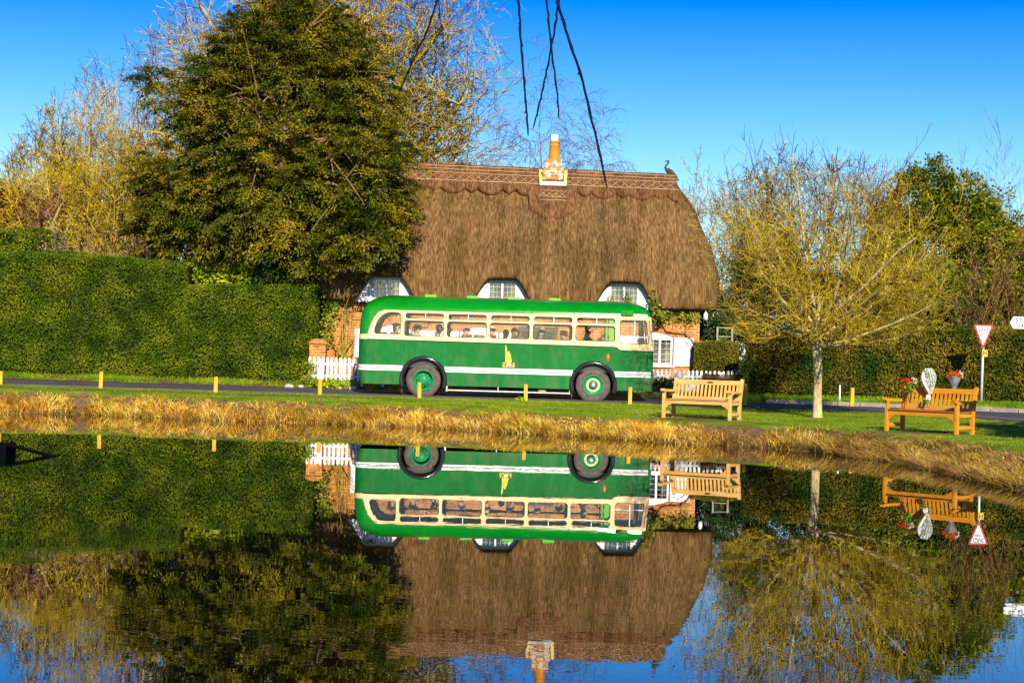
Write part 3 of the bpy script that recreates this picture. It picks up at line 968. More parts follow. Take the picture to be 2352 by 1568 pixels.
# wheels
m_nut = smat('rusty_nut', (0.30, 0.16, 0.06), 0.6)
def wheel(c, hh, y, side, front_hub):
    wr = thing('wheel', None, None, (0, 0, 0)); wr.parent = bus; wr.location = (0, 0, 0)
    s = side
    R = 0.503
    t = MB()
    prof = [(0.30, 0.22), (0.36, 0.245), (0.43, 0.24), (0.475, 0.215), (0.497, 0.18), (R, 0.14), (R, 0.02), (0.49, -0.02), (0.40, -0.05), (0.30, -0.03)]
    t.lathe([(r, -s * (h - 0.12)) for r, h in prof], bw((c, y, hh)), 'Y', 48)
    for k in range(60):
        a = 2 * PI * k / 60
        M = Matrix.Translation(bw((c, y - s * 0.10, hh))) @ Matrix.Rotation(a, 4, 'Y')
        t.box((0.480, -0.003, -0.008), (0.492, 0.004, 0.008), 0, M)
    t.build('tyre', m_tyre, wr)
    r_ = MB()
    if front_hub:
        prof = [(0.305, 0.10), (0.305, 0.125), (0.27, 0.12), (0.255, 0.07), (0.235, 0.045), (0.20, 0.05), (0.0, 0.05)]
    else:
        prof = [(0.305, 0.10), (0.305, 0.125), (0.27, 0.12), (0.25, 0.02), (0.24, -0.01), (0.10, -0.01), (0.0, -0.01)]
    r_.lathe([(r, -s * h) for r, h in prof], bw((c, y, hh)), 'Y', 40)
    h_ = MB(); n_ = r_; n_.cur = 1
    if front_hub:
        h_.lathe([(0.20, -s * 0.052), (0.20, -s * 0.075), (0.135, -s * 0.080), (0.135, -s * 0.055)], bw((c, y, hh)), 'Y', 36)
        h_.build('nut_ring', m_cream, wr)
        h_ = MB()
        h_.lathe([(0.078, -s * 0.05), (0.075, -s * 0.15), (0.05, -s * 0.165), (0.0, -s * 0.168)], bw((c, y, hh)), 'Y', 24)
        h_.build('hub_cap', m_steel, wr)
        h_ = MB()
        h_.lathe([(0.125, -s * 0.052), (0.115, -s * 0.085), (0.08, -s * 0.09)], bw((c, y, hh)), 'Y', 24)
        h_.build('hub', m_wheelgreen, wr)
    else:
        h_.lathe([(0.20, 0.0), (0.20, -s * 0.05), (0.14, -s * 0.07), (0.12, -s * 0.11), (0.07, -s * 0.12), (0.0, -s * 0.12)], bw((c, y, hh)), 'Y', 28)
        h_.build('hub', m_wheelgreen, wr)
    for k in range(10):
        a = 2 * PI * (k + 0.5) / 10
        rr_ = 0.168 if front_hub else 0.172
        p = bw((c + rr_ * math.cos(a), y, hh + rr_ * math.sin(a)))
        d0 = 0.07 if front_hub else 0.05
        n_.lathe([(0.014, -s * d0), (0.014, -s * (d0 + 0.03)), (0, -s * (d0 + 0.03))], p, 'Y', 6, False)
    n_.build('rim', [m_wheelgreen, m_nut], wr)
for side, y in ((1, 0.16), (-1, BW - 0.16)):
    wheel(ARCH[0][0], ARCH[0][1], y, side, False)
    wheel(ARCH[1][0], ARCH[1][1], y, side, True)
# guard bar between the wheels
g = MB()
g.box(bw((2.56, 0.02, 0.215)), bw((6.10, 0.06, 0.262)), 0.008)
g.box(bw((2.545, 0.015, 0.20)), bw((2.60, 0.07, 0.36)), 0.006)
g.box(bw((4.03, 0.018, 0.21)), bw((4.06, 0.07, 0.40)), 0.004)
g.box(bw((6.08, 0.015, 0.20)), bw((6.11, 0.07, 0.40)), 0.006)
g.build('guard_rail', m_steel, bus)
g = MB(); g.tube([bw((1.12, 0.12, 0.28)), bw((1.12, 0.5, 0.28))], 0.04, 12, cap=False)
g.build('exhaust_pipe', m_under, bus)
g = MB(); g.tube([bw((5.20, 0.10, 0.285)), bw((5.42, 0.10, 0.283))], [0.03, 0.022], 8)
g.build('filler_cap', smat('brass', (0.6, 0.32, 0.06), 0.4), bus)

# gold emblem: a robed figure with raised sword and shield on a rocky plinth over a scroll
em = [[(4.235, 1.045), (4.225, 1.16), (4.235, 1.27), (4.225, 1.33), (4.235, 1.36), (4.222, 1.42), (4.228, 1.47), (4.215, 1.515), (4.240, 1.52), (4.262, 1.47), (4.262, 1.42), (4.272, 1.36),
       (4.290, 1.362), (4.297, 1.39), (4.322, 1.40), (4.340, 1.385), (4.338, 1.352), (4.365, 1.32), (4.382, 1.26), (4.395, 1.17), (4.410, 1.12), (4.395, 1.06), (4.37, 1.045),
       (4.35, 1.05), (4.345, 1.14), (4.335, 1.14), (4.325, 1.045), (4.29, 1.045), (4.285, 1.12), (4.275, 1.12), (4.265, 1.045)]]
g = MB(); g.plate(em, -0.012, 0.002, bw)
g.plate([[(4.222, 1.505), (4.232, 1.60), (4.244, 1.505)]], -0.011, 0.002, bw)
g.plate([[(4.165, 0.985), (4.155, 0.945), (4.50, 0.945), (4.49, 0.985), (4.44, 0.972), (4.33, 0.962), (4.22, 0.972)]], -0.010, 0.002, bw)
for x in (4.185, 4.472):
    g.plate([[(x - 0.03, 0.985), (x - 0.022, 1.05), (x - 0.01, 1.08), (x + 0.012, 1.075), (x + 0.025, 1.03), (x + 0.02, 0.985)]], -0.010, 0.002, bw)
g.cur = 1
g.plate([[(4.245, 0.99), (4.27, 1.03), (4.30, 1.043), (4.36, 1.043), (4.40, 1.025), (4.42, 0.99), (4.33, 0.98)]], -0.009, 0.0, bw)
g.cur = 2
for x in (4.182, 4.475): g.plate([rrect(x - 0.010, 1.0, x + 0.010, 1.05, 0.008, 2)], -0.014, -0.009, bw)
for k in range(9):
    x = 4.20 + k * 0.029
    g.plate([[(x, 0.952), (x + 0.014, 0.952), (x + 0.010, 0.963), (x + 0.003, 0.963)]], -0.0125, -0.009, bw)
for (x0, z0, x1, z1) in ((4.255, 1.20, 4.262, 1.30), (4.31, 1.18, 4.317, 1.33), (4.35, 1.16, 4.357, 1.27), (4.28, 1.26, 4.286, 1.34)):
    g.plate([[(x0, z0), (x1, z0), (x1, z1), (x0, z1)]], -0.0145, -0.011, bw)
g.build('emblem', [m_gold, smat('silver_white', (0.7, 0.7, 0.66), 0.5), m_red], bus)
# oval badge
def ell(cx, cz, rx, rz, n=24, p=1.0):
    return [(cx + rx * math.cos(2 * PI * k / n), cz + rz * math.sin(2 * PI * k / n) * (1 if math.sin(2 * PI * k / n) > 0 else p)) for k in range(n)]
g = MB(); g.plate([ell(7.17, 1.32, 0.043, 0.10, p=1.45)], -0.014, 0.002, bw)
bd = g.build('badge', m_red, bus)
g = MB(); g.plate([ell(7.168, 1.325, 0.017, 0.05, p=1.3)], -0.018, -0.012, bw)
g.build('badge_centre', smat('amber_enamel', (0.8, 0.25, 0.02), 0.3), bd)
# grab handle by the cab
g = MB(); g.plate([rrect(8.265, 1.12, 8.315, 1.43, 0.022)], -0.01, 0.004, bw)
g.tube([bw((8.29, -0.012, 1.15)), bw((8.29, -0.05, 1.17)), bw((8.29, -0.05, 1.38)), bw((8.29, -0.012, 1.40))], 0.012, 8)
g.build('grab_handle', m_black, bus)
# inside: seats, partition, steering wheel, poles, mirror
def seat(a, y, w_, hb=1.70):
    s_ = MB()
    s_.box(bw((a - 0.05, y, 1.15)), bw((a + 0.42, y + w_, 1.27)), 0.03)
    s_.box(bw((a - 0.12, y, 1.15)), bw((a - 0.02, y + w_, hb)), 0.03)
    s_.box(bw((a, y + w_ * 0.4, 0.86)), bw((a + 0.3, y + w_ * 0.6, 1.15)))
    return s_.build('seat', m_seat, bus)
for a in (0.75, 1.55, 2.25, 2.95, 3.65, 4.35, 5.05, 5.75):
    seat(a, 0.12, 0.85)
    if a < 5: seat(a, 1.35, 0.82)
seat(6.50, 0.25, 0.6, 1.78)
for lo_, hi_ in (((7.10, 0.06, 0.87), (7.14, 0.12, 2.6)), ((7.10, 1.2, 0.87), (7.13, 1.25, 2.6)), ((7.18, 0.08, 1.72), (7.35, 0.12, 2.44))):
    g = MB(); g.box(bw(lo_), bw(hi_)); g.build('cab_partition', m_lime, bus)
g = MB()
ctr = Vector(bw((7.15, 0.60, 1.80)))
rg = []
tilt = Matrix.Rotation(math.radians(-62), 4, 'Y')
ring = [ctr + tilt @ Vector((0.22 * math.cos(2 * PI * k / 28), 0.22 * math.sin(2 * PI * k / 28), 0)) for k in range(29)]
g.tube(ring, 0.016, 6)
g.tube([ctr, ctr + Vector((0.35, 0, -0.55))], 0.025, 8)
for k in (0, 9, 18): g.tube([ctr, ring[k]], 0.01, 5)
g.build('steering_wheel', m_black, bus)
g = MB()
g.plate([rrect(8.02, 2.08, 8.10, 2.28, 0.02)], 0.2, 0.23, bw); g.tube([bw((8.06, 0.21, 2.28)), bw((8.10, 0.21, 2.42))], 0.01, 6)
g.build('interior_mirror', m_black, bus)
g = MB()
g.tube([bw((8.40, -0.05, 2.42)), bw((8.44, -0.10, 2.30)), bw((8.44, -0.10, 2.18))], 0.012, 6)
g.box(bw((8.42, -0.13, 2.05)), bw((8.47, -0.07, 2.30)), 0.01)
g.build('door_mirror', m_black, bus)
g = MB()
for (x, y) in ((7.2, 1.3), (8.15, 1.6), (8.2, 2.0)):
    g.tube([bw((x, y, 0.87)), bw((x, y, 2.6))], 0.016, 6)
g.box(bw((7.75, 0.3, 1.55)), bw((8.35, 2.1, 1.72)), 0.03)
g.box(bw((8.18, 1.3, 0.9)), bw((8.24, 2.1, 2.45)), 0.01)
g.build('cab_fittings', m_lining, bus)
g = MB()
for y in (0.35, 1.95):
    g.lathe([(0.0, 0.05), (0.09, 0.04), (0.11, 0.0), (0.11, -0.06)], bw((8.47, y, 0.85)), 'X', 20)
    g.build('headlight', m_steel, bus); g = MB()
# ------------------------------------------------------------------ seated people: one skinned body each, hair / cap as children
m_skin = pmat('skin', [(0.50, 0.26, 0.17), (0.62, 0.36, 0.25)], scale=12, rough=0.55)
m_eye = smat('dark_eye', (0.05, 0.025, 0.02), 0.3)
def skinned(verts, edges, radii, sub=2):
    me = bpy.data.meshes.new('body')
    me.from_pydata(verts, edges, [])
    o = bpy.data.objects.new('body_build', me)
    COL.objects.link(o)
    sk = o.modifiers.new('Skin', 'SKIN')
    sk.use_smooth_shade = True
    sk.branch_smoothing = 0.6
    for i, r in enumerate(radii):
        sv = me.skin_vertices[0].data[i]
        sv.radius = (r, r) if not isinstance(r, tuple) else r
        sv.use_root = (i == 0)
    ss = o.modifiers.new('Sub', 'SUBSURF'); ss.levels = sub; ss.render_levels = sub
    dg = bpy.context.evaluated_depsgraph_get()
    out = bpy.data.meshes.new_from_object(o.evaluated_get(dg))
    bpy.data.objects.remove(o)
    return out
def ball(b, c, r, n=16, lo=-1.0, hi=1.0, sc=(1, 1, 1), rot=None):
    """part of a sphere between two heights (fractions)"""
    rings = []
    a0, a1 = math.asin(max(-1, lo)), math.asin(min(1, hi))
    for i in range(n // 2 + 1):
        t = a0 + (a1 - a0) * i / (n // 2)
        rg = []
        for k in range(n):
            p = Vector((math.cos(t) * math.cos(2 * PI * k / n) * r * sc[0], math.cos(t) * math.sin(2 * PI * k / n) * r * sc[1], math.sin(t) * r * sc[2]))
            if rot is not None: p = rot @ p
            rg.append((c[0] + p.x, c[1] + p.y, c[2] + p.z))
        rings.append(rg)
    b.loft(rings, cap0=True, cap1=True)
def person(u, v, y, label, cloth, hair=None, hairlen=0.0, bald=False, cap=None, face=0.0, arms='lap', lean=0.0, scale=1.0, collar=None, brim=False, glasses=False, sheet=False):
    """head centre seen at pixel u, v; y = distance from the bus's near side"""
    hp = P(u, v, BY + y)
    seat_z = BZ + 1.24
    root = thing('person', label, 'person', (hp.x, BY + y, BZ + 0.86), 'people riding in the bus')
    H = hp.z
    s = scale
    L = []  # (pos local to x=hp.x, y offset, z abs), radius
    E = []
    def V_(x, yy, z, r): L.append(((hp.x + x, BY + y + yy, z), r)); return len(L) - 1
    pel = V_(-0.16 - lean, 0, seat_z + 0.10, 0.15)
    bel = V_(-0.14 - lean * 0.7, 0, seat_z + 0.24, 0.145); E.append((pel, bel))
    che = V_(-0.085 - lean * 0.25, 0, H - 0.30, 0.165); E.append((bel, che))
    nkb = V_(-0.05, 0, H - 0.165, 0.085); E.append((che, nkb))
    nk = V_(-0.03, 0, H - 0.115, 0.060); E.append((nkb, nk))
    hd = V_(0.0, 0, H - 0.03, 0.090); E.append((nk, hd))
    top = V_(-0.012, 0, H + 0.065, 0.080); E.append((hd, top))
    for sg in (-1, 1):
        sh = V_(-0.06, sg * 0.185, H - 0.235, 0.088); E.append((che, sh))
        if arms == 'wheel':
            el = V_(0.17, sg * 0.23, H - 0.42, 0.052); hn = V_(0.40, sg * 0.15, H - 0.22 + 0.03 * sg, 0.036)
        elif arms == 'up':
            el = V_(0.12, sg * 0.22, H - 0.44, 0.05); hn = V_(0.32, sg * 0.10, H - 0.36, 0.034)
        else:
            el = V_(0.04, sg * 0.22, H - 0.54, 0.052); hn = V_(0.26, sg * 0.10, H - 0.56, 0.036)
        E += [(sh, el), (el, hn)]
        p = Vector(L[hn][0]); e = Vector(L[el][0]); d = (p - e).normalized()
        palm = V_(*(p + d * 0.07 - Vector((hp.x, BY + y, 0)))[:2], (p + d * 0.07).z, 0.030); E.append((hn, palm))
        sidev = Vector((0, 1, 0)); upv = d.cross(sidev).normalized()
        for k, (o_, ln_) in enumerate(((-0.030, 0.060), (-0.010, 0.075), (0.010, 0.070), (0.030, 0.055))):
            q0 = p + d * 0.095 + sidev * o_ ; q1 = q0 + d * ln_ * 0.6 - upv * 0.012 ; q2 = q1 + d * ln_ * 0.35 - upv * 0.028
            i0 = V_(q0.x - hp.x, q0.y - BY - y, q0.z, 0.009); i1 = V_(q1.x - hp.x, q1.y - BY - y, q1.z, 0.008); i2 = V_(q2.x - hp.x, q2.y - BY - y, q2.z, 0.007)
            E += [(palm, i0), (i0, i1), (i1, i2)]
        q0 = p + d * 0.05 - sidev * sg * 0.035; q1 = q0 + d * 0.04 - sidev * sg * 0.018
        i0 = V_(q0.x - hp.x, q0.y - BY - y, q0.z, 0.010); i1 = V_(q1.x - hp.x, q1.y - BY - y, q1.z, 0.008)
        E += [(hn, i0), (i0, i1)]
        hip = V_(-0.10 - lean, sg * 0.10, seat_z + 0.085, 0.095); kn = V_(0.32 - lean, sg * 0.11, seat_z + 0.08, 0.068)
        an = V_(0.34 - lean, sg * 0.11, BZ + 0.95, 0.045); toe = V_(0.50 - lean, sg * 0.12, BZ + 0.90, 0.036)
        E += [(pel, hip), (hip, kn), (kn, an), (an, toe)]
    me = skinned([p for p, r in L], E, [r for p, r in L])
    base = Vector(root.location)
    me.materials.clear(); me.materials.append(cloth); me.materials.append(m_skin)
    hands = [Vector(L[i][0]) for i in range(len(L)) if abs(L[i][1] - 0.030) < 1e-6]
    ca, sa = math.cos(face), math.sin(face)
    mi = []
    for pol in me.polygons:
        c = pol.center
        sk = c.z > H - 0.125 and abs(c.y - BY - y) < 0.12
        if not sk:
            sk = any((c - hnd).length < 0.10 for hnd in hands)
        mi.append(1 if sk else 0)
    # face: pull out nose and chin, flatten the back of the skull
    fw = Vector((ca, sa, 0))
    for vtx in me.vertices:
        r = vtx.co - Vector((hp.x, BY + y, H))
        if vtx.co.z > H - 0.15 and r.length < 0.2:
            f = r.dot(fw); sd_ = (r - fw * f); sd_.z = 0
            if f > 0.05 and sd_.length < 0.035:
                if -0.045 < r.z < 0.01: vtx.co += fw * 0.022 * (1 - sd_.length / 0.035)
                elif r.z < -0.085: vtx.co += fw * 0.014
            vtx.co = Vector((hp.x, BY + y, H)) + Vector(((r.x) * 1.06, r.y * 0.86, r.z)) + (vtx.co - Vector((hp.x, BY + y, H)) - r)
    me.transform(Matrix.Translation(-base))
    me.polygons.foreach_set('material_index', mi)
    ob = bpy.data.objects.new('body', me); COL.objects.link(ob); ob.parent = root
    hc = Vector((hp.x, BY + y, H))
    rz = Matrix.Rotation(face, 3, 'Z')
    def loc(x, yy, z): return hc + rz @ Vector((x, yy, z))
    # nose, ears, eyes, mouth
    g = MB()
    g.tube([loc(0.093, 0, 0.02), loc(0.122, 0, -0.022), loc(0.098, 0, -0.032)], [0.009, 0.016, 0.010], 8)
    g.build('nose', m_skin, root)
    for sg in (-1, 1):
        g = MB(); ball(g, loc(-0.005, sg * 0.082, -0.01), 0.026, 8, sc=(0.7, 0.35, 1.1), rot=rz); g.build('ear', m_skin, root)
        g = MB(); ball(g, loc(0.083, sg * 0.032, 0.018), 0.011, 8); g.build('eye', m_eye, root)
    g = MB(); g.tube([loc(0.094, -0.022, -0.062), loc(0.100, 0, -0.060), loc(0.094, 0.022, -0.062)], 0.004, 5)
    g.build('mouth', m_eye, root)
    if hair is not None:
        hm = pmat('hair_%d' % len(MATS), [tuple(c * 0.6 for c in hair), hair], scale=30, rough=0.6, stretch=(1, 1, 0.3))
        g = MB()
        if bald:
            ball(g, loc(-0.045, 0, -0.012), 0.088, 16, lo=-0.7, hi=0.25, sc=(0.80, 0.96, 1.0), rot=rz)
        else:
            tl = Matrix.Rotation(math.radians(-38), 3, 'Y')
            ball(g, loc(-0.028, 0, 0.026), 0.104, 16, lo=-0.35, hi=1.0, sc=(1.0, 0.90, 0.98), rot=rz @ tl)
            ball(g, loc(-0.05, 0, -0.02), 0.092, 12, lo=-1.0, hi=0.9, sc=(0.72, 0.92, 1.0), rot=rz)
        if hairlen > 0:
            rg = []
            for k in range(7):
                t = k / 6
                z = 0.04 - (hairlen + 0.05) * t
                w_ = 0.098 + 0.02 * math.sin(t * 3) - 0.02 * t
                rg.append([tuple(loc(-0.045 - 0.02 * t + w_ * 0.62 * math.cos(2 * PI * j / 14), w_ * math.sin(2 * PI * j / 14), z)) for j in range(14)])
            g.loft(rg, cap0=True, cap1=True)
        g.build('hair', hm, root)
    if cap is not None:
        cm = pmat('cap_%d' % len(MATS), [tuple(c * 0.7 for c in cap), cap], scale=20, rough=0.9)
        g = MB()
        tl = Matrix.Rotation(math.radians(8), 3, 'Y')
        ball(g, loc(-0.008, 0, 0.055), 0.116, 18, lo=0.0, hi=1.0, sc=(1.08, 0.92, 0.60), rot=rz @ tl)
        if brim:
            rg = []
            for k in range(14):
                a = -PI / 2 + PI * k / 13
                rg.append([tuple(loc(0.03 + r * math.cos(a), r * 0.85 * math.sin(a), 0.062 - 0.02 * (r - 0.08) / 0.08 - zo)) for r, zo in ((0.08, 0), (0.142, 0), (0.142, 0.010), (0.08, 0.010))])
            g.loft(rg, cap0=True, cap1=True)
        g.build('flat_cap' if brim else 'hood', cm, root)
    if collar is not None:
        g = MB()
        g.lathe([(0.075, 0.0), (0.10, -0.02), (0.12, -0.07), (0.10, -0.08)], loc(-0.04, 0, -0.14), 'Z', 18)
        g.build('collar', smat('collar_%d' % len(MATS), collar, 0.8), root)
    if glasses:
        g = MB()
        for sg in (-1, 1):
            ring_ = [loc(0.102, sg * 0.036 + 0.024 * math.cos(2 * PI * k / 10), 0.015 + 0.02 * math.sin(2 * PI * k / 10)) for k in range(11)]
            g.tube(ring_, 0.003, 4); g.tube([loc(0.10, sg * 0.06, 0.018), loc(0.0, sg * 0.085, 0.018)], 0.003, 4)
        g.build('glasses', m_rubber, root)
    if sheet:
        g = MB(); g.box((hp.x + 0.20, BY + y - 0.12, H - 0.34), (hp.x + 0.205, BY + y + 0.12, H - 0.05))
        M = Matrix.Translation((hp.x + 0.27, BY + y, H - 0.30)) @ Matrix.Rotation(math.radians(-24), 4, 'Y')
        g = MB(); g.box((-0.003, -0.13, -0.15), (0.003, 0.13, 0.15), 0, M)
        pa = g.build('sheet_of_paper', smat('white_paper', (0.8, 0.8, 0.78), 0.8))
        tag(pa, 'white sheet of paper held by the long haired woman', 'paper')
    return root
def cloth(name, c1, c2, scale=18, stretch=(1, 1, 1), lo=0.35, hi=0.65): return pmat(name, [c1, c2], scale=scale, rough=0.9, spec=0.15, stretch=stretch, lo=lo, hi=hi)
person(868, 752, 1.7, 'person in a dark cap at the very back of the bus', cloth('black_coat', (0.012, 0.012, 0.014), (0.03, 0.03, 0.03)), hair=(0.02, 0.018, 0.015), cap=(0.02, 0.02, 0.022), brim=True)
person(912, 751, 0.55, 'person with a dark hood and olive jacket in the rear quarter window', cloth('olive_jacket', (0.10, 0.075, 0.02), (0.17, 0.13, 0.035)), hair=(0.03, 0.02, 0.018), hairlen=0.10, cap=(0.035, 0.022, 0.025))
person(960, 754, 0.55, 'person in a grey flat cap and brown jacket with tan collar', cloth('brown_jacket', (0.13, 0.035, 0.018), (0.20, 0.06, 0.03)), hair=(0.12, 0.10, 0.08), cap=(0.055, 0.06, 0.065), brim=True, collar=(0.55, 0.38, 0.14))
person(1011, 754, 0.75, 'person in a blue and white checked jacket in the second window', cloth('checked_jacket', (0.02, 0.03, 0.09), (0.65, 0.62, 0.5), 26, lo=0.47, hi=0.53), hair=(0.015, 0.012, 0.012), arms='up')
person(1031, 757, 1.75, 'person in dark grey with back against the third window post', cloth('dark_grey_coat', (0.05, 0.05, 0.055), (0.09, 0.09, 0.095)), hair=(0.05, 0.045, 0.04))
person(1072, 757, 0.55, 'bald person with glasses in a striped grey and maroon jumper', cloth('striped_jumper', (0.10, 0.02, 0.03), (0.36, 0.32, 0.36), 9, (0.3, 0.3, 4.5), 0.46, 0.54), hair=(0.35, 0.32, 0.28), bald=True, glasses=True, collar=(0.4, 0.03, 0.02), arms='up')
person(1131, 757, 0.55, 'grey haired person in a bright red jumper', cloth('red_jumper', (0.55, 0.012, 0.010), (0.72, 0.03, 0.02)), hair=(0.62, 0.60, 0.58), arms='up')
person(1163, 766, 1.75, 'person seated low on the far side, facing the camera from the fourth window', cloth('charcoal_top', (0.03, 0.03, 0.035), (0.06, 0.06, 0.06)), hair=(0.05, 0.03, 0.02), face=-1.2)
person(1184, 761, 0.55, 'person with long brown hair reading a white sheet', cloth('dark_teal_top', (0.035, 0.05, 0.055), (0.08, 0.09, 0.09)), hair=(0.20, 0.12, 0.06), hairlen=0.34, arms='up', sheet=True)
person(1247, 757, 0.55, 'bald person in a grey jacket looking down with glasses', cloth('grey_jacket', (0.11, 0.105, 0.115), (0.17, 0.165, 0.175)), hair=(0.08, 0.05, 0.04), bald=True, glasses=True)
person(1296, 768, 0.70, 'person with curly fair hair and a black hat behind the driver', cloth('navy_jacket', (0.03, 0.05, 0.10), (0.06, 0.09, 0.16)), hair=(0.42, 0.30, 0.14), hairlen=0.10, cap=(0.012, 0.012, 0.014))
person(1353, 757, 0.55, 'driver in a dark jacket with both arms out to the steering wheel', cloth('driver_jacket', (0.018, 0.02, 0.028), (0.05, 0.055, 0.07)), hair=(0.035, 0.022, 0.018), arms='wheel')
# ------------------------------------------------------------------ thatched cottage
WY = 57.3      # front wall face
EY = 56.75     # thatch edge
RY = 60.6      # ridge
def brickmat(name, cols, mortar, scale=1.0, yaxis=False, white=0.0):
    mt, n, b = new_mat(name)
    L = n.links.new
    tc = nd(n, 'ShaderNodeTexCoord')
    sp = nd(n, 'ShaderNodeSeparateXYZ'); L(tc.outputs['Object'], sp.inputs[0])
    ad = nd(n, 'ShaderNodeMath', operation='ADD'); L(sp.outputs[0], ad.inputs[0]); L(sp.outputs[1], ad.inputs[1])
    cb = nd(n, 'ShaderNodeCombineXYZ'); L(ad.outputs[0], cb.inputs[0]); L(sp.outputs[2], cb.inputs[1])
    br = nd(n, 'ShaderNodeTexBrick')
    br.inputs['Scale'].default_value = 1
    br.inputs['Brick Width'].default_value = 0.25 * scale; br.inputs['Row Height'].default_value = 0.088 * scale
    br.inputs['Mortar Size'].default_value = 0.0085 * scale; br.inputs['Bias'].default_value = -0.1
    br.inputs['Color1'].default_value = (*cols[0], 1); br.inputs['Color2'].default_value = (*cols[1], 1); br.inputs['Mortar'].default_value = (*mortar, 1)
    wp = nd(n, 'ShaderNodeTexNoise'); wp.inputs['Scale'].default_value = 5; L(tc.outputs['Object'], wp.inputs['Vector'])
    vm = nd(n, 'ShaderNodeVectorMath', operation='MULTIPLY_ADD'); L(wp.outputs['Color'], vm.inputs[0]); vm.inputs[1].default_value = (0.02, 0.02, 0.02); L(cb.outputs[0], vm.inputs[2])
    L(vm.outputs[0], br.inputs['Vector'])
    no = nd(n, 'ShaderNodeTexNoise'); no.inputs['Scale'].default_value = 3.0; no.inputs['Detail'].default_value = 7; L(tc.outputs['Object'], no.inputs['Vector'])
    mr = nd(n, 'ShaderNodeMapRange'); mr.inputs[1].default_value = 0.3; mr.inputs[2].default_value = 0.7; mr.inputs[3].default_value = 0.6; mr.inputs[4].default_value = 1.35
    L(no.outputs[0], mr.inputs[0])
    mx = nd(n, 'ShaderNodeMix', data_type='RGBA', blend_type='MULTIPLY'); mx.inputs[0].default_value = 1
    L(br.outputs[0], mx.inputs[6]); L(mr.outputs[0], mx.inputs[7])
    out = mx.outputs[2]
    if white:
        n2 = nd(n, 'ShaderNodeTexNoise'); n2.inputs['Scale'].default_value = 6; n2.inputs['Detail'].default_value = 8; L(tc.outputs['Object'], n2.inputs['Vector'])
        r2 = ramp(n, [(0.5, (0, 0, 0)), (0.56, (1, 1, 1))]); L(n2.outputs[0], r2.inputs[0])
        ml = nd(n, 'ShaderNodeMath', operation='MULTIPLY'); L(r2.outputs[0], ml.inputs[0]); ml.inputs[1].default_value = white
        m3 = nd(n, 'ShaderNodeMix', data_type='RGBA'); L(ml.outputs[0], m3.inputs[0]); L(out, m3.inputs[6]); m3.inputs[7].default_value = (0.62, 0.55, 0.42, 1)
        out = m3.outputs[2]
    L(out, b.inputs['Base Color']); b.inputs['Roughness'].default_value = 0.9; b.inputs['Specular IOR Level'].default_value = 0.15
    iv = nd(n, 'ShaderNodeMath', operation='SUBTRACT'); iv.inputs[0].default_value = 1; L(br.outputs['Fac'], iv.inputs[1])
    bp = nd(n, 'ShaderNodeBump'); bp.inputs['Distance'].default_value = 0.008; L(iv.outputs[0], bp.inputs['Height']); L(bp.outputs[0], b.inputs['Normal'])
    return mt
m_brick = brickmat('old_brick', [(0.47, 0.165, 0.024), (0.30, 0.10, 0.026)], (0.58, 0.41, 0.19))
m_brick2 = brickmat('chimney_brick', [(0.48, 0.16, 0.03), (0.34, 0.11, 0.03)], (0.60, 0.48, 0.28), 0.72, white=0.9)
def thatchmat(name, cols, dark):
    mt, n, b = new_mat(name)
    L = n.links.new
    tc = nd(n, 'ShaderNodeTexCoord')
    def nz(sc, s, d=6):
        mp = nd(n, 'ShaderNodeMapping'); mp.inputs['Scale'].default_value = sc; L(tc.outputs['Object'], mp.inputs[0])
        x = nd(n, 'ShaderNodeTexNoise'); x.inputs['Scale'].default_value = s; x.inputs['Detail'].default_value = d; L(mp.outputs[0], x.inputs['Vector']); return x.outputs[0]
    r = ramp(n, [(0.30, cols[0]), (0.5, cols[1]), (0.70, cols[2])])
    L(nz((1, 0.16, 0.16), 24, 6), r.inputs[0])
    bigr = ramp(n, [(0.38, dark), (0.60, (1, 1, 1))]); L(nz((1, 0.16, 0.16), 2.0, 8), bigr.inputs[0])
    mx = nd(n, 'ShaderNodeMix', data_type='RGBA', blend_type='MULTIPLY'); mx.inputs[0].default_value = 1
    L(r.outputs[0], mx.inputs[6]); L(bigr.outputs[0], mx.inputs[7])
    out = mx.outputs[2]
    # sparse pale stalk ends
    sp = ramp(n, [(0.66, (0, 0, 0)), (0.74, (1, 1, 1))]); L(nz((1, 0.3, 0.3), 46, 3), sp.inputs[0])
    m3 = nd(n, 'ShaderNodeMix', data_type='RGBA'); L(sp.outputs[0], m3.inputs[0]); L(out, m3.inputs[6]); m3.inputs[7].default_value = (0.36, 0.24, 0.11, 1)
    # netting seams every 1.2 m
    sx = nd(n, 'ShaderNodeSeparateXYZ'); L(tc.outputs['Object'], sx.inputs[0])
    wv = nd(n, 'ShaderNodeMath', operation='PINGPONG'); wv.inputs[1].default_value = 0.62; L(sx.outputs[0], wv.inputs[0])
    lt = nd(n, 'ShaderNodeMath', operation='LESS_THAN'); L(wv.outputs[0], lt.inputs[0]); lt.inputs[1].default_value = 0.010
    ml = nd(n, 'ShaderNodeMath', operation='MULTIPLY'); L(lt.outputs[0], ml.inputs[0]); ml.inputs[1].default_value = 0.10
    m4 = nd(n, 'ShaderNodeMix', data_type='RGBA'); L(ml.outputs[0], m4.inputs[0]); L(m3.outputs[2], m4.inputs[6]); m4.inputs[7].default_value = (0.36, 0.30, 0.24, 1)
    L(m4.outputs[2], b.inputs['Base Color'])
    b.inputs['Roughness'].default_value = 0.95; b.inputs['Specular IOR Level'].default_value = 0.08
    bp = nd(n, 'ShaderNodeBump'); bp.inputs['Distance'].default_value = 0.014
    L(nz((1, 0.2, 0.2), 30, 6), bp.inputs['Height']); L(bp.outputs[0], b.inputs['Normal'])
    return mt
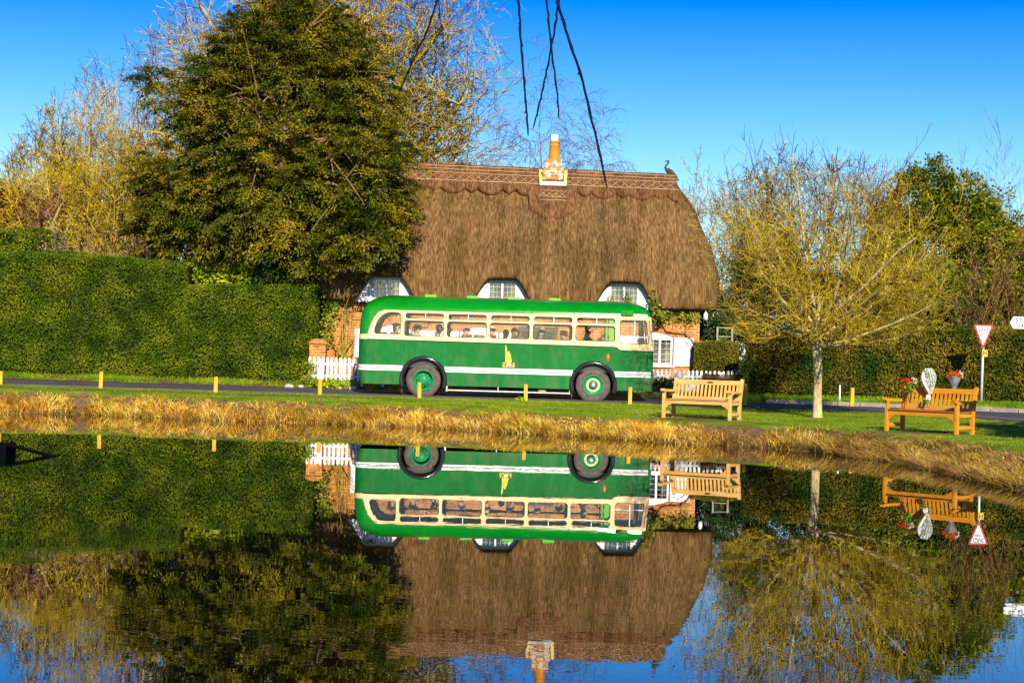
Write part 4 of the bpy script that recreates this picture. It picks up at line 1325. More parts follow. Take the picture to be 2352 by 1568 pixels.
m_thatch = thatchmat('thatch', [(0.060, 0.032, 0.012), (0.140, 0.077, 0.028), (0.26, 0.150, 0.060)], (0.58, 0.60, 0.48))
m_ridge = thatchmat('ridge_thatch', [(0.055, 0.025, 0.010), (0.14, 0.066, 0.026), (0.24, 0.125, 0.052)], (0.62, 0.6, 0.58))
m_hazel = pmat('hazel_rod', [(0.36, 0.22, 0.11), (0.55, 0.38, 0.22)], scale=20, rough=0.8)
m_render = pmat('white_render', [(0.66, 0.66, 0.70), (0.80, 0.80, 0.82)], scale=3, rough=0.8, fine=(30, 0.05))
m_sash = pmat('window_paint', [(0.62, 0.66, 0.68), (0.75, 0.78, 0.80)], scale=5, rough=0.5)
m_lead = smat('leaded_bar', (0.38, 0.42, 0.44), 0.5)
m_darkglass = pmat('dark_window_glass', [(0.008, 0.010, 0.014), (0.035, 0.04, 0.05)], scale=1.4, rough=0.06, spec=0.6)
m_curtain = pmat('curtain', [(0.42, 0.36, 0.26), (0.62, 0.55, 0.42)], scale=30, rough=0.9, stretch=(1, 1, 0.05))
m_oakbeam = smat('dark_beam', (0.03, 0.022, 0.018), 0.8)
m_terracotta = pmat('terracotta', [(0.50, 0.15, 0.010), (0.62, 0.22, 0.016)], scale=4, rough=0.7, stretch=(1, 1, 2))

cottage = thing('thatched_cottage', 'long brick cottage with a brown thatched roof, three eyebrow windows and central chimney', 'cottage', (0.2, 59.5, 0.8))

# height-dependent outline of the roof
XR_PX = [(1648, 700), (1652, 640), (1634, 570), (1612, 520), (1592, 470), (1572, 440), (1550, 408)]
def yf(z): return float(np.interp(z, [3.45, 3.9, 4.5, 5.5, 6.8, 7.9, 8.35], [EY, EY + 0.03, EY + 0.28, EY + 1.05, EY + 2.25, EY + 3.35, RY - 0.02]))
XR = []
for u, v in XR_PX:
    z = 5.0
    for _ in range(6):
        z = P(u, v, yf(z) + 1.2 if z < 7 else RY).z
    XR.append((z, P(u, v, min(yf(z) + 1.2, RY)).x))
XR.sort()
ZR_L, ZR_R = P(962, 381, RY).z, P(1548, 407, RY).z
ZRIDGE = 8.06
def tz(x, z): return z - 0.0165 * (x + 3.0) * max(0.0, min(1.3, (z - 4.6) / 3.4))
def xr(z): return float(interp(z, XR))
XC = 0.15
def xl(z): return 2 * XC - xr(z)
DORM = [P(889, 650, WY).x, P(1154, 660, WY).x, P(1433, 665, WY).x]
EAVE = [P(u, v, EY).z for u, v in ((735, 683), (1040, 690), (1300, 697), (1600, 705))]
ZE = sum(EAVE) / 4
def eave(x):
    """height of the thatch edge along the front: raised in an eyebrow over each window"""
    z = np.full(np.shape(x), ZE)
    for c in DORM:
        d = np.abs(np.asarray(x) - c)
        t = np.clip((1.04 - d) / 0.62, 0, 1)
        z = np.maximum(z, ZE + 0.80 * (0.35 * t + 0.65 * t * t * (3 - 2 * t)))
    return z
print('eave', ZE, 'ridge', ZR_L, ZR_R, 'dorm', DORM, 'xr', XR)
NF, NCR, NS = 190, 10, 22
def outline(z, grow=0.0):
    y0 = yf(z) - grow; y1 = 2 * RY - yf(z) + grow
    x0, x1 = xl(z) - grow, xr(z) + grow
    half = (y1 - y0) / 2
    r = max(0.02, min(1.1, half * 0.95))
    pts = []
    for i in range(NF): pts.append((x0 + r + (x1 - x0 - 2 * r) * i / (NF - 1), y0))
    for k in range(1, NCR): t = -PI / 2 + PI / 2 * k / NCR; pts.append((x1 - r + r * math.cos(t), y0 + r + r * math.sin(t)))
    for k in range(NS): pts.append((x1, y0 + r + (y1 - y0 - 2 * r) * k / (NS - 1)))
    for k in range(1, NCR): t = PI / 2 * k / NCR; pts.append((x1 - r + r * math.cos(t), y1 - r + r * math.sin(t)))
    for i in range(40): pts.append((x1 - r - (x1 - x0 - 2 * r) * i / 39, y1))
    for k in range(1, NCR): t = PI / 2 + PI / 2 * k / NCR; pts.append((x0 + r + r * math.cos(t), y1 - r + r * math.sin(t)))
    for k in range(NS): pts.append((x0, y1 - r - (y1 - y0 - 2 * r) * k / (NS - 1)))
    for k in range(1, NCR): t = PI + PI / 2 * k / NCR; pts.append((x0 + r + r * math.cos(t), y0 + r + r * math.sin(t)))
    return pts
zs = list(np.linspace(ZE, 5.6, 16)) + list(np.linspace(5.8, ZRIDGE - 0.03, 17))
rows = []
for z in zs:
    o = outline(z)
    row = []
    for i, (x, y) in enumerate(o):
        zz = z
        if i < NF and z < 5.6:
            e = float(eave(x)); t = (z - ZE) / (5.6 - ZE)
            zz = e + (5.6 - e) * t
        row.append([x, y, zz])
    rows.append(row)
# thatch edge: lip goes down a little and then inwards and up to the wall head
def lip(dy, dz):
    o = outline(ZE); row = []
    cx, cy = XC, RY
    for i, (x, y) in enumerate(o):
        e = float(eave(x)) if i < NF else ZE
        dx, ddy = x - cx, y - cy
        L_ = math.hypot(dx, ddy)
        if i < NF: row.append([x, y + dy, e + dz])
        else:
            sx = -math.copysign(min(dy, abs(dx)), dx) if abs(dx) > 5.2 else 0
            sy = -math.copysign(dy, ddy)
            row.append([x + sx, y + sy, e + dz])
    return row
R_ = [lip(0.75, 0.10), lip(0.50, -0.07), lip(0.22, -0.10), lip(0.06, -0.06)] + rows
V = np.array(R_, dtype=float)
nr_, nc_ = V.shape[:2]
flat = V.reshape(-1, 3)
# hand-laid unevenness and a slight sag of the ridge
bump_ = vnoise(flat, 3, 0.9) * 0.035 + vnoise(flat, 4, 3.2) * 0.012
flat[:, 2] = [tz(a_, b_) for a_, b_ in flat[:, [0, 2]]]
flat[:, 2] += bump_ * np.clip((flat[:, 2] - ZE + 0.15), 0, 1)
flat[:, 1] -= bump_ * 0.6 * (flat[:, 1] < RY)
idx = np.arange(nr_ * nc_).reshape(nr_, nc_)
F = np.stack([idx[:-1].ravel(), np.roll(idx, -1, 1)[:-1].ravel(), np.roll(idx, -1, 1)[1:].ravel(), idx[1:].ravel()], 1)
tagr = np_mesh('roof', flat, F, m_thatch, cottage, smooth=True)

# ridge cap with scalloped edge, laid over the front (and back) of the roof
def roof_pt(x, z, off):
    sl = (yf(z + 0.05) - yf(z - 0.05)) / 0.1
    nn = math.hypot(1, sl)
    return (x, yf(z) - off * 1 / nn, tz(x, z + off * sl / nn))
def scallop(x):
    """drop of the cap's lower edge below the ridge, in z"""
    p = (x / 0.62) % 2.0
    if p < 1.25: d = 0.78 + 0.20 * math.sin(PI * p / 1.25) ** 0.6
    else: d = 0.78 + 0.16 * (1 - abs((p - 1.625) / 0.375))
    q = (x - APX)
    if abs(q) < 0.78: d = max(d, 1.22 + 0.50 * (max(0, 1 - (q / 0.78) ** 2)) ** 0.5 + 0.09 * abs(math.sin(q * 6.2)))
    return d
APX = P(1268, 460, RY - 0.8).x
X0, X1 = xl(7.9) + 0.05, xr(7.9) - 0.05
NX, NZ = 420, 9
rowsC = []
for j in range(NZ):
    row = []
    for i in range(NX):
        x = X0 + (X1 - X0) * i / (NX - 1)
        d = scallop(x) * (1 - j / (NZ - 1)) + 0.0
        z = ZRIDGE + 0.05 - d
        zc = min(z, ZRIDGE - 0.02)
        xx = max(min(x, xr(zc) - 0.01), xl(zc) + 0.01)
        o_ = 0.135 if j > 0 else 0.125
        px_ = roof_pt(xx, zc, o_)
        row.append((px_[0], px_[1], px_[2] + (0.05 if j == NZ - 1 else 0)))
    rowsC.append(row)
under = []
for i in range(NX):
    x = X0 + (X1 - X0) * i / (NX - 1)
    z = ZRIDGE + 0.05 - scallop(x)
    xx = max(min(x, xr(z) - 0.01), xl(z) + 0.01)
    under.append(roof_pt(xx, z + 0.02, -0.02))
back = [(p[0], 2 * RY - p[1], p[2]) for p in rowsC[NZ // 2]]
back2 = [(p[0], 2 * RY - p[1] - 0.1, p[2] - 0.12) for p in rowsC[NZ // 2]]
V = np.array([under] + rowsC + [back, back2]); nr_, nc_ = V.shape[:2]
fl = V.reshape(-1, 3); fl[:, 2] += vnoise(fl, 8, 2.5) * 0.012
idx = np.arange(nr_ * nc_).reshape(nr_, nc_)
F = np.stack([idx[:-1, :-1].ravel(), idx[:-1, 1:].ravel(), idx[1:, 1:].ravel(), idx[1:, :-1].ravel()], 1)
np_mesh('ridge_cap', fl, F, m_ridge, cottage, smooth=True)
# hazel rods: three plain lines, then a band of crosses
g = MB()
CHX = P(1271, 400, RY - 1.0).x
def rod(x0, x1, d0, d1, r=0.013, off=0.15):
    n = max(2, int(abs(x1 - x0) / 0.35) + 1)
    pts = []
    for k in range(n + 1):
        x = x0 + (x1 - x0) * k / n; z = ZRIDGE + 0.05 - (d0 + (d1 - d0) * k / n) + 0.008 * math.sin(x * 7 + d0 * 30)
        z = min(z, ZRIDGE - 0.02)
        pts.append(roof_pt(max(min(x, xr(z)), xl(z)), z, off))
    g.tube(pts, r, 4)
for (xa, xb) in ((X0 - 0.02, CHX - 0.36), (CHX + 0.40, X1 + 0.05)):
    for d in (0.09, 0.21, 0.34): rod(xa, xb, d, d, 0.012)
    rod(xa, xb, 0.62, 0.62, 0.014)
    x = xa
    while x + 0.30 < xb:
        rod(x, x + 0.30, 0.36, 0.60, 0.008); rod(x, x + 0.30, 0.60, 0.36, 0.008)
        x += 0.30
for d in (0.80, 1.02, 1.14): rod(APX - 0.45, APX + 0.45, d + 0.06, d + 0.06, 0.012, 0.155)
for k in range(4):
    x = APX - 0.42 + k * 0.21
    rod(x, x + 0.21, 0.88, 1.06, 0.009, 0.155); rod(x, x + 0.21, 1.06, 0.88, 0.009, 0.155)
g.build('hazel_rods', m_hazel, cottage)

# walls
WXL, WXR = P(748, 740, WY).x, P(1607, 750, WY).x
WXL = min(WXL, xl(3.6) + 0.5)
g = MB()
wtop = ZE + 0.30
GROUND = 0.55
def arch_poly(cx, hw, z0, z1, rise, n=10):
    out = [(cx - hw, z0), (cx + hw, z0)]
    for k in range(n + 1):
        t = k / n
        out.append((cx + hw - 2 * hw * t, z1 + rise * math.sin(PI * t)))
    return out
WIN = []   # ground floor windows: centre x, half width, sill, head
zs_, zh_ = P(1520, 838, WY).z, P(1520, 776, WY).z
wx1 = P(1546, 800, WY).x
WIN = [P(906, 800, WY).x, P(1072, 800, WY).x, P(1250, 790, WY).x - 6.0, wx1 - 0.62]
WIN = [P(906, 800, WY).x, P(1100, 800, WY).x, wx1 - 0.62]
HWW = 0.62
DOORX = P(1160, 780, WY).x
DOORX = (WIN[1] + WIN[2]) / 2 - 0.9
holes = [arch_poly(c, HWW, zs_ - 0.05, zh_ + 0.02, 0.16) for c in WIN]
door_hole = [(DOORX - 0.45, GROUND + 0.3), (DOORX + 0.45, GROUND + 0.3), (DOORX + 0.45, 2.75), (DOORX - 0.45, 2.75)]
g.plate([[(WXL, GROUND), (WXR, GROUND), (WXR, wtop), (WXL, wtop)]] + holes + [door_hole], WY, WY + 0.25)
g.box((WXL, WY + 0.26, GROUND), (WXL + 0.25, 2 * RY - WY, wtop)); g.box((WXR - 0.25, WY + 0.26, GROUND), (WXR, 2 * RY - WY, wtop))
g.box((WXL, 2 * RY - WY - 0.25, GROUND), (WXR, 2 * RY - WY, wtop))
g.build('brick_wall', m_brick, cottage)
# arched soldier courses
m_soldier = pmat('soldier_brick', [(0.40, 0.13, 0.03), (0.52, 0.19, 0.045)], scale=9, rough=0.9)
for c in WIN:
    g = MB()
    for k in range(21):
        t = -1 + 2 * k / 20
        zz = zh_ + 0.03 + 0.16 * math.cos(t * PI / 2) 
        M = Matrix.Translation((c + t * (HWW + 0.10), WY - 0.01, zz)) @ Matrix.Rotation(math.radians(t * 14), 4, 'Y')
        g.box((-0.029, 0, 0), (0.029, 0.05, 0.21), 0.004, M)
    g.build('brick_arch', m_soldier, cottage)

def leaded_window(name, x0, x1, z0, z1, y, parent, lights=2, cols=3, rws=4, curt=True, fr=0.05):
    f = MB()
    f.plate([[(x0, z0), (x1, z0), (x1, z1), (x0, z1)], [(x0 + fr, z0 + fr), (x1 - fr, z0 + fr), (x1 - fr, z1 - fr), (x0 + fr, z1 - fr)]], y - 0.03, y + 0.05)
    for k in range(1, lights):
        c = x0 + (x1 - x0) * k / lights
        f.box((c - fr * 0.55, y - 0.028, z0 + fr), (c + fr * 0.55, y + 0.05, z1 - fr))
    fo = f.build(name, m_sash, parent)
    b = MB()
    for k in range(lights):
        a0 = x0 + (x1 - x0) * k / lights + fr * 0.8; a1 = x0 + (x1 - x0) * (k + 1) / lights - fr * 0.8
        for i in range(1, cols): b.box((a0 + (a1 - a0) * i / cols - 0.006, y + 0.004, z0 + fr), (a0 + (a1 - a0) * i / cols + 0.006, y + 0.018, z1 - fr))
        for i in range(1, rws): b.box((a0, y + 0.002, z0 + (z1 - z0) * i / rws - 0.006), (a1, y + 0.016, z0 + (z1 - z0) * i / rws + 0.006))
    b.build('glazing_bars', m_lead, fo)
    p = MB(); p.box((x0 + fr * 0.5, y + 0.02, z0 + fr * 0.5), (x1 - fr * 0.5, y + 0.03, z1 - fr * 0.5))
    p.build('pane', glass_cottage, fo)
    if curt:
        c_ = MB()
        for s, w0 in ((0, 0.0), (1, 0.0)):
            xa = x0 + fr if s == 0 else x1 - fr - 0.17
            rg = []
            for h_ in (z0 + fr, z1 - fr):
                rg.append([(xa + 0.17 * i / 12, y + 0.10 + 0.015 * math.sin(i * 1.9), h_) for i in range(13)])
            c_.loft(rg, closed=False)
        c_.build('curtain', m_curtain, fo)
    return fo
glass_cottage = glassmat('cottage_glass', 0.75, 0.10)
g = MB(); g.box((WXL + 0.3, WY + 0.9, GROUND + 0.2), (WXR - 0.3, WY + 0.92, wtop + 1.0)); g.build('room_shade_sheet', smat('painted_room_shade', (0.012, 0.011, 0.010), 0.9), cottage)  # flat sheet behind the panes, the shade of the rooms put into its colour
# eyebrow gables and their windows
for i, c in enumerate(DORM):
    g = MB()
    hw = 0.48
    ztop = ZE + 0.95
    pl_ = [(c - 1.05, ZE - 0.10), (c + 1.05, ZE - 0.10), (c + 1.0, ZE + 0.1), (c + 0.5, ztop), (c - 0.5, ztop), (c - 1.0, ZE + 0.1)]
    x0, x1, z0, z1 = c - 0.46, c + 0.46, ZE - 0.02, ZE + 0.66
    yg = WY - 0.16
    g.plate([pl_, [(x0, z0), (x1, z0), (x1, z1), (x0, z1)]], yg, yg + 0.15)
    g.build('dormer_gable', m_render, cottage)
    leaded_window('dormer_window', x0 + 0.004, x1 - 0.004, z0 + 0.004, z1 - 0.004, yg + 0.03, cottage, 2, 3, 4)
    g = MB(); g.box((c - 0.95, yg - 0.03, ZE - 0.16), (c + 0.95, yg + 0.1, ZE - 0.104)); g.build('dormer_sill', m_oakbeam, cottage)
# ground floor windows with white arched heads and shutters
for i, c in enumerate(WIN):
    fo = leaded_window('window', c - HWW + 0.02, c + HWW - 0.02, zs_, zh_, WY + 0.02, cottage, 3, 2, 5, fr=0.06)
    h = MB(); h.plate([[(c - HWW + 0.005, zh_ + 0.003), (c + HWW - 0.005, zh_ + 0.003)] + arch_poly(c, HWW - 0.005, 0, zh_ + 0.01, 0.155)[2:]], WY - 0.02, WY + 0.06)
    h.build('arched_head', m_render, fo)
    s = MB(); s.box((c - HWW - 0.05, WY - 0.08, zs_ - 0.075), (c + HWW + 0.05, WY + 0.02, zs_ - 0.01), 0.006); s.build('sill', m_render, fo)
    for sg in (-1, 1):
        s = MB()
        xa, xb = sorted((c + sg * (HWW + 0.02), c + sg * (HWW + 0.64)))
        s.box((xa, WY - 0.05, zs_ - 0.02), (xb, WY - 0.012, zh_ + 0.03), 0.006)
        for k in (0.33, 0.66):
            s.box((xa + 0.015, WY - 0.066, zs_ + (zh_ - zs_) * k - 0.03), (xb - 0.015, WY - 0.051, zs_ + (zh_ - zs_) * k + 0.03))
        s.build('shutter', m_render, cottage)
# door with a dark open porch
d = MB(); d.box((DOORX - 0.44, WY + 0.08, GROUND + 0.3), (DOORX + 0.44, WY + 0.13, 2.74)); do = d.build('door', smat('dark_door', (0.025, 0.03, 0.03), 0.6), cottage)
d = MB()
d.box((DOORX - 0.62, WY - 0.62, 2.62), (DOORX + 0.62, WY - 0.01, 2.78), 0.02)
for sg in (-1, 1): d.box((DOORX + sg * 0.55 - 0.05, WY - 0.6, 0.7), (DOORX + sg * 0.55 + 0.05, WY - 0.5, 2.62))
d.build('porch', m_oakbeam, cottage)

# chimney
def cpt(u, v): q = P(u, v, RY - 0.85); return q.x, q.z
cx_, zb = cpt(1270, 432); _, z1 = cpt(1271, 402); _, z2 = cpt(1273, 366); _, z3 = cpt(1274, 321); _, z4 = cpt(1275, 307)
yc = RY - 0.45
ch = MB()
def cbox(hw, hd, z0, z1, taper=0.0):
    ch.loft([[(cx_ + sx * hw, yc + sy * hd, z0) for sx, sy in ((-1, -1), (1, -1), (1, 1), (-1, 1))],
             [(cx_ + sx * (hw - taper), yc + sy * (hd - taper), z1) for sx, sy in ((-1, -1), (1, -1), (1, 1), (-1, 1))]], cap0=True, cap1=True, smooth=False)
cbox(0.325, 0.36, zb - 0.8, z1)
cbox(0.35, 0.385, z1 + 0.001, z1 + 0.07)
cbox(0.375, 0.41, z1 + 0.071, z1 + 0.15)
cbox(0.33, 0.365, z1 + 0.151, z1 + 0.24)
cbox(0.295, 0.33, z1 + 0.241, z1 + 0.33)
cbox(0.265, 0.30, z1 + 0.331, z2)
cho = ch.build('chimney', m_brick2, cottage)
ch = MB()
hh = z3 - z2
ch.lathe([(0.19, -0.02), (0.192, 0.03), (0.185, 0.05), (0.175, 0.35 * hh), (0.155, 0.72 * hh), (0.165, 0.74 * hh), (0.165, 0.78 * hh), (0.15, 0.80 * hh), (0.148, 0.90 * hh), (0.162, 0.92 * hh), (0.162, hh), (0.13, hh), (0.12, 0.8 * hh)], (cx_ + 0.02, yc, z2), 'Z', 28)
pot = ch.build('chimney_pot', m_terracotta, cho)
ch = MB(); ch.plate([[(cx_ - 0.10, z3 + 0.005), (cx_ + 0.15, z3 + 0.005), (cx_ + 0.15, z4), (cx_ - 0.10, z4)]], yc - 0.12, yc - 0.10)
ch.plate([[(cx_ - 0.10, z3 + 0.005), (cx_ + 0.15, z3 + 0.005), (cx_ + 0.15, z4), (cx_ - 0.10, z4)]], yc + 0.10, yc + 0.12)
ch.cur = 1
for x in (cx_ - 0.112, cx_ + 0.138): ch.box((x, yc - 0.125, z3), (x + 0.025, yc + 0.125, z4 + 0.01))
ch.build('cowl', [smat('white_cowl', (0.8, 0.8, 0.8), 0.6), m_under], pot)
ch = MB()
for sg in (-1, 1):
    rgs = []
    for k in range(6):
        zz = zb + 0.02 + 0.62 * k / 5
        q0 = roof_pt(cx_, min(zz, ZRIDGE - 0.05), 0.20); xo = 0.335 + 0.035 * k / 5 + 0.015 * (k % 2)
        rgs.append([(cx_ + sg * xo, q0[1], q0[2]), (cx_ + sg * (xo + 0.10), q0[1], q0[2] - 0.01), (cx_ + sg * (xo + 0.10), q0[1] + 0.2, q0[2]), (cx_ + sg * xo, q0[1] + 0.2, q0[2])])
    ch.loft(rgs, cap0=True, cap1=True, smooth=False)
ch.build('flaunching', pmat('yellow_mortar', [(0.55, 0.40, 0.08), (0.72, 0.58, 0.22)], scale=9, rough=0.9, bump=0.02), cho)
ch = MB()
p0 = roof_pt(cx_, zb - 0.02, 0.19); p1 = roof_pt(cx_, zb + 0.13, 0.20)
for k in range(5):
    xa = cx_ - 0.44 + k * 0.176
    ch.loft([[(xa, p0[1], p0[2]), (xa + 0.17, p0[1], p0[2]), (xa + 0.17, p0[1] + 0.05, p0[2]), (xa, p0[1] + 0.05, p0[2])],
             [(xa, p1[1], p1[2]), (xa + 0.17, p1[1], p1[2]), (xa + 0.17, p1[1] + 0.05, p1[2]), (xa, p1[1] + 0.05, p1[2])]], cap0=True, cap1=True, smooth=False)
ch.build('lead_apron', pmat('lead_sheet', [(0.42, 0.40, 0.37), (0.58, 0.56, 0.52)], scale=9, rough=0.7), cho)

# straw heron finial on the ridge
def rp(u, v): q = P(u, v, RY); return q
g = MB()
body = [(1529, 391), (1533, 391), (1541, 397), (1550, 405), (1559, 415)]
neck = [(1531, 391), (1528, 385), (1531, 379), (1535.5, 374), (1535.5, 370.5), (1532.5, 369)]
g.tube([rp(*p) for p in body], [0.05, 0.085, 0.10, 0.07, 0.02], 10)
g.tube([rp(*p) for p in neck], [0.055, 0.038, 0.030, 0.028, 0.034, 0.034], 8)
g.tube([rp(1533.5, 369.5), rp(1529.5, 370.8), rp(1525, 373)], [0.03, 0.016, 0.004], 6)
fin = g.build('heron_finial', pmat('dark_straw', [(0.025, 0.022, 0.012), (0.08, 0.06, 0.03)], scale=14, rough=0.9), cottage)
g = MB()
for du in (0, 4): g.tube([rp(1535 + du, 395), rp(1535 + du, 414)], 0.012, 5)
g.build('leg', m_oakbeam, fin)
# lamp by the right-hand corner
q = P(1621, 727, WY - 0.15)
lm = thing('wall_lamp', 'white cylindrical lantern under the right end of the thatch', 'lamp', (q.x, q.y, q.z))
g = MB(); g.lathe([(0.0, -0.10), (0.065, -0.10), (0.068, 0.08), (0.0, 0.08)], q, 'Z', 18); g.build('lamp_shade', smat('frosted_white', (0.75, 0.78, 0.8), 0.4), lm)
g = MB(); g.lathe([(0.0, 0.16), (0.03, 0.13), (0.075, 0.082)], q, 'Z', 18)
g.tube([q + Vector((0, 0, 0.1)), q + Vector((0, 0, 0.2)), q + Vector((-0.12, 0.12, 0.2))], 0.012, 6); g.build('lamp_cap', m_sash, lm)
# ------------------------------------------------------------------ posts, fences, benches, signs, flowers
m_yellowwood = pmat('yellow_timber', [(0.46, 0.24, 0.015), (0.66, 0.38, 0.03)], scale=3, rough=0.8, stretch=(4, 4, 0.6), fine=(30, 0.15))
m_picket = pmat('picket_white', [(0.70, 0.70, 0.74), (0.80, 0.80, 0.83)], scale=6, rough=0.7, fine=(30, 0.06))
POSTS = [(2, 850, 880, 'leftmost yellow timber verge post, at the far end of the road'), (231.5, 853, 891, 'yellow timber verge post between the tall hedge and the pale reed clump'),
         (495.5, 866, 902, 'yellow timber verge post before the lower part of the long hedge'), (735, 870, 905, 'yellow timber verge post before the left white picket fence'),
         (963.5, 878, 914, 'yellow timber verge post before the rear wheel of the bus'), (1207.5, 882, 920, 'yellow timber verge post before the middle of the bus'),
         (1446, 890, 929, 'yellow timber verge post before the front end of the bus'), (1711, 880, 930, 'yellow timber verge post half hidden behind the pale bench'),
         (1956, 900, 943, 'yellow timber verge post between the small tree and the flower-laden bench')]
def make_post():
    g = MB()
    H = 0.47
    g.loft([[(sx * 0.05, sy * 0.05, z) for sx, sy in ((-1, -1), (1, -1), (1, 1), (-1, 1))] for z in (-0.15, H - 0.03)], cap0=True, smooth=False)
    g.loft([[(sx * s, sy * s, z) for sx, sy in ((-1, -1), (1, -1), (1, 1), (-1, 1))] for z, s in ((H - 0.03, 0.05), (H, 0.036))], cap1=True, smooth=False)
    return g.build('verge_post', m_yellowwood)
post0 = make_post()
for i, (u, v0, v1, lab) in enumerate(POSTS):
    o = post0 if i == 0 else post0.copy()
    if i: COL.objects.link(o)
    D = 50.6 if u < 1600 else (48.6 if u < 1800 else 49.6)
    for _ in range(8):
        q = P(u, v1, D); zg = gz(q.x, D)
        D = D * (CAMZ - zg) / max(0.2, CAMZ - q.z)
        D = min(max(D, 46.5), 51.3)
    q = P(u, v1, D)
    o.location = (q.x, D, gz(q.x, D))
    o.rotation_euler = (random.uniform(-0.03, 0.03), random.uniform(-0.03, 0.03), random.uniform(-0.2, 0.2))
    s = (v1 - v0) / FPX * D / 0.47
    o.scale = (1, 1, s)
    tag(o, lab, 'post', 'yellow timber posts along the road')

def picket_fence(u0, u1, vtop0, vtop1, D, label, pitch=0.132, h=0.70):
    a = P(u0, vtop0, D); b_ = P(u1, vtop1, D)
    root = thing('picket_fence', label, 'fence', ((a.x + b_.x) / 2, D, gz((a.x + b_.x) / 2, D)))
    n = int((b_.x - a.x) / pitch)
    pk = MB()
    pk.plate([[(-0.037, 0), (0.037, 0), (0.037, h - 0.045), (0.02, h - 0.008), (0, h), (-0.02, h - 0.008), (-0.037, h - 0.045)]], -0.011, 0.011)
    first = pk.build('picket', m_picket, root, world=False)
    for k in range(n + 1):
        o = first if k == 0 else first.copy()
        if k: COL.objects.link(o); o.parent = root
        t = k / n
        o.location = Vector((a.x + (b_.x - a.x) * t, D - 0.03, a.z + (b_.z - a.z) * t - h + random.uniform(-0.006, 0.006))) - Vector(root.location)
        o.rotation_euler = (0, random.uniform(-0.012, 0.012), 0)
    for f in (0.22, 0.72):
        r = MB()
        r.loft([[(p.x, D + dy, p.z - h + h * f + dz) for dy, dz in ((-0.018, -0.03), (0.018, -0.03), (0.018, 0.03), (-0.018, 0.03))] for p in (a, b_)], cap0=True, cap1=True, smooth=False)
        r.build('rail', m_picket, root)
    for k in range(4):
        t = (k + 0.5) / 4
        x = a.x + (b_.x - a.x) * t; zt = a.z + (b_.z - a.z) * t
        r = MB(); r.box((x - 0.04, D + 0.02, gz(x, D) - 0.1), (x + 0.04, D + 0.10, zt - 0.05)); r.build('fence_post', m_picket, root)
picket_fence(712, 905, 819, 824, 55.95, 'white picket fence between the long hedge and the back of the bus', h=0.74)
picket_fence(1400, 1692, 846, 852, 55.95, 'white picket fence running from the front of the bus to the right hedge', h=0.72)

# low garden wall with a round coping
a = P(712, 778, 56.9); b_ = P(749, 780, 56.9)
gw = thing('garden_wall', 'stub of low orange brick wall with round coping behind the left picket fence', 'wall', (a.x, 56.9, 0.8))
g = MB()
g.box((a.x, 56.8, 0.6), (b_.x, 58.6, a.z - 0.16)); g.build('brickwork', m_brick, gw)
g = MB()
rg = []
for x_, yy in ((0, 56.76), (0, 58.6)):
    rg.append([(a.x - 0.03 + (b_.x - a.x + 0.06) * (0.5 - 0.5 * math.cos(t)), yy, a.z - 0.17 + 0.18 * math.sin(t)) for t in np.linspace(0, PI, 14)])
g.loft(rg, closed=True, cap0=True, cap1=True); g.build('coping', m_brick, gw)
m_oldwhite = pmat('old_white_paint', [(0.16, 0.15, 0.12), (0.32, 0.30, 0.26)], scale=6, rough=0.8)
# white garden gate rail seen over the small hedge
a = P(1646, 752, 58.6); b_ = P(1684, 757, 58.6)
gg = thing('garden_gate', 'white wooden gate frame showing above the clipped bush right of the cottage', 'gate', ((a.x + b_.x) / 2, 58.6, 0.9))
for x in (a.x + 0.03, b_.x - 0.03):
    g = MB(); g.box((x - 0.03, 58.57, 0.85), (x + 0.03, 58.63, a.z + 0.03)); g.build('gate_post', m_oldwhite, gg)
g = MB()
for dz in (0.0, -0.28, -0.9): g.box((a.x + 0.08, 58.575, a.z + dz - 0.018), (b_.x - 0.08, 58.615, a.z + dz + 0.018))
g.build('gate_leaf', m_oldwhite, gg)

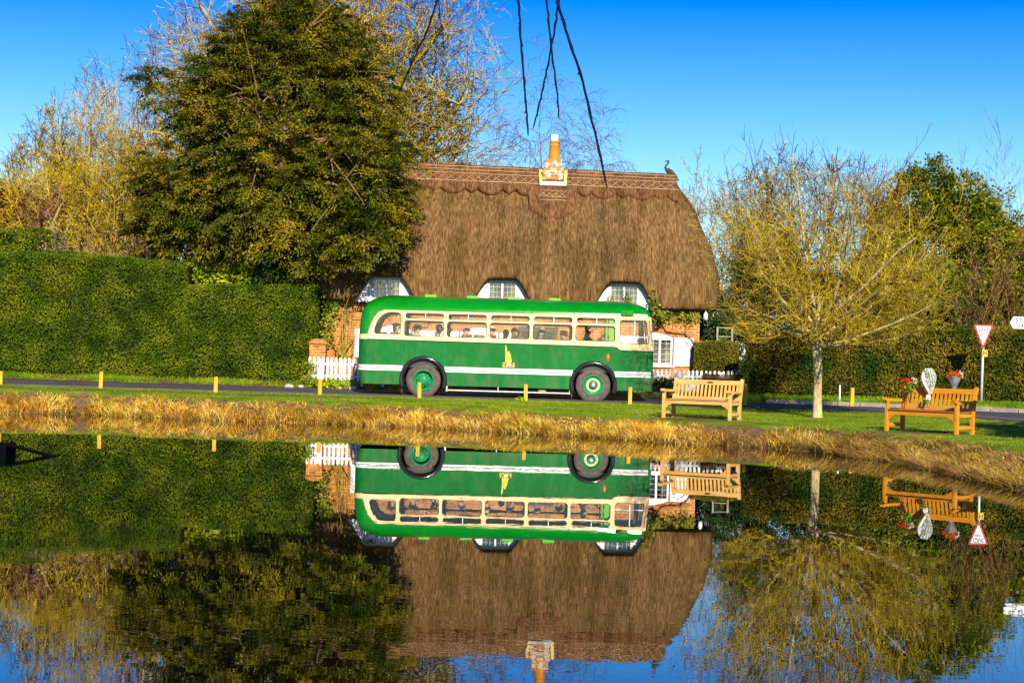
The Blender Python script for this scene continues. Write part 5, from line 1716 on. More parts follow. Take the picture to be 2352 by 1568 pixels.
# ---- benches
def bench(pos, ang, label, mat, seatmat, plaque, W=1.75, H=0.92):
    z0 = gz(pos.x, pos.y)
    root = thing('garden_bench', label, 'bench', (pos.x, pos.y, z0))
    R = Matrix.Translation((pos.x, pos.y, z0)) @ Matrix.Rotation(-ang, 4, 'Z')   # local: x along the seat, y to the back
    dp = 0.56
    def bx(nm, lst, mt=mat, rot=None, lab=None):
        g = MB()
        for lo, hi in lst: g.box(lo, hi, 0.006, R if rot is None else R @ rot)
        o = g.build(nm, mt, root)
        if lab: o['label'] = lab
        return o
    hw = W / 2; L_ = 0.075
    for sg in (-1, 1):
        xa, xb = sorted((sg * hw, sg * (hw - L_)))
        # front leg
        bx('leg', [((xa, 0.0, -0.04), (xb, L_, 0.61))])
        # rear leg: upright below the seat, raked above it
        g = MB()
        rg = []
        for z, y in ((-0.04, dp), (0.40, dp), (0.62, dp + 0.045), (H, dp + 0.12)):
            rg.append([tuple(R @ Vector(p)) for p in ((xa, y, z), (xb, y, z), (xb, y + 0.07, z), (xa, y + 0.07, z))])
        g.loft(rg, cap0=True, cap1=True, smooth=False)
        g.plate([[(xa, H), (xb, H), (xb, H + 0.015), ((xa + xb) / 2, H + 0.04), (xa, H + 0.015)]], dp + 0.12, dp + 0.19, lambda p: tuple(R @ Vector(p)))
        g.build('leg', mat, root)
        # arm rest with a rounded nose
        g = MB()
        g.plate([[(-0.05, 0.615), (-0.075, 0.645), (-0.05, 0.685), (0.05, 0.675), (dp + 0.05, 0.665), (dp + 0.05, 0.615)]], xa - 0.012, xb + 0.012,
                lambda p: tuple(R @ Vector((p[1], p[0], p[2]))))
        g.build('armrest', mat, root)
        xm = (xa + xb) / 2
        bx('stretcher', [((xm - 0.022, L_ + 0.001, 0.10), (xm + 0.022, dp - 0.001, 0.17))])
        bx('side_rail', [((xm - 0.025, L_ + 0.001, 0.34), (xm + 0.025, dp - 0.001, 0.41))])
    # seat slats, slightly dished
    sl = []
    for k in range(6):
        y = 0.0 + k * 0.093
        z = 0.432 - 0.018 * math.sin(PI * k / 5)
        sl.append(((-hw + (L_ + 0.002 if k == 0 else 0.01), y - (0.02 if k == 0 else 0), z), (hw - (L_ + 0.002 if k == 0 else 0.01), y + 0.08, z + 0.025)))
    sl[0] = ((-hw + L_ + 0.002, -0.01, 0.432), (hw - L_ - 0.002, 0.08, 0.457))
    bx('seat', sl, seatmat)
    # front apron with shaped brackets
    g = MB()
    x0, x1 = -hw + L_ + 0.002, hw - L_ - 0.002
    g.plate([[(x0, 0.43), (x0, 0.25), (x0 + 0.05, 0.26), (x0 + 0.07, 0.30), (x0 + 0.14, 0.315), (x0 + 0.17, 0.345), (x1 - 0.17, 0.345), (x1 - 0.14, 0.315), (x1 - 0.07, 0.30), (x1 - 0.05, 0.26), (x1, 0.25), (x1, 0.43)]],
            0.02, 0.05, lambda p: tuple(R @ Vector(p)))
    g.build('apron', mat, root)
    tilt = lambda z: dp + 0.015 + (z - 0.40) * 0.215
    def back(z0_, z1_, xa, xb, yo=0.0, th=0.035):
        g = MB()
        rg = []
        for z in (z0_, z1_):
            y = tilt(z) + yo
            rg.append([tuple(R @ Vector(p)) for p in ((xa, y, z), (xb, y, z), (xb, y + th, z), (xa, y + th, z))])
        g.loft(rg, cap0=True, cap1=True, smooth=False)
        return g
    tr = back(H - 0.115, H - 0.01, x0, x1).build('top_rail', mat, root)
    back(0.46, 0.52, x0, x1).build('back_rail', mat, root)
    first = True
    n = 16
    for k in range(n):
        c = x0 + (x1 - x0) * (k + 0.5) / n
        back(0.521, H - 0.117, c - 0.026, c + 0.026, 0.008, 0.018).build('back_slat', mat, root)
    if plaque:
        g = MB(); y = tilt(H - 0.06)
        rg = [[tuple(R @ Vector(p)) for p in ((-0.02, tilt(z) - 0.004, z), (0.12, tilt(z) - 0.004, z), (0.12, tilt(z), z), (-0.02, tilt(z), z))] for z in (H - 0.085, H - 0.04)]
        g.loft(rg, cap0=True, cap1=True, smooth=False)
        g.build('plaque', smat('dark_plaque', (0.10, 0.06, 0.02), 0.4), tr)
    return root, R
m_teak = pmat('pale_teak', [(0.50, 0.27, 0.06), (0.66, 0.40, 0.12)], scale=2.5, rough=0.65, stretch=(1, 1, 5), fine=(24, 0.14))
m_teak_seat = pmat('weathered_teak', [(0.34, 0.17, 0.07), (0.45, 0.25, 0.11)], scale=3, rough=0.75, stretch=(1, 1, 5), fine=(24, 0.14))
m_oak = pmat('orange_oak', [(0.46, 0.17, 0.006), (0.58, 0.24, 0.012)], scale=2.5, rough=0.6, stretch=(1, 1, 5), fine=(24, 0.14))
m_oak_seat = pmat('brown_oak', [(0.22, 0.085, 0.018), (0.30, 0.125, 0.03)], scale=3, rough=0.65, stretch=(1, 1, 5), fine=(24, 0.14))
bench(BENCHES[0][0], BENCHES[0][1], 'pale golden bench with a small dark plaque on its top rail, nearer the bus', m_teak, m_teak_seat, True)
b2, R2 = bench(BENCHES[1][0], BENCHES[1][1], 'orange brown bench with bunches of flowers tied to its back', m_oak, m_oak_seat, False)

# ---- flowers on the second bench
def petals(c, r, n, rng):
    C = np.array(c) + rng.normal(0, r * 0.42, (n, 3))
    d = C - np.array(c); A = unit(rng.normal(0, 1, (n, 3))); N = unit(d + rng.normal(0, 0.3, (n, 3)) * r)
    return leaf_quads(C, A, N, rng.uniform(0.25, 0.5, n) * r, rng.uniform(0.2, 0.4, n) * r)
frng = np.random.default_rng(3)
m_petal_red = leafmat('red_petal', [(0.50, 0.008, 0.008), (0.72, 0.03, 0.015)], scale=20, island=0.35, trans=0.2)
m_petal_orange = leafmat('orange_petal', [(0.62, 0.04, 0.008), (0.80, 0.16, 0.015)], scale=20, island=0.35, trans=0.2)
m_petal_pink = leafmat('pale_petal', [(0.55, 0.32, 0.28), (0.75, 0.68, 0.60)], scale=20, island=0.3, trans=0.2)
m_leafgreen = leafmat('bouquet_leaf', [(0.05, 0.13, 0.01), (0.20, 0.30, 0.02)], scale=14, island=0.4, trans=0.3)
m_stem = smat('flower_stem', (0.07, 0.14, 0.02), 0.7)
m_foil = pmat('clear_wrap', [(0.62, 0.68, 0.66), (0.8, 0.82, 0.8)], scale=7, rough=0.25, spec=0.6)
def _clear():
    n = m_foil.node_tree; b = n.nodes['Principled BSDF']
    t = nd(n, 'ShaderNodeBsdfTransparent'); x = nd(n, 'ShaderNodeMixShader')
    no = nd(n, 'ShaderNodeTexNoise'); no.inputs['Scale'].default_value = 11
    r = ramp(n, [(0.42, (0.92, 0.92, 0.92)), (0.60, (0.35, 0.35, 0.35))]); n.links.new(no.outputs[0], r.inputs[0])
    n.links.new(r.outputs[0], x.inputs[0]); n.links.new(b.outputs[0], x.inputs[1]); n.links.new(t.outputs[0], x.inputs[2])
    n.links.new(x.outputs[0], n.nodes['Material Output'].inputs[0])
_clear()
m_signedge = smat('white_film', (0.74, 0.78, 0.78), 0.3)
def B2(x, y, z): return R2 @ Vector((x, y, z))
# white wrapped bunch, leaning over the top rail
def at2(u, v, D): return P(u, v, D)
def bunch(name, label, foot, head, cone_r, wrap, blooms, leaves_n, stem_n=7):
    root = thing(name, label, 'flowers', tuple(foot), 'flowers left on the memorial bench')
    ax = (head - foot); Ln = ax.length; ax.normalize()
    s1 = ax.cross(Vector((0.2, 1, 0.1))).normalized(); s2 = ax.cross(s1)
    g = MB()
    for k in range(stem_n):
        a = 2 * PI * k / stem_n
        g.tube([foot + (s1 * math.cos(a) + s2 * math.sin(a)) * 0.012, foot + ax * Ln * 0.9 + (s1 * math.cos(a) + s2 * math.sin(a)) * cone_r * 0.6], 0.004, 4)
    g.build('stems', m_stem, root)
    n = leaves_n
    t = frng.uniform(0.45, 1.0, n); aa = frng.uniform(0, 2 * PI, n); rr = frng.uniform(0, 1, n) ** 0.5 * cone_r * t
    C = np.array(foot) + np.outer(t * Ln, np.array(ax)) + np.outer(np.cos(aa) * rr, np.array(s1)) + np.outer(np.sin(aa) * rr, np.array(s2))
    Vv, Ff = leaf_quads(C, unit(frng.normal(0, 0.5, (n, 3)) + np.array(ax)), frng.normal(0, 1, (n, 3)), frng.uniform(0.02, 0.045, n), frng.uniform(0.008, 0.018, n))
    np_mesh('leaves', Vv, Ff, m_leafgreen, root)
    for mt, lst, r in blooms:
        parts = []
        for (tt, a, q) in lst:
            c = foot + ax * Ln * tt + (s1 * math.cos(a) + s2 * math.sin(a)) * cone_r * q
            parts.append(petals(c, r, 60, frng))
        Vv, Ff = mergeVF(parts)
        np_mesh('blooms', Vv, Ff, mt, root)
    if wrap is not None:
        rg = []
        for k in range(9):
            t = k / 8
            r = 0.016 + cone_r * wrap[1] * (t ** 1.2 if wrap[3] == 1.0 else math.sin(PI * min(1, t * 0.94) ** 1.5) ** 0.8)
            rg.append([tuple(foot + ax * Ln * t * wrap[2] + (s1 * math.cos(a) + s2 * math.sin(a)) * (r * (1 + 0.10 * math.sin(a * 5 + k) * t))) for a in np.linspace(0, 2 * PI * wrap[3], 26)])
        g = MB(); g.loft(rg, closed=False); wr_ = g.build('wrapper', wrap[0], root)
        if wrap[3] != 1.0:      # crumpled white edges of the clear sheet
            g = MB()
            for sg, rad_ in ((1, 0.038), (-1, 0.004)):
                pts = [foot + ax * Ln * t * wrap[2] + s1 * sg * (0.016 + cone_r * math.sin(PI * min(1, t * 0.94) ** 1.5) ** 0.8) - s2 * 0.02 for t in [k / 12 for k in range(13)]]
                g.tube(pts, [rad_ * (0.5 + 0.7 * math.sin(PI * k / 12)) for k in range(13)], 7)
            g.build('wrapper_edge', m_signedge, wr_)
    return root
Db = BENCHES[1][0].y + 0.62
bunch('flower_bunch', 'bunch of yellow and green flowers in a clear white wrapper on the bench back', at2(2138, 905, Db - 0.15), at2(2134, 850, Db - 0.05), 0.115,
      (m_foil, 1.0, 1.08, 0.999), [(leafmat('cream_petal', [(0.5, 0.45, 0.06), (0.7, 0.65, 0.25)], scale=20, trans=0.2), [(0.85, 0.5, 0.3), (0.95, 2.5, 0.4), (0.8, 4.4, 0.5)], 0.035)], 170)
bunch('flower_bunch', 'bunch of orange red flowers in a dark paper cone on the bench back', at2(2191, 903, Db - 0.25), at2(2192, 862, Db - 0.10), 0.12,
      (pmat('slate_paper', [(0.035, 0.045, 0.055), (0.20, 0.20, 0.19)], scale=9, rough=0.5), 1.0, 0.82, 1.0),
      [(m_petal_orange, [(1.0, k * 1.05, 0.85) for k in range(6)] + [(1.1, 1.0, 0.3)], 0.06), (m_petal_pink, [(1.05, 2.6, 1.3), (0.98, 3.2, 1.2)], 0.04)], 90)
bunch('flower_bunch', 'loose bunch of red and pink flowers at the left end of the bench', at2(2090, 925, Db + 0.02), at2(2090, 874, Db + 0.0), 0.14, None,
      [(m_petal_red, [(1.0, 0.2, 0.5), (0.98, 6.0, 0.9), (0.95, 5.3, 0.4), (1.0, 0.9, 0.7)], 0.05), (m_petal_pink, [(1.1, 2.9, 0.5), (1.0, 3.4, 0.9), (0.92, 2.4, 0.9)], 0.035)], 260)
wf = thing('white_rose', 'single white rose propped against the bench slats', 'flower', tuple(at2(2131, 925, Db - 0.18)), 'flowers left on the memorial bench')
c = at2(2131, 912.5, Db - 0.20)
g = MB(); g.tube([at2(2130, 934, Db - 0.16), at2(2129, 922, Db - 0.18), c], 0.006, 5); g.build('stem', m_stem, wf)
Vv, Ff = petals(c, 0.055, 120, frng); np_mesh('blooms', Vv, Ff, smat('white_petal', (0.75, 0.75, 0.72), 0.6), wf)
n = 60
C = np.array(at2(2129, 921, Db - 0.17)) + frng.normal(0, 0.035, (n, 3)); Vv, Ff = leaf_quads(C, frng.normal(0, 1, (n, 3)), frng.normal(0, 1, (n, 3)), frng.uniform(0.015, 0.03, n), frng.uniform(0.008, 0.015, n))
np_mesh('leaves', Vv, Ff, m_leafgreen, wf)

# ---- road signs
def text_mesh(name, body, size, mat, M, parent, extrude=0.002, sx=1.0):
    cu = bpy.data.curves.new(name, 'FONT')
    cu.body = body; cu.size = size; cu.align_x = 'CENTER'; cu.align_y = 'CENTER'; cu.extrude = extrude; cu.offset = size * 0.014
    o = bpy.data.objects.new(name + '_curve', cu); COL.objects.link(o)
    dg = bpy.context.evaluated_depsgraph_get()
    me = bpy.data.meshes.new_from_object(o.evaluated_get(dg))
    bpy.data.objects.remove(o)
    base = Vector((0, 0, 0)); q = parent
    while q is not None: base += q.location; q = q.parent
    me.transform(Matrix.Translation(-base) @ M @ Matrix.Diagonal((sx, 1, 1, 1)))
    me.materials.clear(); me.materials.append(mat)
    o = bpy.data.objects.new(name, me); COL.objects.link(o); o.parent = parent
    return o
m_signwhite = smat('sign_white', (0.70, 0.72, 0.76), 0.4)
m_signred = smat('sign_red', (0.35, 0.008, 0.015), 0.4)
m_signblack = smat('sign_black', (0.015, 0.015, 0.018), 0.5)
m_signyellow = smat('sign_yellow', (0.75, 0.42, 0.015), 0.4)
m_pole = pmat('galvanised_pole', [(0.42, 0.44, 0.47), (0.58, 0.60, 0.63)], scale=5, rough=0.5, metal=0.3)
SD = 50.8
pb, pt = P(2253.5, 927, SD), P(2258.5, 800, SD)
zg = gz(pb.x, SD)
sg = thing('give_way_sign', 'red bordered triangular give way sign on a grey post before the right hedge', 'road sign', (pb.x, SD, zg))
g = MB(); g.tube([(pb.x, SD, zg - 0.1), (pb.x + 0.01, SD, zg + 0.9), (pt.x - 0.005, SD, pt.z + 0.35)], 0.038, 14)
for z in (0.45, 0.85, 1.10): g.lathe([(0.041, -0.008), (0.041, 0.008)], (pb.x + 0.008, SD, zg + z), 'Z', 14)
g.build('pole', m_pole, sg)
def rtri(cx, zt, w_, h_, r):
    pts = [(cx - w_ / 2, zt), (cx + w_ / 2, zt), (cx, zt - h_)]
    out = []
    for i in range(3):
        p, a_, c_ = Vector(pts[i]), Vector(pts[i - 1]), Vector(pts[(i + 1) % 3])
        da, dc = (a_ - p).normalized(), (c_ - p).normalized()
        for k in range(5):
            t = k / 4
            q = p + da * r * (1 - t) ** 2 + dc * r * t ** 2
            out.append((q.x, q.y))
    return out
tl, trr, tb = P(2234.5, 744, SD), P(2281.5, 747, SD), P(2254, 803, SD)
tcx, tzt = (tl.x + trr.x) / 2, (tl.z + trr.z) / 2
tw = trr.x - tl.x; th = tzt - tb.z
g = MB(); g.plate([rtri(tcx, tzt, tw, th, 0.05)], SD - 0.055, SD - 0.045); pl_ = g.build('triangle_plate', m_signred, sg)
g = MB(); g.plate([rtri(tcx, tzt - 0.044, tw - 0.140, th - 0.165, 0.03)], SD - 0.060, SD - 0.0555); g.build('white_field', m_signwhite, pl_)
RX = Matrix.Rotation(PI / 2, 4, 'X')
text_mesh('lettering', 'GIVE', 0.180, m_signblack, Matrix.Translation((tcx, SD - 0.063, tzt - 0.140)) @ RX, pl_, sx=0.80)
text_mesh('lettering', 'WAY', 0.110, m_signblack, Matrix.Translation((tcx, SD - 0.063, tzt - 0.262)) @ RX, pl_, sx=0.80)
a, b_ = P(2255.5, 803, SD), P(2267, 819, SD)
g = MB(); g.plate([[(a.x, b_.z), (b_.x, b_.z), (b_.x, a.z), (a.x, a.z)]], SD - 0.052, SD - 0.042); hp_ = g.build('hydrant_plate', m_signyellow, sg)
text_mesh('lettering', 'H', 0.19, m_signblack, Matrix.Translation(((a.x + b_.x) / 2, SD - 0.055, (a.z + b_.z) / 2)) @ RX, hp_, sx=0.85)

FD = 33.3
a, b_ = P(2319, 741, FD), P(2352, 742, FD)
px_x = a.x + 0.92
fs = thing('finger_post', 'white pointed direction sign with black letters at the right edge', 'road sign', (px_x, FD, gz(px_x, FD)))
g = MB()
g.plate([[(a.x, a.z), (a.x + 0.065, a.z - 0.105), (px_x - 0.045, a.z - 0.105), (px_x - 0.045, a.z + 0.115), (a.x + 0.065, a.z + 0.115)]], FD - 0.018, FD + 0.018)
fa = g.build('pointing_arm', m_signwhite, fs)
text_mesh('lettering', 'ST. M', 0.115, m_signblack, Matrix.Translation((a.x + 0.235, FD - 0.021, a.z + 0.050)) @ RX, fa)
text_mesh('lettering', '14', 0.105, m_signblack, Matrix.Translation((a.x + 0.205, FD - 0.021, a.z - 0.055)) @ RX, fa)
g = MB(); g.lathe([(0.045, -0.2), (0.045, a.z + 0.2 - gz(px_x, FD)), (0.06, a.z + 0.22 - gz(px_x, FD)), (0.03, a.z + 0.3 - gz(px_x, FD)), (0, a.z + 0.31 - gz(px_x, FD))], (px_x, FD, gz(px_x, FD)), 'Z', 14)
g.build('pole', m_pole, fs)

# two short pale timber stubs on the bank, and a white marker stake by the hedge
for (u, v, w_, lab) in ((1659, 979, 0.10, 'left of two short grey timber stubs at the reed edge'), (1671.5, 981, 0.15, 'right and broader of two short grey timber stubs at the reed edge')):
    q = G(u, v, 0.42)
    z = gz(q.x, q.y)
    g = MB(); g.box((q.x - w_ / 2, q.y - 0.03, z - 0.1), (q.x + w_ / 2, q.y + 0.03, z + 0.17), 0.008)
    tag(g.build('timber_stub', pmat('grey_timber' + str(u), [(0.26, 0.18, 0.13), (0.40, 0.30, 0.24)], scale=6, rough=0.9)), lab, 'post', 'timber stubs at the pond edge')
q = P(1928.5, 912, 52.0)
g = MB(); g.box((q.x - 0.02, 51.98, gz(q.x, 52.0) - 0.05), (q.x + 0.02, 52.02, P(1928.5, 884, 52.0).z), 0.004)
tag(g.build('marker_stake', m_picket), 'thin white marker stake before the long right hedge', 'post')

# dark landing stage in the water at the left edge, its brace running down into the pond
q = G(20, 1043, 0.0)
YD = q.y
lp_ = thing('landing_stage', 'black box in the water at the left edge with a pole slanting into the pond', 'landing stage', (q.x, YD, 0))
zt = P(15, 1018, YD).z
g = MB(); g.box((q.x - 1.6, YD - 0.25, -0.3), (q.x + 0.02, YD + 0.35, zt), 0.015); m_pitch = pmat('tarred_wood', [(0.002, 0.002, 0.003), (0.005, 0.005, 0.006)], scale=8, rough=1.0, spec=0.0)
g.build('box', m_pitch, lp_)
tip = G(146, 1043.5, 0.0)
g = MB()
g.tube([(q.x - 0.25, YD - 0.2, zt + 0.005), (q.x + 0.08, YD - 0.2, zt - 0.012), (tip.x + 0.05, YD - 0.2, -0.02)], 0.028, 8)
for k in range(6):
    x = q.x - 0.3 + k * 0.075
    g.tube([(x, YD - 0.15, zt), (x + 0.02, YD - 0.15, zt + 0.05)], 0.008, 4)
g.build('brace', m_pitch, lp_)

# stones at the foot of the fences
def rock(x, y, r, name, lab, mat, seed):
    z = gz(x, y)
    bm = bmesh.new(); bmesh.ops.create_icosphere(bm, subdivisions=3, radius=1)
    pts = np.array([v.co[:] for v in bm.verts])
    dn = vnoise(pts, seed, 1.3) * 0.28 + vnoise(pts, seed + 50, 3) * 0.08
    for v, d in zip(bm.verts, dn):
        v.co *= 1 + d
        v.co = Vector((v.co.x * r[0], v.co.y * r[1], v.co.z * r[2]))
    me = bpy.data.meshes.new(name); bm.to_mesh(me); bm.free()
    me.materials.append(mat); me.polygons.foreach_set('use_smooth', [True] * len(me.polygons))
    o = bpy.data.objects.new(name, me); COL.objects.link(o)
    o.location = (x, y, z + r[2] * 0.45); o.rotation_euler = (0, 0, seed)
    tag(o, lab, 'stone', 'stones along the foot of the picket fences')
m_rock = pmat('pale_stone', [(0.30, 0.25, 0.18), (0.62, 0.56, 0.46)], scale=5, rough=0.9, bump=0.02)
m_rock2 = pmat('ochre_stone', [(0.30, 0.18, 0.05), (0.58, 0.42, 0.16)], scale=5, rough=0.9, bump=0.02)
for i, (u, v, s, mt, lab) in enumerate([
        (661, 884, 1.1, m_rock, 'grey white stone at the right foot of the long hedge'), (688, 878, 0.8, m_rock, 'small pale stone left of the left picket fence'),
        (780, 884, 0.7, m_rock2, 'small stone below the left picket fence, in the greenery'), (811, 890, 1.0, m_rock, 'whitish stone right behind the back bumper of the bus'),
        (1508, 893, 1.0, m_rock, 'white stone under the front end of the bus'), (1524, 899, 1.0, m_rock2, 'ochre stone between bus and pale bench'),
        (1541, 900, 0.8, m_rock2, 'smaller ochre stone left of the pale bench'), (1512, 904, 0.9, m_rock2, 'yellowish stone at the kerb line in front of the bus'),
        (1552, 903, 0.7, m_rock, 'small pale stone partly behind the pale bench arm')]):
    q = P(u, v, 55.2)
    rock(q.x, 55.9 - (v - 884) * 0.03 - (0.5 if u < 1000 else 0.25), (0.13 * s, 0.10 * s, 0.085 * s), 'stone', lab, mt, i + 3)
# ------------------------------------------------------------------ hedges, trees, shrubs, climbers
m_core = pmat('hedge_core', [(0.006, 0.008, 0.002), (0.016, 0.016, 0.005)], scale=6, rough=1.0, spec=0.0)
def hedge(name, label, front, depth, ztop, mat, dens=1500, leaf=(0.035, 0.014), bumpy=0.10, seed=1, group=None, round_=0.18, base_off=0.05, ends=True):
    """front = polyline of the foot of the visible face; ztop = function of x; leaves over face, top, ends and back"""
    rng = np.random.default_rng(seed)
    fp = np.array(front, float)
    seg = np.diff(fp, axis=0); L = np.hypot(seg[:, 0], seg[:, 1]); cum = np.concatenate([[0], np.cumsum(L)])
    tot = cum[-1]
    def at(s):
        i = np.clip(np.searchsorted(cum, s, side='right') - 1, 0, len(L) - 1)
        t = (s - cum[i]) / L[i]
        p = fp[i] + seg[i] * t[:, None]
        nrm = np.stack([-seg[i][:, 1], seg[i][:, 0]], 1) / L[i][:, None]   # towards the back
        return p, nrm
    # core
    ns = max(2, int(tot / 0.4) + 1)
    ss = np.linspace(0, tot, ns); p, nr = at(ss)
    pin, pout = p + nr * 0.16, p + nr * (depth - 0.16)
    zt = np.array([ztop(x) for x in p[:, 0]]) - 0.13
    zb = ground_z(p[:, 0], p[:, 1]) - 0.1
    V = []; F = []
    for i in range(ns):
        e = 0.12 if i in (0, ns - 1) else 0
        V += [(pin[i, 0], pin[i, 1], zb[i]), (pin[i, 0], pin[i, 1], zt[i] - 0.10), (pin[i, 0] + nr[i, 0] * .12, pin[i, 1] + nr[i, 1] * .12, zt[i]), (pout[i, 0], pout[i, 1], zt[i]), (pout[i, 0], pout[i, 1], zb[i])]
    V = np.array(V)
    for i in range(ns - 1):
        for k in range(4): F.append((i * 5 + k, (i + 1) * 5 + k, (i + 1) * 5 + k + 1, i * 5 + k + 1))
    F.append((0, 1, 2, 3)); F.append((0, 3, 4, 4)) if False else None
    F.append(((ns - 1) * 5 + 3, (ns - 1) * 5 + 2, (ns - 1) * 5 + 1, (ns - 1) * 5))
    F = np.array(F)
    # leaves
    H = float(np.mean(zt - zb))
    nF = int(dens * tot * H); nT = int(dens * tot * depth * 0.8); nE = int(dens * depth * H * 0.9) if ends else 0; nB = int(nF * 0.15)
    parts = []
    def put(C, N, n):
        C = C + N * (vnoise(C, seed, 1.1)[:, None] * bumpy + vnoise(C, seed + 9, 4.0)[:, None] * bumpy * 0.45 - rng.uniform(0, 1, (n, 1)) ** 1.5 * 0.16 + 0.02)
        A = rng.normal(0, 0.8, (n, 3)) + N * 0.5 + np.array([0, 0, 0.15])
        Nn = N + rng.normal(0, 0.75, (n, 3)) + np.array([0, 0, 0.25])
        parts.append(leaf_quads(C, A, Nn, leaf[0] * rng.uniform(0.6, 1.3, n), leaf[1] * rng.uniform(0.6, 1.4, n)))
    for kind, n in (('f', nF), ('b', nB)):
        s = rng.uniform(0, tot, n); p, nr = at(s)
        zt_ = np.array(ztop(p[:, 0])) if True else 0
        zb_ = ground_z(p[:, 0], p[:, 1]) + base_off
        f = rng.uniform(0, 1, n); z = zb_ + (zt_ - zb_) * f
        off = 0.0 if kind == 'f' else depth
        under = np.clip(0.10 - (z - zb_), 0, 0.1) * 1.2
        rd = np.clip(z - (zt_ - round_), 0, None) ** 2 / round_ * 0.7
        C = np.stack([p[:, 0], p[:, 1], z], 1) + np.concatenate([nr * (off + (rd + under)[:, None] * (1 if kind == 'f' else -1)), np.zeros((n, 1))], 1)
        N = np.concatenate([-nr if kind == 'f' else nr, np.zeros((n, 1))], 1)
        put(C, N, n)
    s = rng.uniform(0, tot, nT); p, nr = at(s); d = rng.uniform(0.02, depth, nT)
    C = np.stack([p[:, 0] + nr[:, 0] * d, p[:, 1] + nr[:, 1] * d, np.array(ztop(p[:, 0]))], 1)
    put(C, np.tile([0, 0, 1.0], (nT, 1)), nT)
    if nE:
        for s0, sgn in ((0.0, -1), (tot, 1)):
            n = nE
            p, nr = at(np.full(n, s0 - 1e-6 if sgn > 0 else 0.0)); tg = np.stack([nr[:, 1], -nr[:, 0]], 1) * sgn
            d = rng.uniform(0, depth, n)
            zt_ = np.array(ztop(p[:, 0])); zb_ = ground_z(p[:, 0], p[:, 1]) + base_off
            C = np.stack([p[:, 0] + nr[:, 0] * d, p[:, 1] + nr[:, 1] * d, zb_ + (zt_ - zb_) * rng.uniform(0, 1, n)], 1)
            put(C, np.concatenate([tg, np.zeros((n, 1))], 1), n)
    ns_ = int(tot * 9)      # stray shoots standing proud of the clipped faces
    s = rng.uniform(0, tot, ns_); p, nr = at(s); top_ = rng.uniform(0, 1, ns_) < 0.6
    zt_ = np.array(ztop(p[:, 0])); zb_ = ground_z(p[:, 0], p[:, 1])
    C0 = np.stack([p[:, 0] + nr[:, 0] * np.where(top_, depth * rng.uniform(0, 0.5, ns_), 0), p[:, 1] + nr[:, 1] * np.where(top_, depth * 0.3, 0), np.where(top_, zt_, zb_ + (zt_ - zb_) * rng.uniform(0.1, 1, ns_))], 1)
    D0_ = np.where(top_[:, None], np.array([[0, 0, 1.0]]), np.concatenate([-nr, np.full((ns_, 1), 0.5)], 1)) + rng.normal(0, 0.35, (ns_, 3))
    for k in range(8):
        C = C0 + D0_ * (0.03 + 0.022 * k) * rng.uniform(0.5, 1.6, (ns_, 1)) + rng.normal(0, 0.012, (ns_, 3))
        parts.append(leaf_quads(C, D0_ + rng.normal(0, 0.6, (ns_, 3)), rng.normal(0, 1, (ns_, 3)), leaf[0] * rng.uniform(0.5, 1, ns_), leaf[1] * rng.uniform(0.5, 1, ns_)))
    LV, LF = mergeVF(parts)
    Vall = np.concatenate([V, LV]); Fall = np.concatenate([F, LF + len(V)])
    mi = np.concatenate([np.zeros(len(F)), np.ones(len(LF))])
    o = np_mesh(name, Vall, Fall, [m_core, mat], mi=mi)
    return tag(o, label, 'hedge', group)

m_yewhedge = leafmat('clipped_yew', [(0.028, 0.062, 0.002), (0.075, 0.120, 0.003), (0.160, 0.185, 0.007)], scale=1.3, island=0.5, trans=0.15)
m_beech = leafmat('mixed_hedge_leaf', [(0.022, 0.055, 0.002), (0.085, 0.085, 0.006), (0.185, 0.135, 0.014)], scale=1.1, island=0.6, trans=0.15)
m_box = leafmat('golden_box_leaf', [(0.075, 0.085, 0.006), (0.15, 0.14, 0.010), (0.22, 0.19, 0.02)], scale=2, island=0.5, trans=0.2)
m_laurel = leafmat('bright_laurel_leaf', [(0.12, 0.21, 0.008), (0.26, 0.34, 0.012), (0.40, 0.42, 0.03)], scale=1.4, island=0.4, trans=0.3)
m_darkgreen = leafmat('dark_shrub_leaf', [(0.010, 0.030, 0.006), (0.028, 0.065, 0.012), (0.05, 0.10, 0.016)], scale=1.5, island=0.5, trans=0.2)
m_brownhedge = leafmat('rusty_beech_leaf', [(0.10, 0.045, 0.008), (0.20, 0.085, 0.012), (0.15, 0.11, 0.016)], scale=1.6, island=0.5, trans=0.2)
m_holly = leafmat('holly_leaf', [(0.045, 0.075, 0.003), (0.115, 0.140, 0.005), (0.25, 0.205, 0.012)], scale=1.6, island=0.55, trans=0.1, rough=0.42)

HY = 57.1
def px_top(pts, D):
    q = [P(u, v, D) for u, v in pts]
    xs = [p.x for p in q]; zs_ = [p.z for p in q]
    return lambda x: np.interp(x, xs, zs_)
xs0 = P(430, 620, HY).x; xs1 = P(741, 660, HY).x
t1 = px_top([(-600, 566), (0, 579), (200, 583), (330, 596), (436, 602)], HY)
hedge('tall_hedge', 'tall clipped dark green yew hedge along the road on the left', [(-24, HY + 0.2), (-14, HY), (xs0, HY - 0.02)], 1.5, t1, m_yewhedge, 1700, seed=2, bumpy=0.13)
t2 = px_top([(430, 656), (560, 655), (650, 652), (740, 655)], HY)
hedge('stepped_hedge', 'lower stepped part of the clipped yew hedge, left of the cottage', [(xs0 - 0.1, HY - 0.05), (xs1 - 0.1, HY - 0.12)], 1.4, t2, m_yewhedge, 1700, seed=3, bumpy=0.12)
HB = 64.0
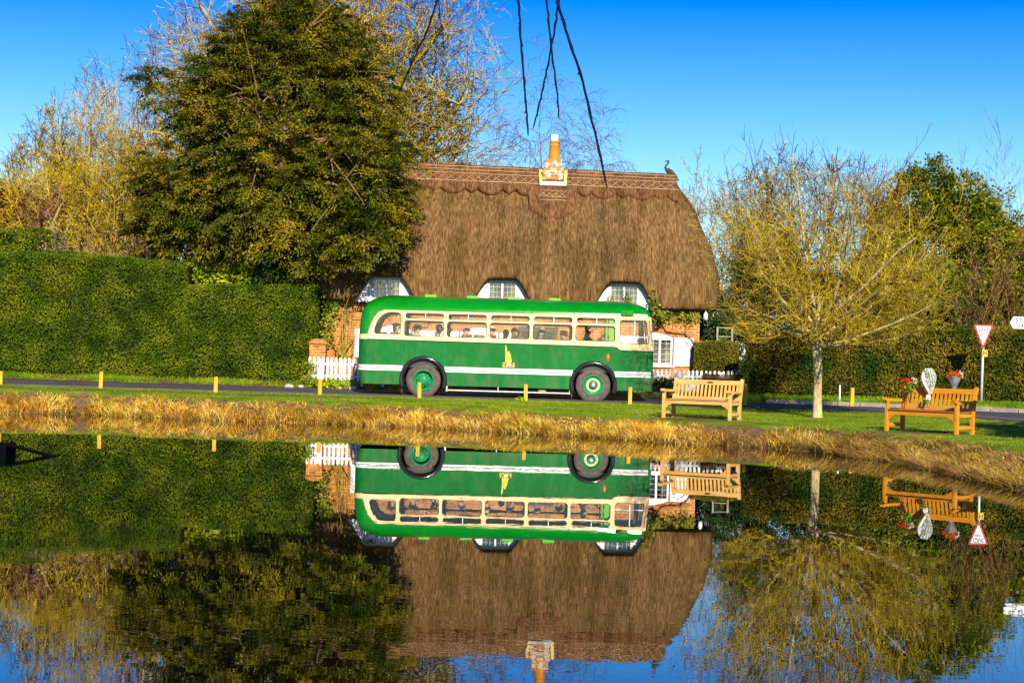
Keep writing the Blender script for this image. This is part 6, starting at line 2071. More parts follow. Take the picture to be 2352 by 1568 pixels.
hedge('back_hedge', 'dark hedge top with a sunlit edge behind the tall hedge at far left', [(-24, HB), (P(185, 540, HB).x, HB)], 1.5, px_top([(-500, 518), (0, 527), (100, 536), (185, 543)], HB), m_yewhedge, 700, leaf=(0.05, 0.02), seed=4, bumpy=0.18)
xr0 = P(1710, 800, 56.6).x
hedge('long_hedge', 'long mottled green and brown hedge beyond the road on the right', [(P(1710, 800, 54.6).x, 54.6), (P(1850, 800, 53.3).x, 53.3), (P(2100, 800, 52.7).x, 52.7), (P(2352, 800, 52.2).x, 52.2), (22, 50.5)], 1.5,
      px_top([(1700, 764), (1800, 757), (1950, 760), (2100, 757), (2250, 752), (2352, 757), (3000, 745)], 52.8), m_beech, 1700, leaf=(0.034, 0.019), seed=5, bumpy=0.14)
xb0, xb1 = P(1592, 800, 57.0).x, P(1694, 800, 57.0).x
hedge('small_hedge', 'small clipped golden green hedge beside the right corner of the cottage', [(xb0, 56.7), (xb1, 56.7)], 1.0, px_top([(1590, 786), (1640, 782), (1695, 786)], 56.7), m_box, 2400, leaf=(0.024, 0.013), seed=6, bumpy=0.08, round_=0.25)
xb0, xb1 = P(1617, 860, 55.4).x, P(1700, 860, 55.4).x
hedge('low_hedge', 'low brownish clipped hedge just behind the pale bench', [(xb0, 55.45), (xb1, 55.45)], 0.45, px_top([(1615, 858), (1700, 862)], 55.45), m_brownhedge, 2600, leaf=(0.02, 0.011), seed=7, bumpy=0.06, round_=0.15)

# ---- tree skeletons
def rot_about(d, ang, az):
    d = d.normalized()
    a = d.orthogonal().normalized(); a.rotate(Matrix.Rotation(az, 3, d))
    e = d.copy(); e.rotate(Matrix.Rotation(ang, 3, a)); return e
class Tree:
    def __init__(s, seed, env, levels, rmin=0.004):
        s.r = random.Random(seed); s.env = env; s.lv = levels; s.out = [[] for _ in range(len(levels) + 1)]; s.rmin = rmin
    def branch(s, p, d, length, rad, lev):
        """grow one branch; lev indexes the parameter list: seg, wobble, trop, kids, ang, ratio"""
        q = s.lv[min(lev, len(s.lv) - 1)]
        n = q['seg']; st = length / n
        pts = [p.copy()]; dirs = []
        d = d.normalized()
        for i in range(n):
            d = (d + Vector((s.r.gauss(0, 1), s.r.gauss(0, 1), s.r.gauss(0, 1))) * q['wob'] + Vector((0, 0, q['trop'])) * (1 if 'droop' not in q else 1 - q['droop'] * i / n)).normalized()
            p = p + d * st
            if s.env is not None and lev > 0 and (lev > 1 or i > n * 0.45) and s.env(p) > 1 + s.r.uniform(-0.08, 0.16): 
                if i == 0: return
                break
            pts.append(p.copy()); dirs.append(d.copy())
        m_ = len(pts)
        if m_ < 2: return
        rads = [max(s.rmin, rad * (1 - q.get('taper', 0.75) * k / n)) for k in range(m_)]
        s.out[lev].append((pts, rads))
        if lev + 1 >= len(s.lv): return
        nx = s.lv[lev + 1]
        k = q['kids']
        k = int(k + s.r.random())
        az = s.r.uniform(0, 2 * PI)
        for j in range(k):
            t = q['t0'] + (1 - q['t0']) * (j + s.r.uniform(0.1, 0.9)) / k
            f = t * n
            i = int(f)
            if i >= m_ - 1: i = m_ - 2
            b = pts[i].lerp(pts[i + 1], min(1, f - i))
            az += 2.399 + s.r.uniform(-0.5, 0.5)
            cd = rot_about(dirs[i], q['ang'] * s.r.uniform(0.7, 1.25), az)
            s.branch(b, cd, length * q['ratio'] * (1.15 - 0.5 * t) * s.r.uniform(0.75, 1.2), rads[i] * q.get('rr', 0.6), lev + 1)
        if q.get('cont', True):
            s.branch(pts[-1], dirs[-1], length * q['ratio'] * 0.8, rads[-1], lev + 1)
def tubes_np(lst, sides):
    Vs = []; Fs = []; o = 0
    ang = np.arange(sides) * 2 * PI / sides
    ca, sa = np.cos(ang)[None, :, None], np.sin(ang)[None, :, None]
    for pts, rads in lst:
        p = np.array([tuple(x) for x in pts]); n = len(p)
        d = np.gradient(p, axis=0); d = unit(d)
        ref = np.array([0.31, 0.17, 0.93]) if abs(d[0] @ np.array([0.31, 0.17, 0.93])) < 0.9 else np.array([1.0, 0, 0])
        a = unit(np.cross(d, ref)); b = np.cross(d, a)
        r = np.array(rads)[:, None, None]
        Vs.append((p[:, None, :] + (a[:, None, :] * ca + b[:, None, :] * sa) * r).reshape(-1, 3))
        i = np.arange(n - 1)[:, None] * sides; k = np.arange(sides)[None, :]; k2 = (k + 1) % sides
        Fs.append((np.stack([i + k, i + k2, i + sides + k2, i + sides + k], -1) + o).reshape(-1, 4))
        o += n * sides
    return np.concatenate(Vs), np.concatenate(Fs)
def ell_env(c, r, noise=0.15, seed=1, zmin=None):
    c = np.array(c, float); r = np.array(r, float)
    rr = random.Random(seed); ph = [rr.uniform(0, 6.28) for _ in range(6)]
    def f(p):
        d = (np.array(tuple(p)) - c) / r
        L = math.sqrt(float(d @ d)) + 1e-6
        a = math.atan2(d[1], d[0]); e = math.asin(max(-1, min(1, d[2] / L)))
        k = 1 + noise * (math.sin(3 * a + ph[0]) * 0.5 + math.sin(2 * e * 2 + ph[1]) * 0.4 + math.sin(5 * a + 3 * e + ph[2]) * 0.4)
        v = L / k
        if zmin is not None and p[2] < zmin: v += 1
        return v
    return f
def bark(name, stops, scale=3.0, **kw): return pmat(name, stops, scale=scale, rough=0.9, spec=0.1, fine=(22, 0.3), **kw)
def lichenbark(name, woody, lichen, lo=0.44, hi=0.54, scale=2.2, extra=()): return pmat(name, [woody, lichen, *extra], scale=scale, rough=0.9, spec=0.1, lo=lo, hi=hi, fine=(9, 0.35), detail=8)
def sparse_pts(lst, per, rng, jit):
    out = []; dr = []
    for pts, rads in lst:
        p = np.array([tuple(x) for x in pts])
        n = rng.poisson(per)
        if n == 0: continue
        t = rng.uniform(0, len(p) - 1.001, n); i = t.astype(int); f = (t - i)[:, None]
        out.append(p[i] * (1 - f) + p[i + 1] * f + rng.normal(0, jit, (n, 3))); dr.append(p[i + 1] - p[i])
    return np.concatenate(out), unit(np.concatenate(dr))
m_tip = bark('dark_twig_tip', [(0.030, 0.016, 0.009), (0.070, 0.034, 0.017)], 3)
def bare_tree(name, label, cat, T, trunk_mat, crown_mat, base, tufts=0, tip_z=None, tip=0.55, tuft_mat=None, tuft_size=(0.03, 0.014), trunk_levels=2, sides=(9, 6, 4, 3, 3, 3), seed=1, group=None, tuft_zmax=None):
    root = thing(name, label, cat, tuple(base), group)
    lv = [l for l in T.out if l]
    tr = [tubes_np(l, sides[min(i, 5)]) for i, l in enumerate(lv[:trunk_levels])]
    V, F = mergeVF(tr); np_mesh('trunk', V, F, trunk_mat, root, smooth=True)
    lat = []; dark = []; rt = random.Random(seed)
    for i, l in enumerate(lv[trunk_levels:]):
        last = i + trunk_levels >= len(lv) - 2
        for b_ in l:
            zz = b_[0][-1].z
            if tip_z is not None: pr = (0.05 if zz < tip_z - 0.6 else 0.9 if zz > tip_z + 0.6 else 0.45)
            else: pr = tip
            (dark if last and rt.random() < pr else lat).append(b_)
    cr = [tubes_np(l, 3) for l in (lat, dark) if l]
    if cr:
        V, F = mergeVF(cr); mats = [crown_mat, m_tip]
        mi = np.zeros(len(F)) if not (lat and dark) else np.concatenate([np.zeros(len(cr[0][1])), np.ones(len(cr[1][1]))])
        if tufts:
            rng = np.random.default_rng(seed)
            C, A = sparse_pts([b for l in lv[trunk_levels:] for b in l], tufts, rng, tuft_size[0] * 0.7)
            if tuft_zmax is not None:
                k = C[:, 2] < tuft_zmax + rng.normal(0, 0.5, len(C)); C, A = C[k], A[k]
            n = len(C)
            LV, LF = leaf_quads(C, A + rng.normal(0, 0.7, (n, 3)), rng.normal(0, 1, (n, 3)) + np.array([0, -0.6, 0.4]), tuft_size[0] * rng.uniform(0.5, 1.4, n), tuft_size[1] * rng.uniform(0.6, 1.4, n))
            F = np.concatenate([F, LF + len(V)]); V = np.concatenate([V, LV]); mi = np.concatenate([mi, np.full(len(LF), 2)]); mats.append(tuft_mat)
        np_mesh('crown', V, F, mats, root, mi=mi)
    print(name, sum(len(l) for l in lv), 'branches')
    return root

# ---- the lichen-covered small tree on the green
D = 42.4
b0 = G(1877, 962, gz(P(1877, 962, D).x, D)); b0.z -= 0.08
fork = P(1876, 790, b0.y)
def small_tree():
    c = P(1893, 600, b0.y)
    env = ell_env((c.x, b0.y, c.z + 0.0), (3.25, 2.9, 2.45), 0.14, 5, zmin=P(1876, 792, b0.y).z)
    L = [dict(seg=7, wob=0.035, trop=0, kids=0, ang=0, ratio=1, t0=0.8, cont=False, taper=0.30),
         dict(seg=8, wob=0.10, trop=0.035, kids=10, ang=0.8, ratio=0.50, t0=0.14, rr=0.55, taper=0.8),
         dict(seg=6, wob=0.20, trop=0.02, kids=8, ang=0.9, ratio=0.55, t0=0.10, rr=0.6),
         dict(seg=5, wob=0.24, trop=0.05, kids=5, ang=0.85, ratio=0.62, t0=0.10, rr=0.65),
         dict(seg=4, wob=0.26, trop=0.03, kids=0, ang=0.8, ratio=0.5, t0=0.2)]
    T = Tree(21, env, L, rmin=0.0044)
    pts = [b0, b0 + Vector((0.0, 0, 0.25)), b0 + Vector((-0.01, 0, 0.7)), b0 + Vector((0.0, 0.02, 1.2)), fork + Vector((0, 0, -0.05)), fork + Vector((0.02, 0, 0.25))]
    T.out[0].append((pts, [0.165, 0.122, 0.106, 0.104, 0.130, 0.09]))
    r = random.Random(4)
    n = 26
    for k in range(n):
        az = 2 * PI * k / n * 3 + r.uniform(-0.3, 0.3)
        el = [3, 14, 26, 40, 58, 78][k % 6] + r.uniform(-6, 6)
        el = math.radians(el)
        d = Vector((math.cos(az) * math.cos(el), math.sin(az) * math.cos(el), math.sin(el)))
        ln = r.uniform(2.7, 3.5) * (1 + 0.55 * math.sin(el) ** 2)
        T.branch(fork + Vector((0, 0, r.uniform(-0.10, 0.35))), d, ln, r.uniform(0.045, 0.075), 1)
    # long whips that stand out of the top of the crown, fanning up and outwards
    src = [p for pts, _ in T.out[1] + T.out[2] for p in pts[2:] if p.z > fork.z + 1.9]
    for k in range(140):
        p = r.choice(src)
        d = ((p - fork).normalized() + Vector((r.gauss(0, 0.25), r.gauss(0, 0.25), r.uniform(0.15, 0.7)))).normalized()
        ln = r.uniform(0.7, 1.5); pts = [p.copy()]
        for i in range(6):
            d = (d + Vector((r.gauss(0, 0.10), r.gauss(0, 0.10), r.gauss(0.02, 0.08)))).normalized(); pts.append(pts[-1] + d * ln / 6)
        zl = P(1890, 300, b0.y).z
        if pts[-1].z > zl + 0.1: continue
        T.out[4].append((pts, [0.008 - 0.0006 * i for i in range(7)]))
        for q in range(5):
            s = pts[r.randint(1, 5)]; dd = (d + Vector((r.gauss(0, 0.6), r.gauss(0, 0.6), r.gauss(0.1, 0.4)))).normalized(); l2 = r.uniform(0.12, 0.4)
            T.out[4].append(([s, s + dd * l2 * 0.5, s + dd * l2 + Vector((0, 0, 0.02))], [0.005, 0.0045, 0.004]))
    return T
m_palebark = bark('pale_bark', [(0.30, 0.20, 0.10), (0.46, 0.36, 0.20), (0.40, 0.34, 0.12)], 4, stretch=(1, 1, 0.35), bump=0.02, bscale=14)
m_lichen_wood = lichenbark('lichen_branch', (0.20, 0.13, 0.06), (0.38, 0.29, 0.045), 0.36, 0.54)
m_lichen_twig = lichenbark('lichen_twig', (0.11, 0.06, 0.028), (0.38, 0.27, 0.018), 0.37, 0.68, extra=((0.44, 0.32, 0.015), (0.44, 0.36, 0.14)))
m_lichen = leafmat('yellow_lichen', [(0.24, 0.16, 0.008), (0.38, 0.28, 0.010), (0.52, 0.40, 0.03)], scale=1.5, island=0.5, trans=0.1)
bare_tree('lichen_tree', 'small bare tree covered in yellow lichen on the green between the two benches', 'tree', small_tree(), m_palebark, m_lichen_twig, b0, tufts=0.6, tuft_mat=m_lichen, tuft_size=(0.024, 0.011), trunk_levels=2, seed=31, tuft_zmax=P(1890, 470, b0.y).z, tip_z=P(1890, 440, b0.y).z)

# ---- big bare tree behind the yew
def big_tree():
    Yb = 68.0
    c = P(760, 190, Yb)
    env = ell_env((c.x, Yb, c.z + 1.0), (7.3, 6.0, 9.0), 0.10, 9, zmin=6.5)
    base = Vector((P(740, 600, Yb).x, Yb, gz(-6, Yb)))
    L = [dict(seg=8, wob=0.05, trop=0, kids=0, ang=0, ratio=1, t0=0.8, cont=False, taper=0.4),
         dict(seg=9, wob=0.12, trop=0.03, kids=11, ang=0.8, ratio=0.5, t0=0.14, rr=0.55, taper=0.75),
         dict(seg=7, wob=0.19, trop=0.01, kids=10, ang=0.85, ratio=0.52, t0=0.12, rr=0.6),
         dict(seg=5, wob=0.24, trop=0.02, kids=7, ang=0.8, ratio=0.52, t0=0.12, rr=0.62),
         dict(seg=4, wob=0.25, trop=0.05, kids=0, ang=0.8, ratio=0.5, t0=0.2)]
    T = Tree(33, env, L, rmin=0.011)
    fk = Vector((base.x + 0.2, Yb, 6.2))
    T.out[0].append(([base, base.lerp(fk, 0.3), base.lerp(fk, 0.65), fk, fk + Vector((0.1, 0, 1.2))], [0.6, 0.48, 0.42, 0.38, 0.28]))
    r = random.Random(8)
    n = 22
    for k in range(n):
        az = 2 * PI * k / n * 3 + r.uniform(-0.3, 0.3)
        el = math.radians([22, 40, 58, 75][k % 4] + r.uniform(-7, 7))
        d = Vector((math.cos(az) * math.cos(el), math.sin(az) * math.cos(el), math.sin(el)))
        T.branch(fk + Vector((0, 0, r.uniform(-0.4, 1.4))), d, r.uniform(7.5, 9.5), r.uniform(0.13, 0.22), 1)
    return T, base
T, bb = big_tree()
bare_tree('bare_tree', 'huge bare lichen-yellow tree rising behind the dark yew and the thatch', 'tree', T, m_lichen_wood, m_lichen_twig, bb, tufts=0.5, tuft_mat=m_lichen, tuft_size=(0.05, 0.018), trunk_levels=2, seed=41, tip=0.28)

# ---- two lichen trees at the far left
def left_tree(seed, u, v_c, Yb, rx, rz, uf, nl=12, L0=5.5, lean=0.0):
    c = P(u, v_c, Yb)
    env = ell_env((c.x, Yb, c.z), (rx, rx * 0.85, rz), 0.16, seed)
    base = Vector((P(uf, 560, Yb).x, Yb, gz(-14, Yb)))
    L = [dict(seg=6, wob=0.05, trop=0, kids=0, ang=0, ratio=1, t0=0.8, cont=False, taper=0.4),
         dict(seg=8, wob=0.13, trop=0.02, kids=11, ang=0.85, ratio=0.52, t0=0.14, rr=0.5, taper=0.75),
         dict(seg=6, wob=0.20, trop=0.02, kids=9, ang=0.7, ratio=0.52, t0=0.12, rr=0.6),
         dict(seg=5, wob=0.20, trop=0.05, kids=6, ang=0.75, ratio=0.52, t0=0.12, rr=0.62),
         dict(seg=4, wob=0.22, trop=0.06, kids=0, ang=0.8, ratio=0.5, t0=0.2)]
    T = Tree(seed, env, L, rmin=0.0075)
    fk = base + Vector((0.1, 0, 2.0))
    T.out[0].append(([base, base.lerp(fk, 0.5), fk], [0.34, 0.27, 0.22]))
    r = random.Random(seed + 1)
    for k in range(nl):
        az = 2 * PI * k / nl * 3 + r.uniform(-0.3, 0.3)
        el = math.radians([15, 34, 54, 76][k % 4] + r.uniform(-7, 7))
        d = Vector((math.cos(az) * math.cos(el) + lean, math.sin(az) * math.cos(el), math.sin(el)))
        T.branch(fk + Vector((0, 0, r.uniform(-0.8, 0.3))), d, L0 * r.uniform(0.8, 1.1) * (0.62 + 0.38 * math.sin(el)), r.uniform(0.06, 0.11), 1)
    return T, base
m_red_twig = lichenbark('reddish_twig', (0.19, 0.08, 0.05), (0.50, 0.36, 0.018), 0.40, 0.53, 0.5)
T, bb = left_tree(51, 245, 390, 67, 2.6, 4.7, 232, 38, 8.4, -0.03)
bare_tree('bare_tree', 'bare yellow lichened tree with reddish top left of the dark yew', 'tree', T, m_lichen_wood, m_red_twig, bb, tufts=0.9, tip=0.12, tuft_mat=m_lichen, tuft_size=(0.05, 0.02), seed=52, tip_z=P(240, 215, 67).z)
T, bb = left_tree(61, 105, 450, 66, 1.8, 3.2, 125, 28, 6.5, -0.12)
bare_tree('bare_tree', 'shorter leaning bare tree with olive twigs at the far left', 'tree', T, m_lichen_wood, m_red_twig, bb, tufts=0.9, tuft_mat=m_lichen, tuft_size=(0.045, 0.018), seed=62, tip_z=P(110, 350, 66).z)
T, bb = left_tree(71, 290, 480, 65, 2.4, 3.2, 285, 28, 6.0, 0.0)
bare_tree('bare_tree', 'low spreading lichened tree above the hedge beside the yew skirt', 'tree', T, m_lichen_wood, m_lichen_twig, bb, tufts=0.9, tip=0.15, tuft_mat=m_lichen, tuft_size=(0.045, 0.018), seed=72)

# ---- birch behind the chimney
def birch():
    Yb = 78.0
    L = [dict(seg=8, wob=0.03, trop=0, kids=26, ang=0.75, ratio=0.36, t0=0.30, rr=0.35, taper=0.9),
         dict(seg=8, wob=0.09, trop=-0.02, kids=9, ang=0.6, ratio=0.5, t0=0.15, rr=0.5),
         dict(seg=8, wob=0.12, trop=-0.16, kids=5, ang=0.6, ratio=0.55, t0=0.1, rr=0.7),
         dict(seg=5, wob=0.14, trop=-0.18, kids=0, ang=0.6, ratio=0.5, t0=0.1)]
    T = Tree(81, None, L, rmin=0.006)
    base = Vector((P(1305, 500, Yb).x, Yb, gz(2, Yb)))
    top = P(1285, 285, Yb)
    T.branch(base, (top - base), (top - base).length, 0.13, 0)
    T.branch(base + Vector((0.25, 0.6, 0)), (top - base) + Vector((1.3, 0, 0)), (top - base).length * 0.85, 0.10, 0)
    return T, base
T, bb = birch()
m_purple = bark('purple_twig', [(0.16, 0.09, 0.10), (0.26, 0.16, 0.15)], 3)
bare_tree('birch_tree', 'leafless purple-twigged birch showing behind the chimney', 'tree', T, m_purple, m_purple, bb, trunk_levels=1, seed=82)
# ---- bare thicket behind the right end of the thatch
def thicket(seed, u0, u1, vtop, Yb, n, trop=0.05, rmin=0.006, h0=None, spread=0.25, kids=7):
    L = [dict(seg=8, wob=0.05, trop=trop, kids=kids, ang=0.5, ratio=0.42, t0=0.2, rr=0.45, taper=0.85),
         dict(seg=6, wob=0.10, trop=0.08, kids=6, ang=0.6, ratio=0.5, t0=0.1, rr=0.5),
         dict(seg=5, wob=0.14, trop=0.08, kids=4, ang=0.6, ratio=0.5, t0=0.1, rr=0.6),
         dict(seg=4, wob=0.15, trop=0.06, kids=0, ang=0.6, ratio=0.5, t0=0.1)]
    T = Tree(seed, None, L, rmin=rmin); r = random.Random(seed)
    xa, xb = P(u0, 600, Yb).x, P(u1, 600, Yb).x
    for k in range(n):
        x = xa + (xb - xa) * (k + r.random()) / n; y = Yb + r.uniform(-0.8, 0.8)
        zb = gz(x, y); zt = P((u0 + u1) / 2, vtop, Yb).z
        h = (zt - zb) * r.uniform(0.62, 0.92)
        T.branch(Vector((x, y, zb)), Vector((r.gauss(0, spread), r.gauss(0, spread * 0.6), 1)), h, r.uniform(0.03, 0.06), 0)
    return T, Vector(((xa + xb) / 2, Yb, gz((xa + xb) / 2, Yb)))
T, bb = thicket(91, 1600, 1740, 455, 69, 16)
bare_tree('bare_shrub', 'feathery bare shrubs with lichen behind the right end of the thatch', 'shrub', T, m_lichen_twig, m_red_twig, bb, trunk_levels=1, tufts=1.3, tuft_mat=m_lichen, tuft_size=(0.05, 0.02), seed=92)
T, bb = thicket(93, 215, 420, 560, 61.5, 14, trop=0.0, spread=0.5)
m_drytwig = bark('dry_grey_twig', [(0.24, 0.17, 0.09), (0.42, 0.32, 0.17)], 2)
bare_tree('dry_shrub', 'dry beige twiggy shrub between the tall hedge and the left trees', 'shrub', T, m_drytwig, m_drytwig, bb, trunk_levels=1, tufts=2.0, tuft_mat=leafmat('dry_seedhead', [(0.25, 0.16, 0.06), (0.42, 0.30, 0.12)], trans=0.1), tuft_size=(0.04, 0.016), seed=94)
m_midgreen0 = leafmat('olive_leaf', [(0.05, 0.06, 0.005), (0.15, 0.12, 0.010), (0.22, 0.14, 0.018)], scale=1.3, island=0.5, trans=0.2)
m_rusty = bark('rust_stem', [(0.17, 0.085, 0.025), (0.32, 0.19, 0.06)], 2)
T, bb = thicket(95, 2275, 2420, 580, 57.5, 5, spread=0.16)
bare_tree('coppiced_shrub', 'rusty bare coppiced stems above the hedge near the right edge', 'shrub', T, m_rusty, m_rusty, bb, trunk_levels=1, tufts=1.6, tuft_mat=m_midgreen0, tuft_size=(0.045, 0.022), seed=96)
T, bb = thicket(97, 2168, 2262, 640, 57.4, 4, spread=0.35, kids=5)
bare_tree('pollard_shrub', 'pale forked bare stems over the hedge left of the give way sign', 'shrub', T, m_rusty, m_rusty, bb, trunk_levels=1, seed=98)
T, bb = thicket(99, 2345, 2480, 400, 74, 8, spread=0.22)
bare_tree('bare_tree', 'far purple-grey leafless tree cut off by the right edge', 'tree', T, m_purple, m_purple, bb, trunk_levels=1, seed=100)

# ---- foliage masses
def foliage_tree(name, label, cat, base, blobs, mat, n, leaf, seed, trunk=None, trunk_mat=None, shell=0.55, droop=0.0, tail=None, core=True, clump=0.35, layered=False, extra=None, ymin=None, per_clump=70, inner=0.0, ragged=0.14):
    """blobs: (centre, radii, weight); leaves gathered in clumps spread through the outer volume"""
    rng = np.random.default_rng(seed)
    root = thing(name, label, cat, tuple(base))
    w_ = np.array([b[2] for b in blobs], float); w_ /= w_.sum()
    nc = max(60, n // per_clump)
    cl = []; od = []
    for (c, r, _), wi in zip(blobs, w_):
        k = int(nc * wi) + 1
        d = unit(rng.normal(0, 1, (k, 3)))
        rad = np.where(rng.uniform(0, 1, k) < inner, rng.uniform(0.2, shell, k), shell + (1 - shell) * rng.uniform(0, 1, k) ** 0.6)[:, None]
        q = d * rad
        q = q * (1 + ragged * vnoise(d * 2.2 + seed, seed, 1.0))[:, None]
        cl.append(np.array(c) + q * np.array(r)); od.append(unit(d * np.array([1, 1, 0.6]) / np.array(r)))
    cl = np.concatenate(cl); od = np.concatenate(od)
    if ymin is not None:
        k = cl[:, 1] > ymin(cl); cl, od = cl[k], od[k]
    per = n // len(cl) + 1
    N_ = len(cl) * per
    ci = np.repeat(np.arange(len(cl)), per)
    size = clump * rng.uniform(0.55, 1.5, len(cl))[ci]
    o = od[ci]
    # a spray: points along the outward, drooping axis with side spread
    t = rng.uniform(-0.3, 1, N_) 
    side = unit(np.cross(o, np.array([0, 0, 1.0])) + 1e-6)
    up = np.cross(side, o)
    sp = rng.normal(0, 0.33, N_); vv = rng.normal(0, 0.10 if layered else 0.33, N_)
    C = cl[ci] + (o * t[:, None] + side * sp[:, None] + up * vv[:, None]) * size[:, None]
    C[:, 2] -= droop * size * np.clip(t, 0, 1) ** 2
    A = o * 0.8 + side * (sp * 1.6)[:, None] + rng.normal(0, 0.45, (N_, 3)); A[:, 2] -= droop * 0.9 * np.clip(t, 0, 1)
    Nn = up * (1.1 if layered else 0.5) + o * 0.35 + rng.normal(0, 0.55, (N_, 3)) + np.array([0, -0.25, 0.2])
    V, F = leaf_quads(C, A, Nn, leaf[0] * rng.uniform(0.6, 1.4, N_), leaf[1] * rng.uniform(0.6, 1.4, N_))
    np_mesh('crown', V, F, mat, root)
    if trunk:
        Vt, Ft = tubes_np(trunk, 8)
        np_mesh('trunk', Vt, Ft, trunk_mat, root, smooth=True)
    return root

# the yew
YY = 57.6
def yp(u, v, D=YY): return P(u, v, D)
def yblob(u, v, ru, rv, ry, D=YY, w=None):
    c = yp(u, v, D); k = D / FPX
    return ((c.x, D, c.z), (ru * k, ry, rv * k), (w or ru * rv))
m_yew = leafmat('yew_needles', [(0.026, 0.046, 0.002), (0.095, 0.098, 0.004), (0.22, 0.165, 0.008)], scale=0.9, island=0.55, trans=0.12, rough=0.6)
yew_blobs = [yblob(650, 330, 265, 275, 2.6), yblob(650, 125, 212, 118, 2.0), yblob(690, 58, 130, 64, 1.5), yblob(545, 190, 130, 130, 2.0), yblob(420, 230, 85, 60, 1.3), yblob(480, 440, 190, 150, 2.2, 58.6), yblob(375, 545, 88, 52, 1.3, 58.9), yblob(400, 480, 95, 60, 1.4, 58.6),
             yblob(800, 200, 110, 150, 1.9), yblob(855, 400, 105, 150, 1.7, 56.2), yblob(880, 500, 68, 90, 1.2, 55.8), yblob(640, 485, 200, 98, 2.2, 58.2), yblob(820, 545, 90, 70, 1.3, 55.6), yblob(550, 555, 110, 42, 1.2, 59.4), yblob(700, 590, 70, 40, 1.0), yblob(355, 180, 40, 26, 0.8)]
yb = Vector((P(700, 700, 58.9).x, 58.9, gz(-6.6, 58.9)))
yt = [([yb, Vector((yp(690, 640).x, 58.4, yp(690, 640).z)), Vector((yp(672, 560).x, 57.6, yp(672, 560).z)), Vector((yp(655, 430).x, 57.1, yp(655, 430).z)), Vector((yp(660, 250).x, 56.9, yp(660, 250).z)), Vector((yp(665, 90).x, 56.9, yp(665, 90).z))], [0.42, 0.34, 0.28, 0.2, 0.12, 0.04])]
rr = random.Random(12)
trunkpts = yt[0][0]
for k in range(40):
    i = rr.choice([1, 2, 2, 3, 3, 3, 4, 4]); f = rr.random()
    a = trunkpts[i].lerp(trunkpts[min(i + 1, 5)], f)
    bl = yew_blobs[rr.choices(range(len(yew_blobs)), [b[2] for b in yew_blobs])[0]]
    d = Vector((rr.gauss(0, 1), rr.gauss(-0.7, 0.8), rr.gauss(0.1, 0.8))).normalized()
    e = Vector(bl[0]) + Vector((d.x * bl[1][0], d.y * bl[1][1], d.z * bl[1][2])) * rr.uniform(0.75, 1.03)
    if e.z < 5.0 and e.y < 58.9: continue
    mid = a.lerp(e, 0.5) + Vector((rr.gauss(0, 0.3), rr.gauss(0, 0.3), rr.uniform(-0.1, 0.5)))
    pts = [a.lerp(mid, t).lerp(mid.lerp(e, t), t) for t in [j / 7 for j in range(8)]]
    pts = [p + Vector((rr.gauss(0, 0.13), rr.gauss(0, 0.10), rr.gauss(0, 0.13))) * (j / 7) for j, p in enumerate(pts)]
    yt.append((pts, [0.075 * (1 - 0.85 * j / 7) for j in range(8)]))
    for q in range(3):
        s = pts[rr.randint(4, 6)]; dd = (pts[7] - pts[5]).normalized() + Vector((rr.gauss(0, 0.7), rr.gauss(-0.1, 0.5), rr.gauss(0, 0.6)))
        L_ = rr.uniform(0.5, 1.3)
        yt.append(([s, s + dd * L_ * 0.5, s + dd * L_ + Vector((0, 0, -0.1))], [0.026, 0.018, 0.008]))
m_yewbark = bark('yew_bark', [(0.11, 0.06, 0.028), (0.30, 0.20, 0.09)], 3)
foliage_tree('yew_tree', 'huge dark olive yew tree overhanging the hedge and the left end of the thatch', 'tree', yb, yew_blobs, m_yew, 430000, (0.058, 0.020), 101,
             trunk=yt, trunk_mat=m_yewbark, shell=0.60, droop=0.48, clump=0.46, layered=True, per_clump=150, inner=0.34, ragged=0.17)
# holly, right of the small tree
HD = 62.0
def hb(u, v, ru, rv, ry, D=HD):
    c = P(u, v, D); k = D / FPX; return ((c.x, D, c.z), (ru * k, ry, rv * k), ru * rv)
bb = Vector((P(2150, 700, HD).x, HD, gz(14, HD)))
foliage_tree('holly_tree', 'dense dark evergreen holly standing above the right hedge', 'tree', bb,
             [hb(2150, 590, 100, 150, 2.0), hb(2110, 470, 65, 70, 1.4), hb(2135, 415, 30, 40, 0.8), hb(2200, 470, 60, 60, 1.3), hb(2245, 540, 55, 80, 1.4), hb(2300, 630, 95, 110, 1.6), hb(2330, 690, 80, 70, 1.4, 60), hb(2060, 560, 50, 80, 1.3), hb(2280, 470, 16, 26, 0.5), hb(2170, 700, 130, 60, 1.5)],
             m_holly, 78000, (0.07, 0.032), 102, trunk=[([bb, bb + Vector((0, 0, 3)), bb + Vector((-0.2, 0, 6))], [0.25, 0.18, 0.08])], trunk_mat=m_yewbark, shell=0.55, clump=0.42)
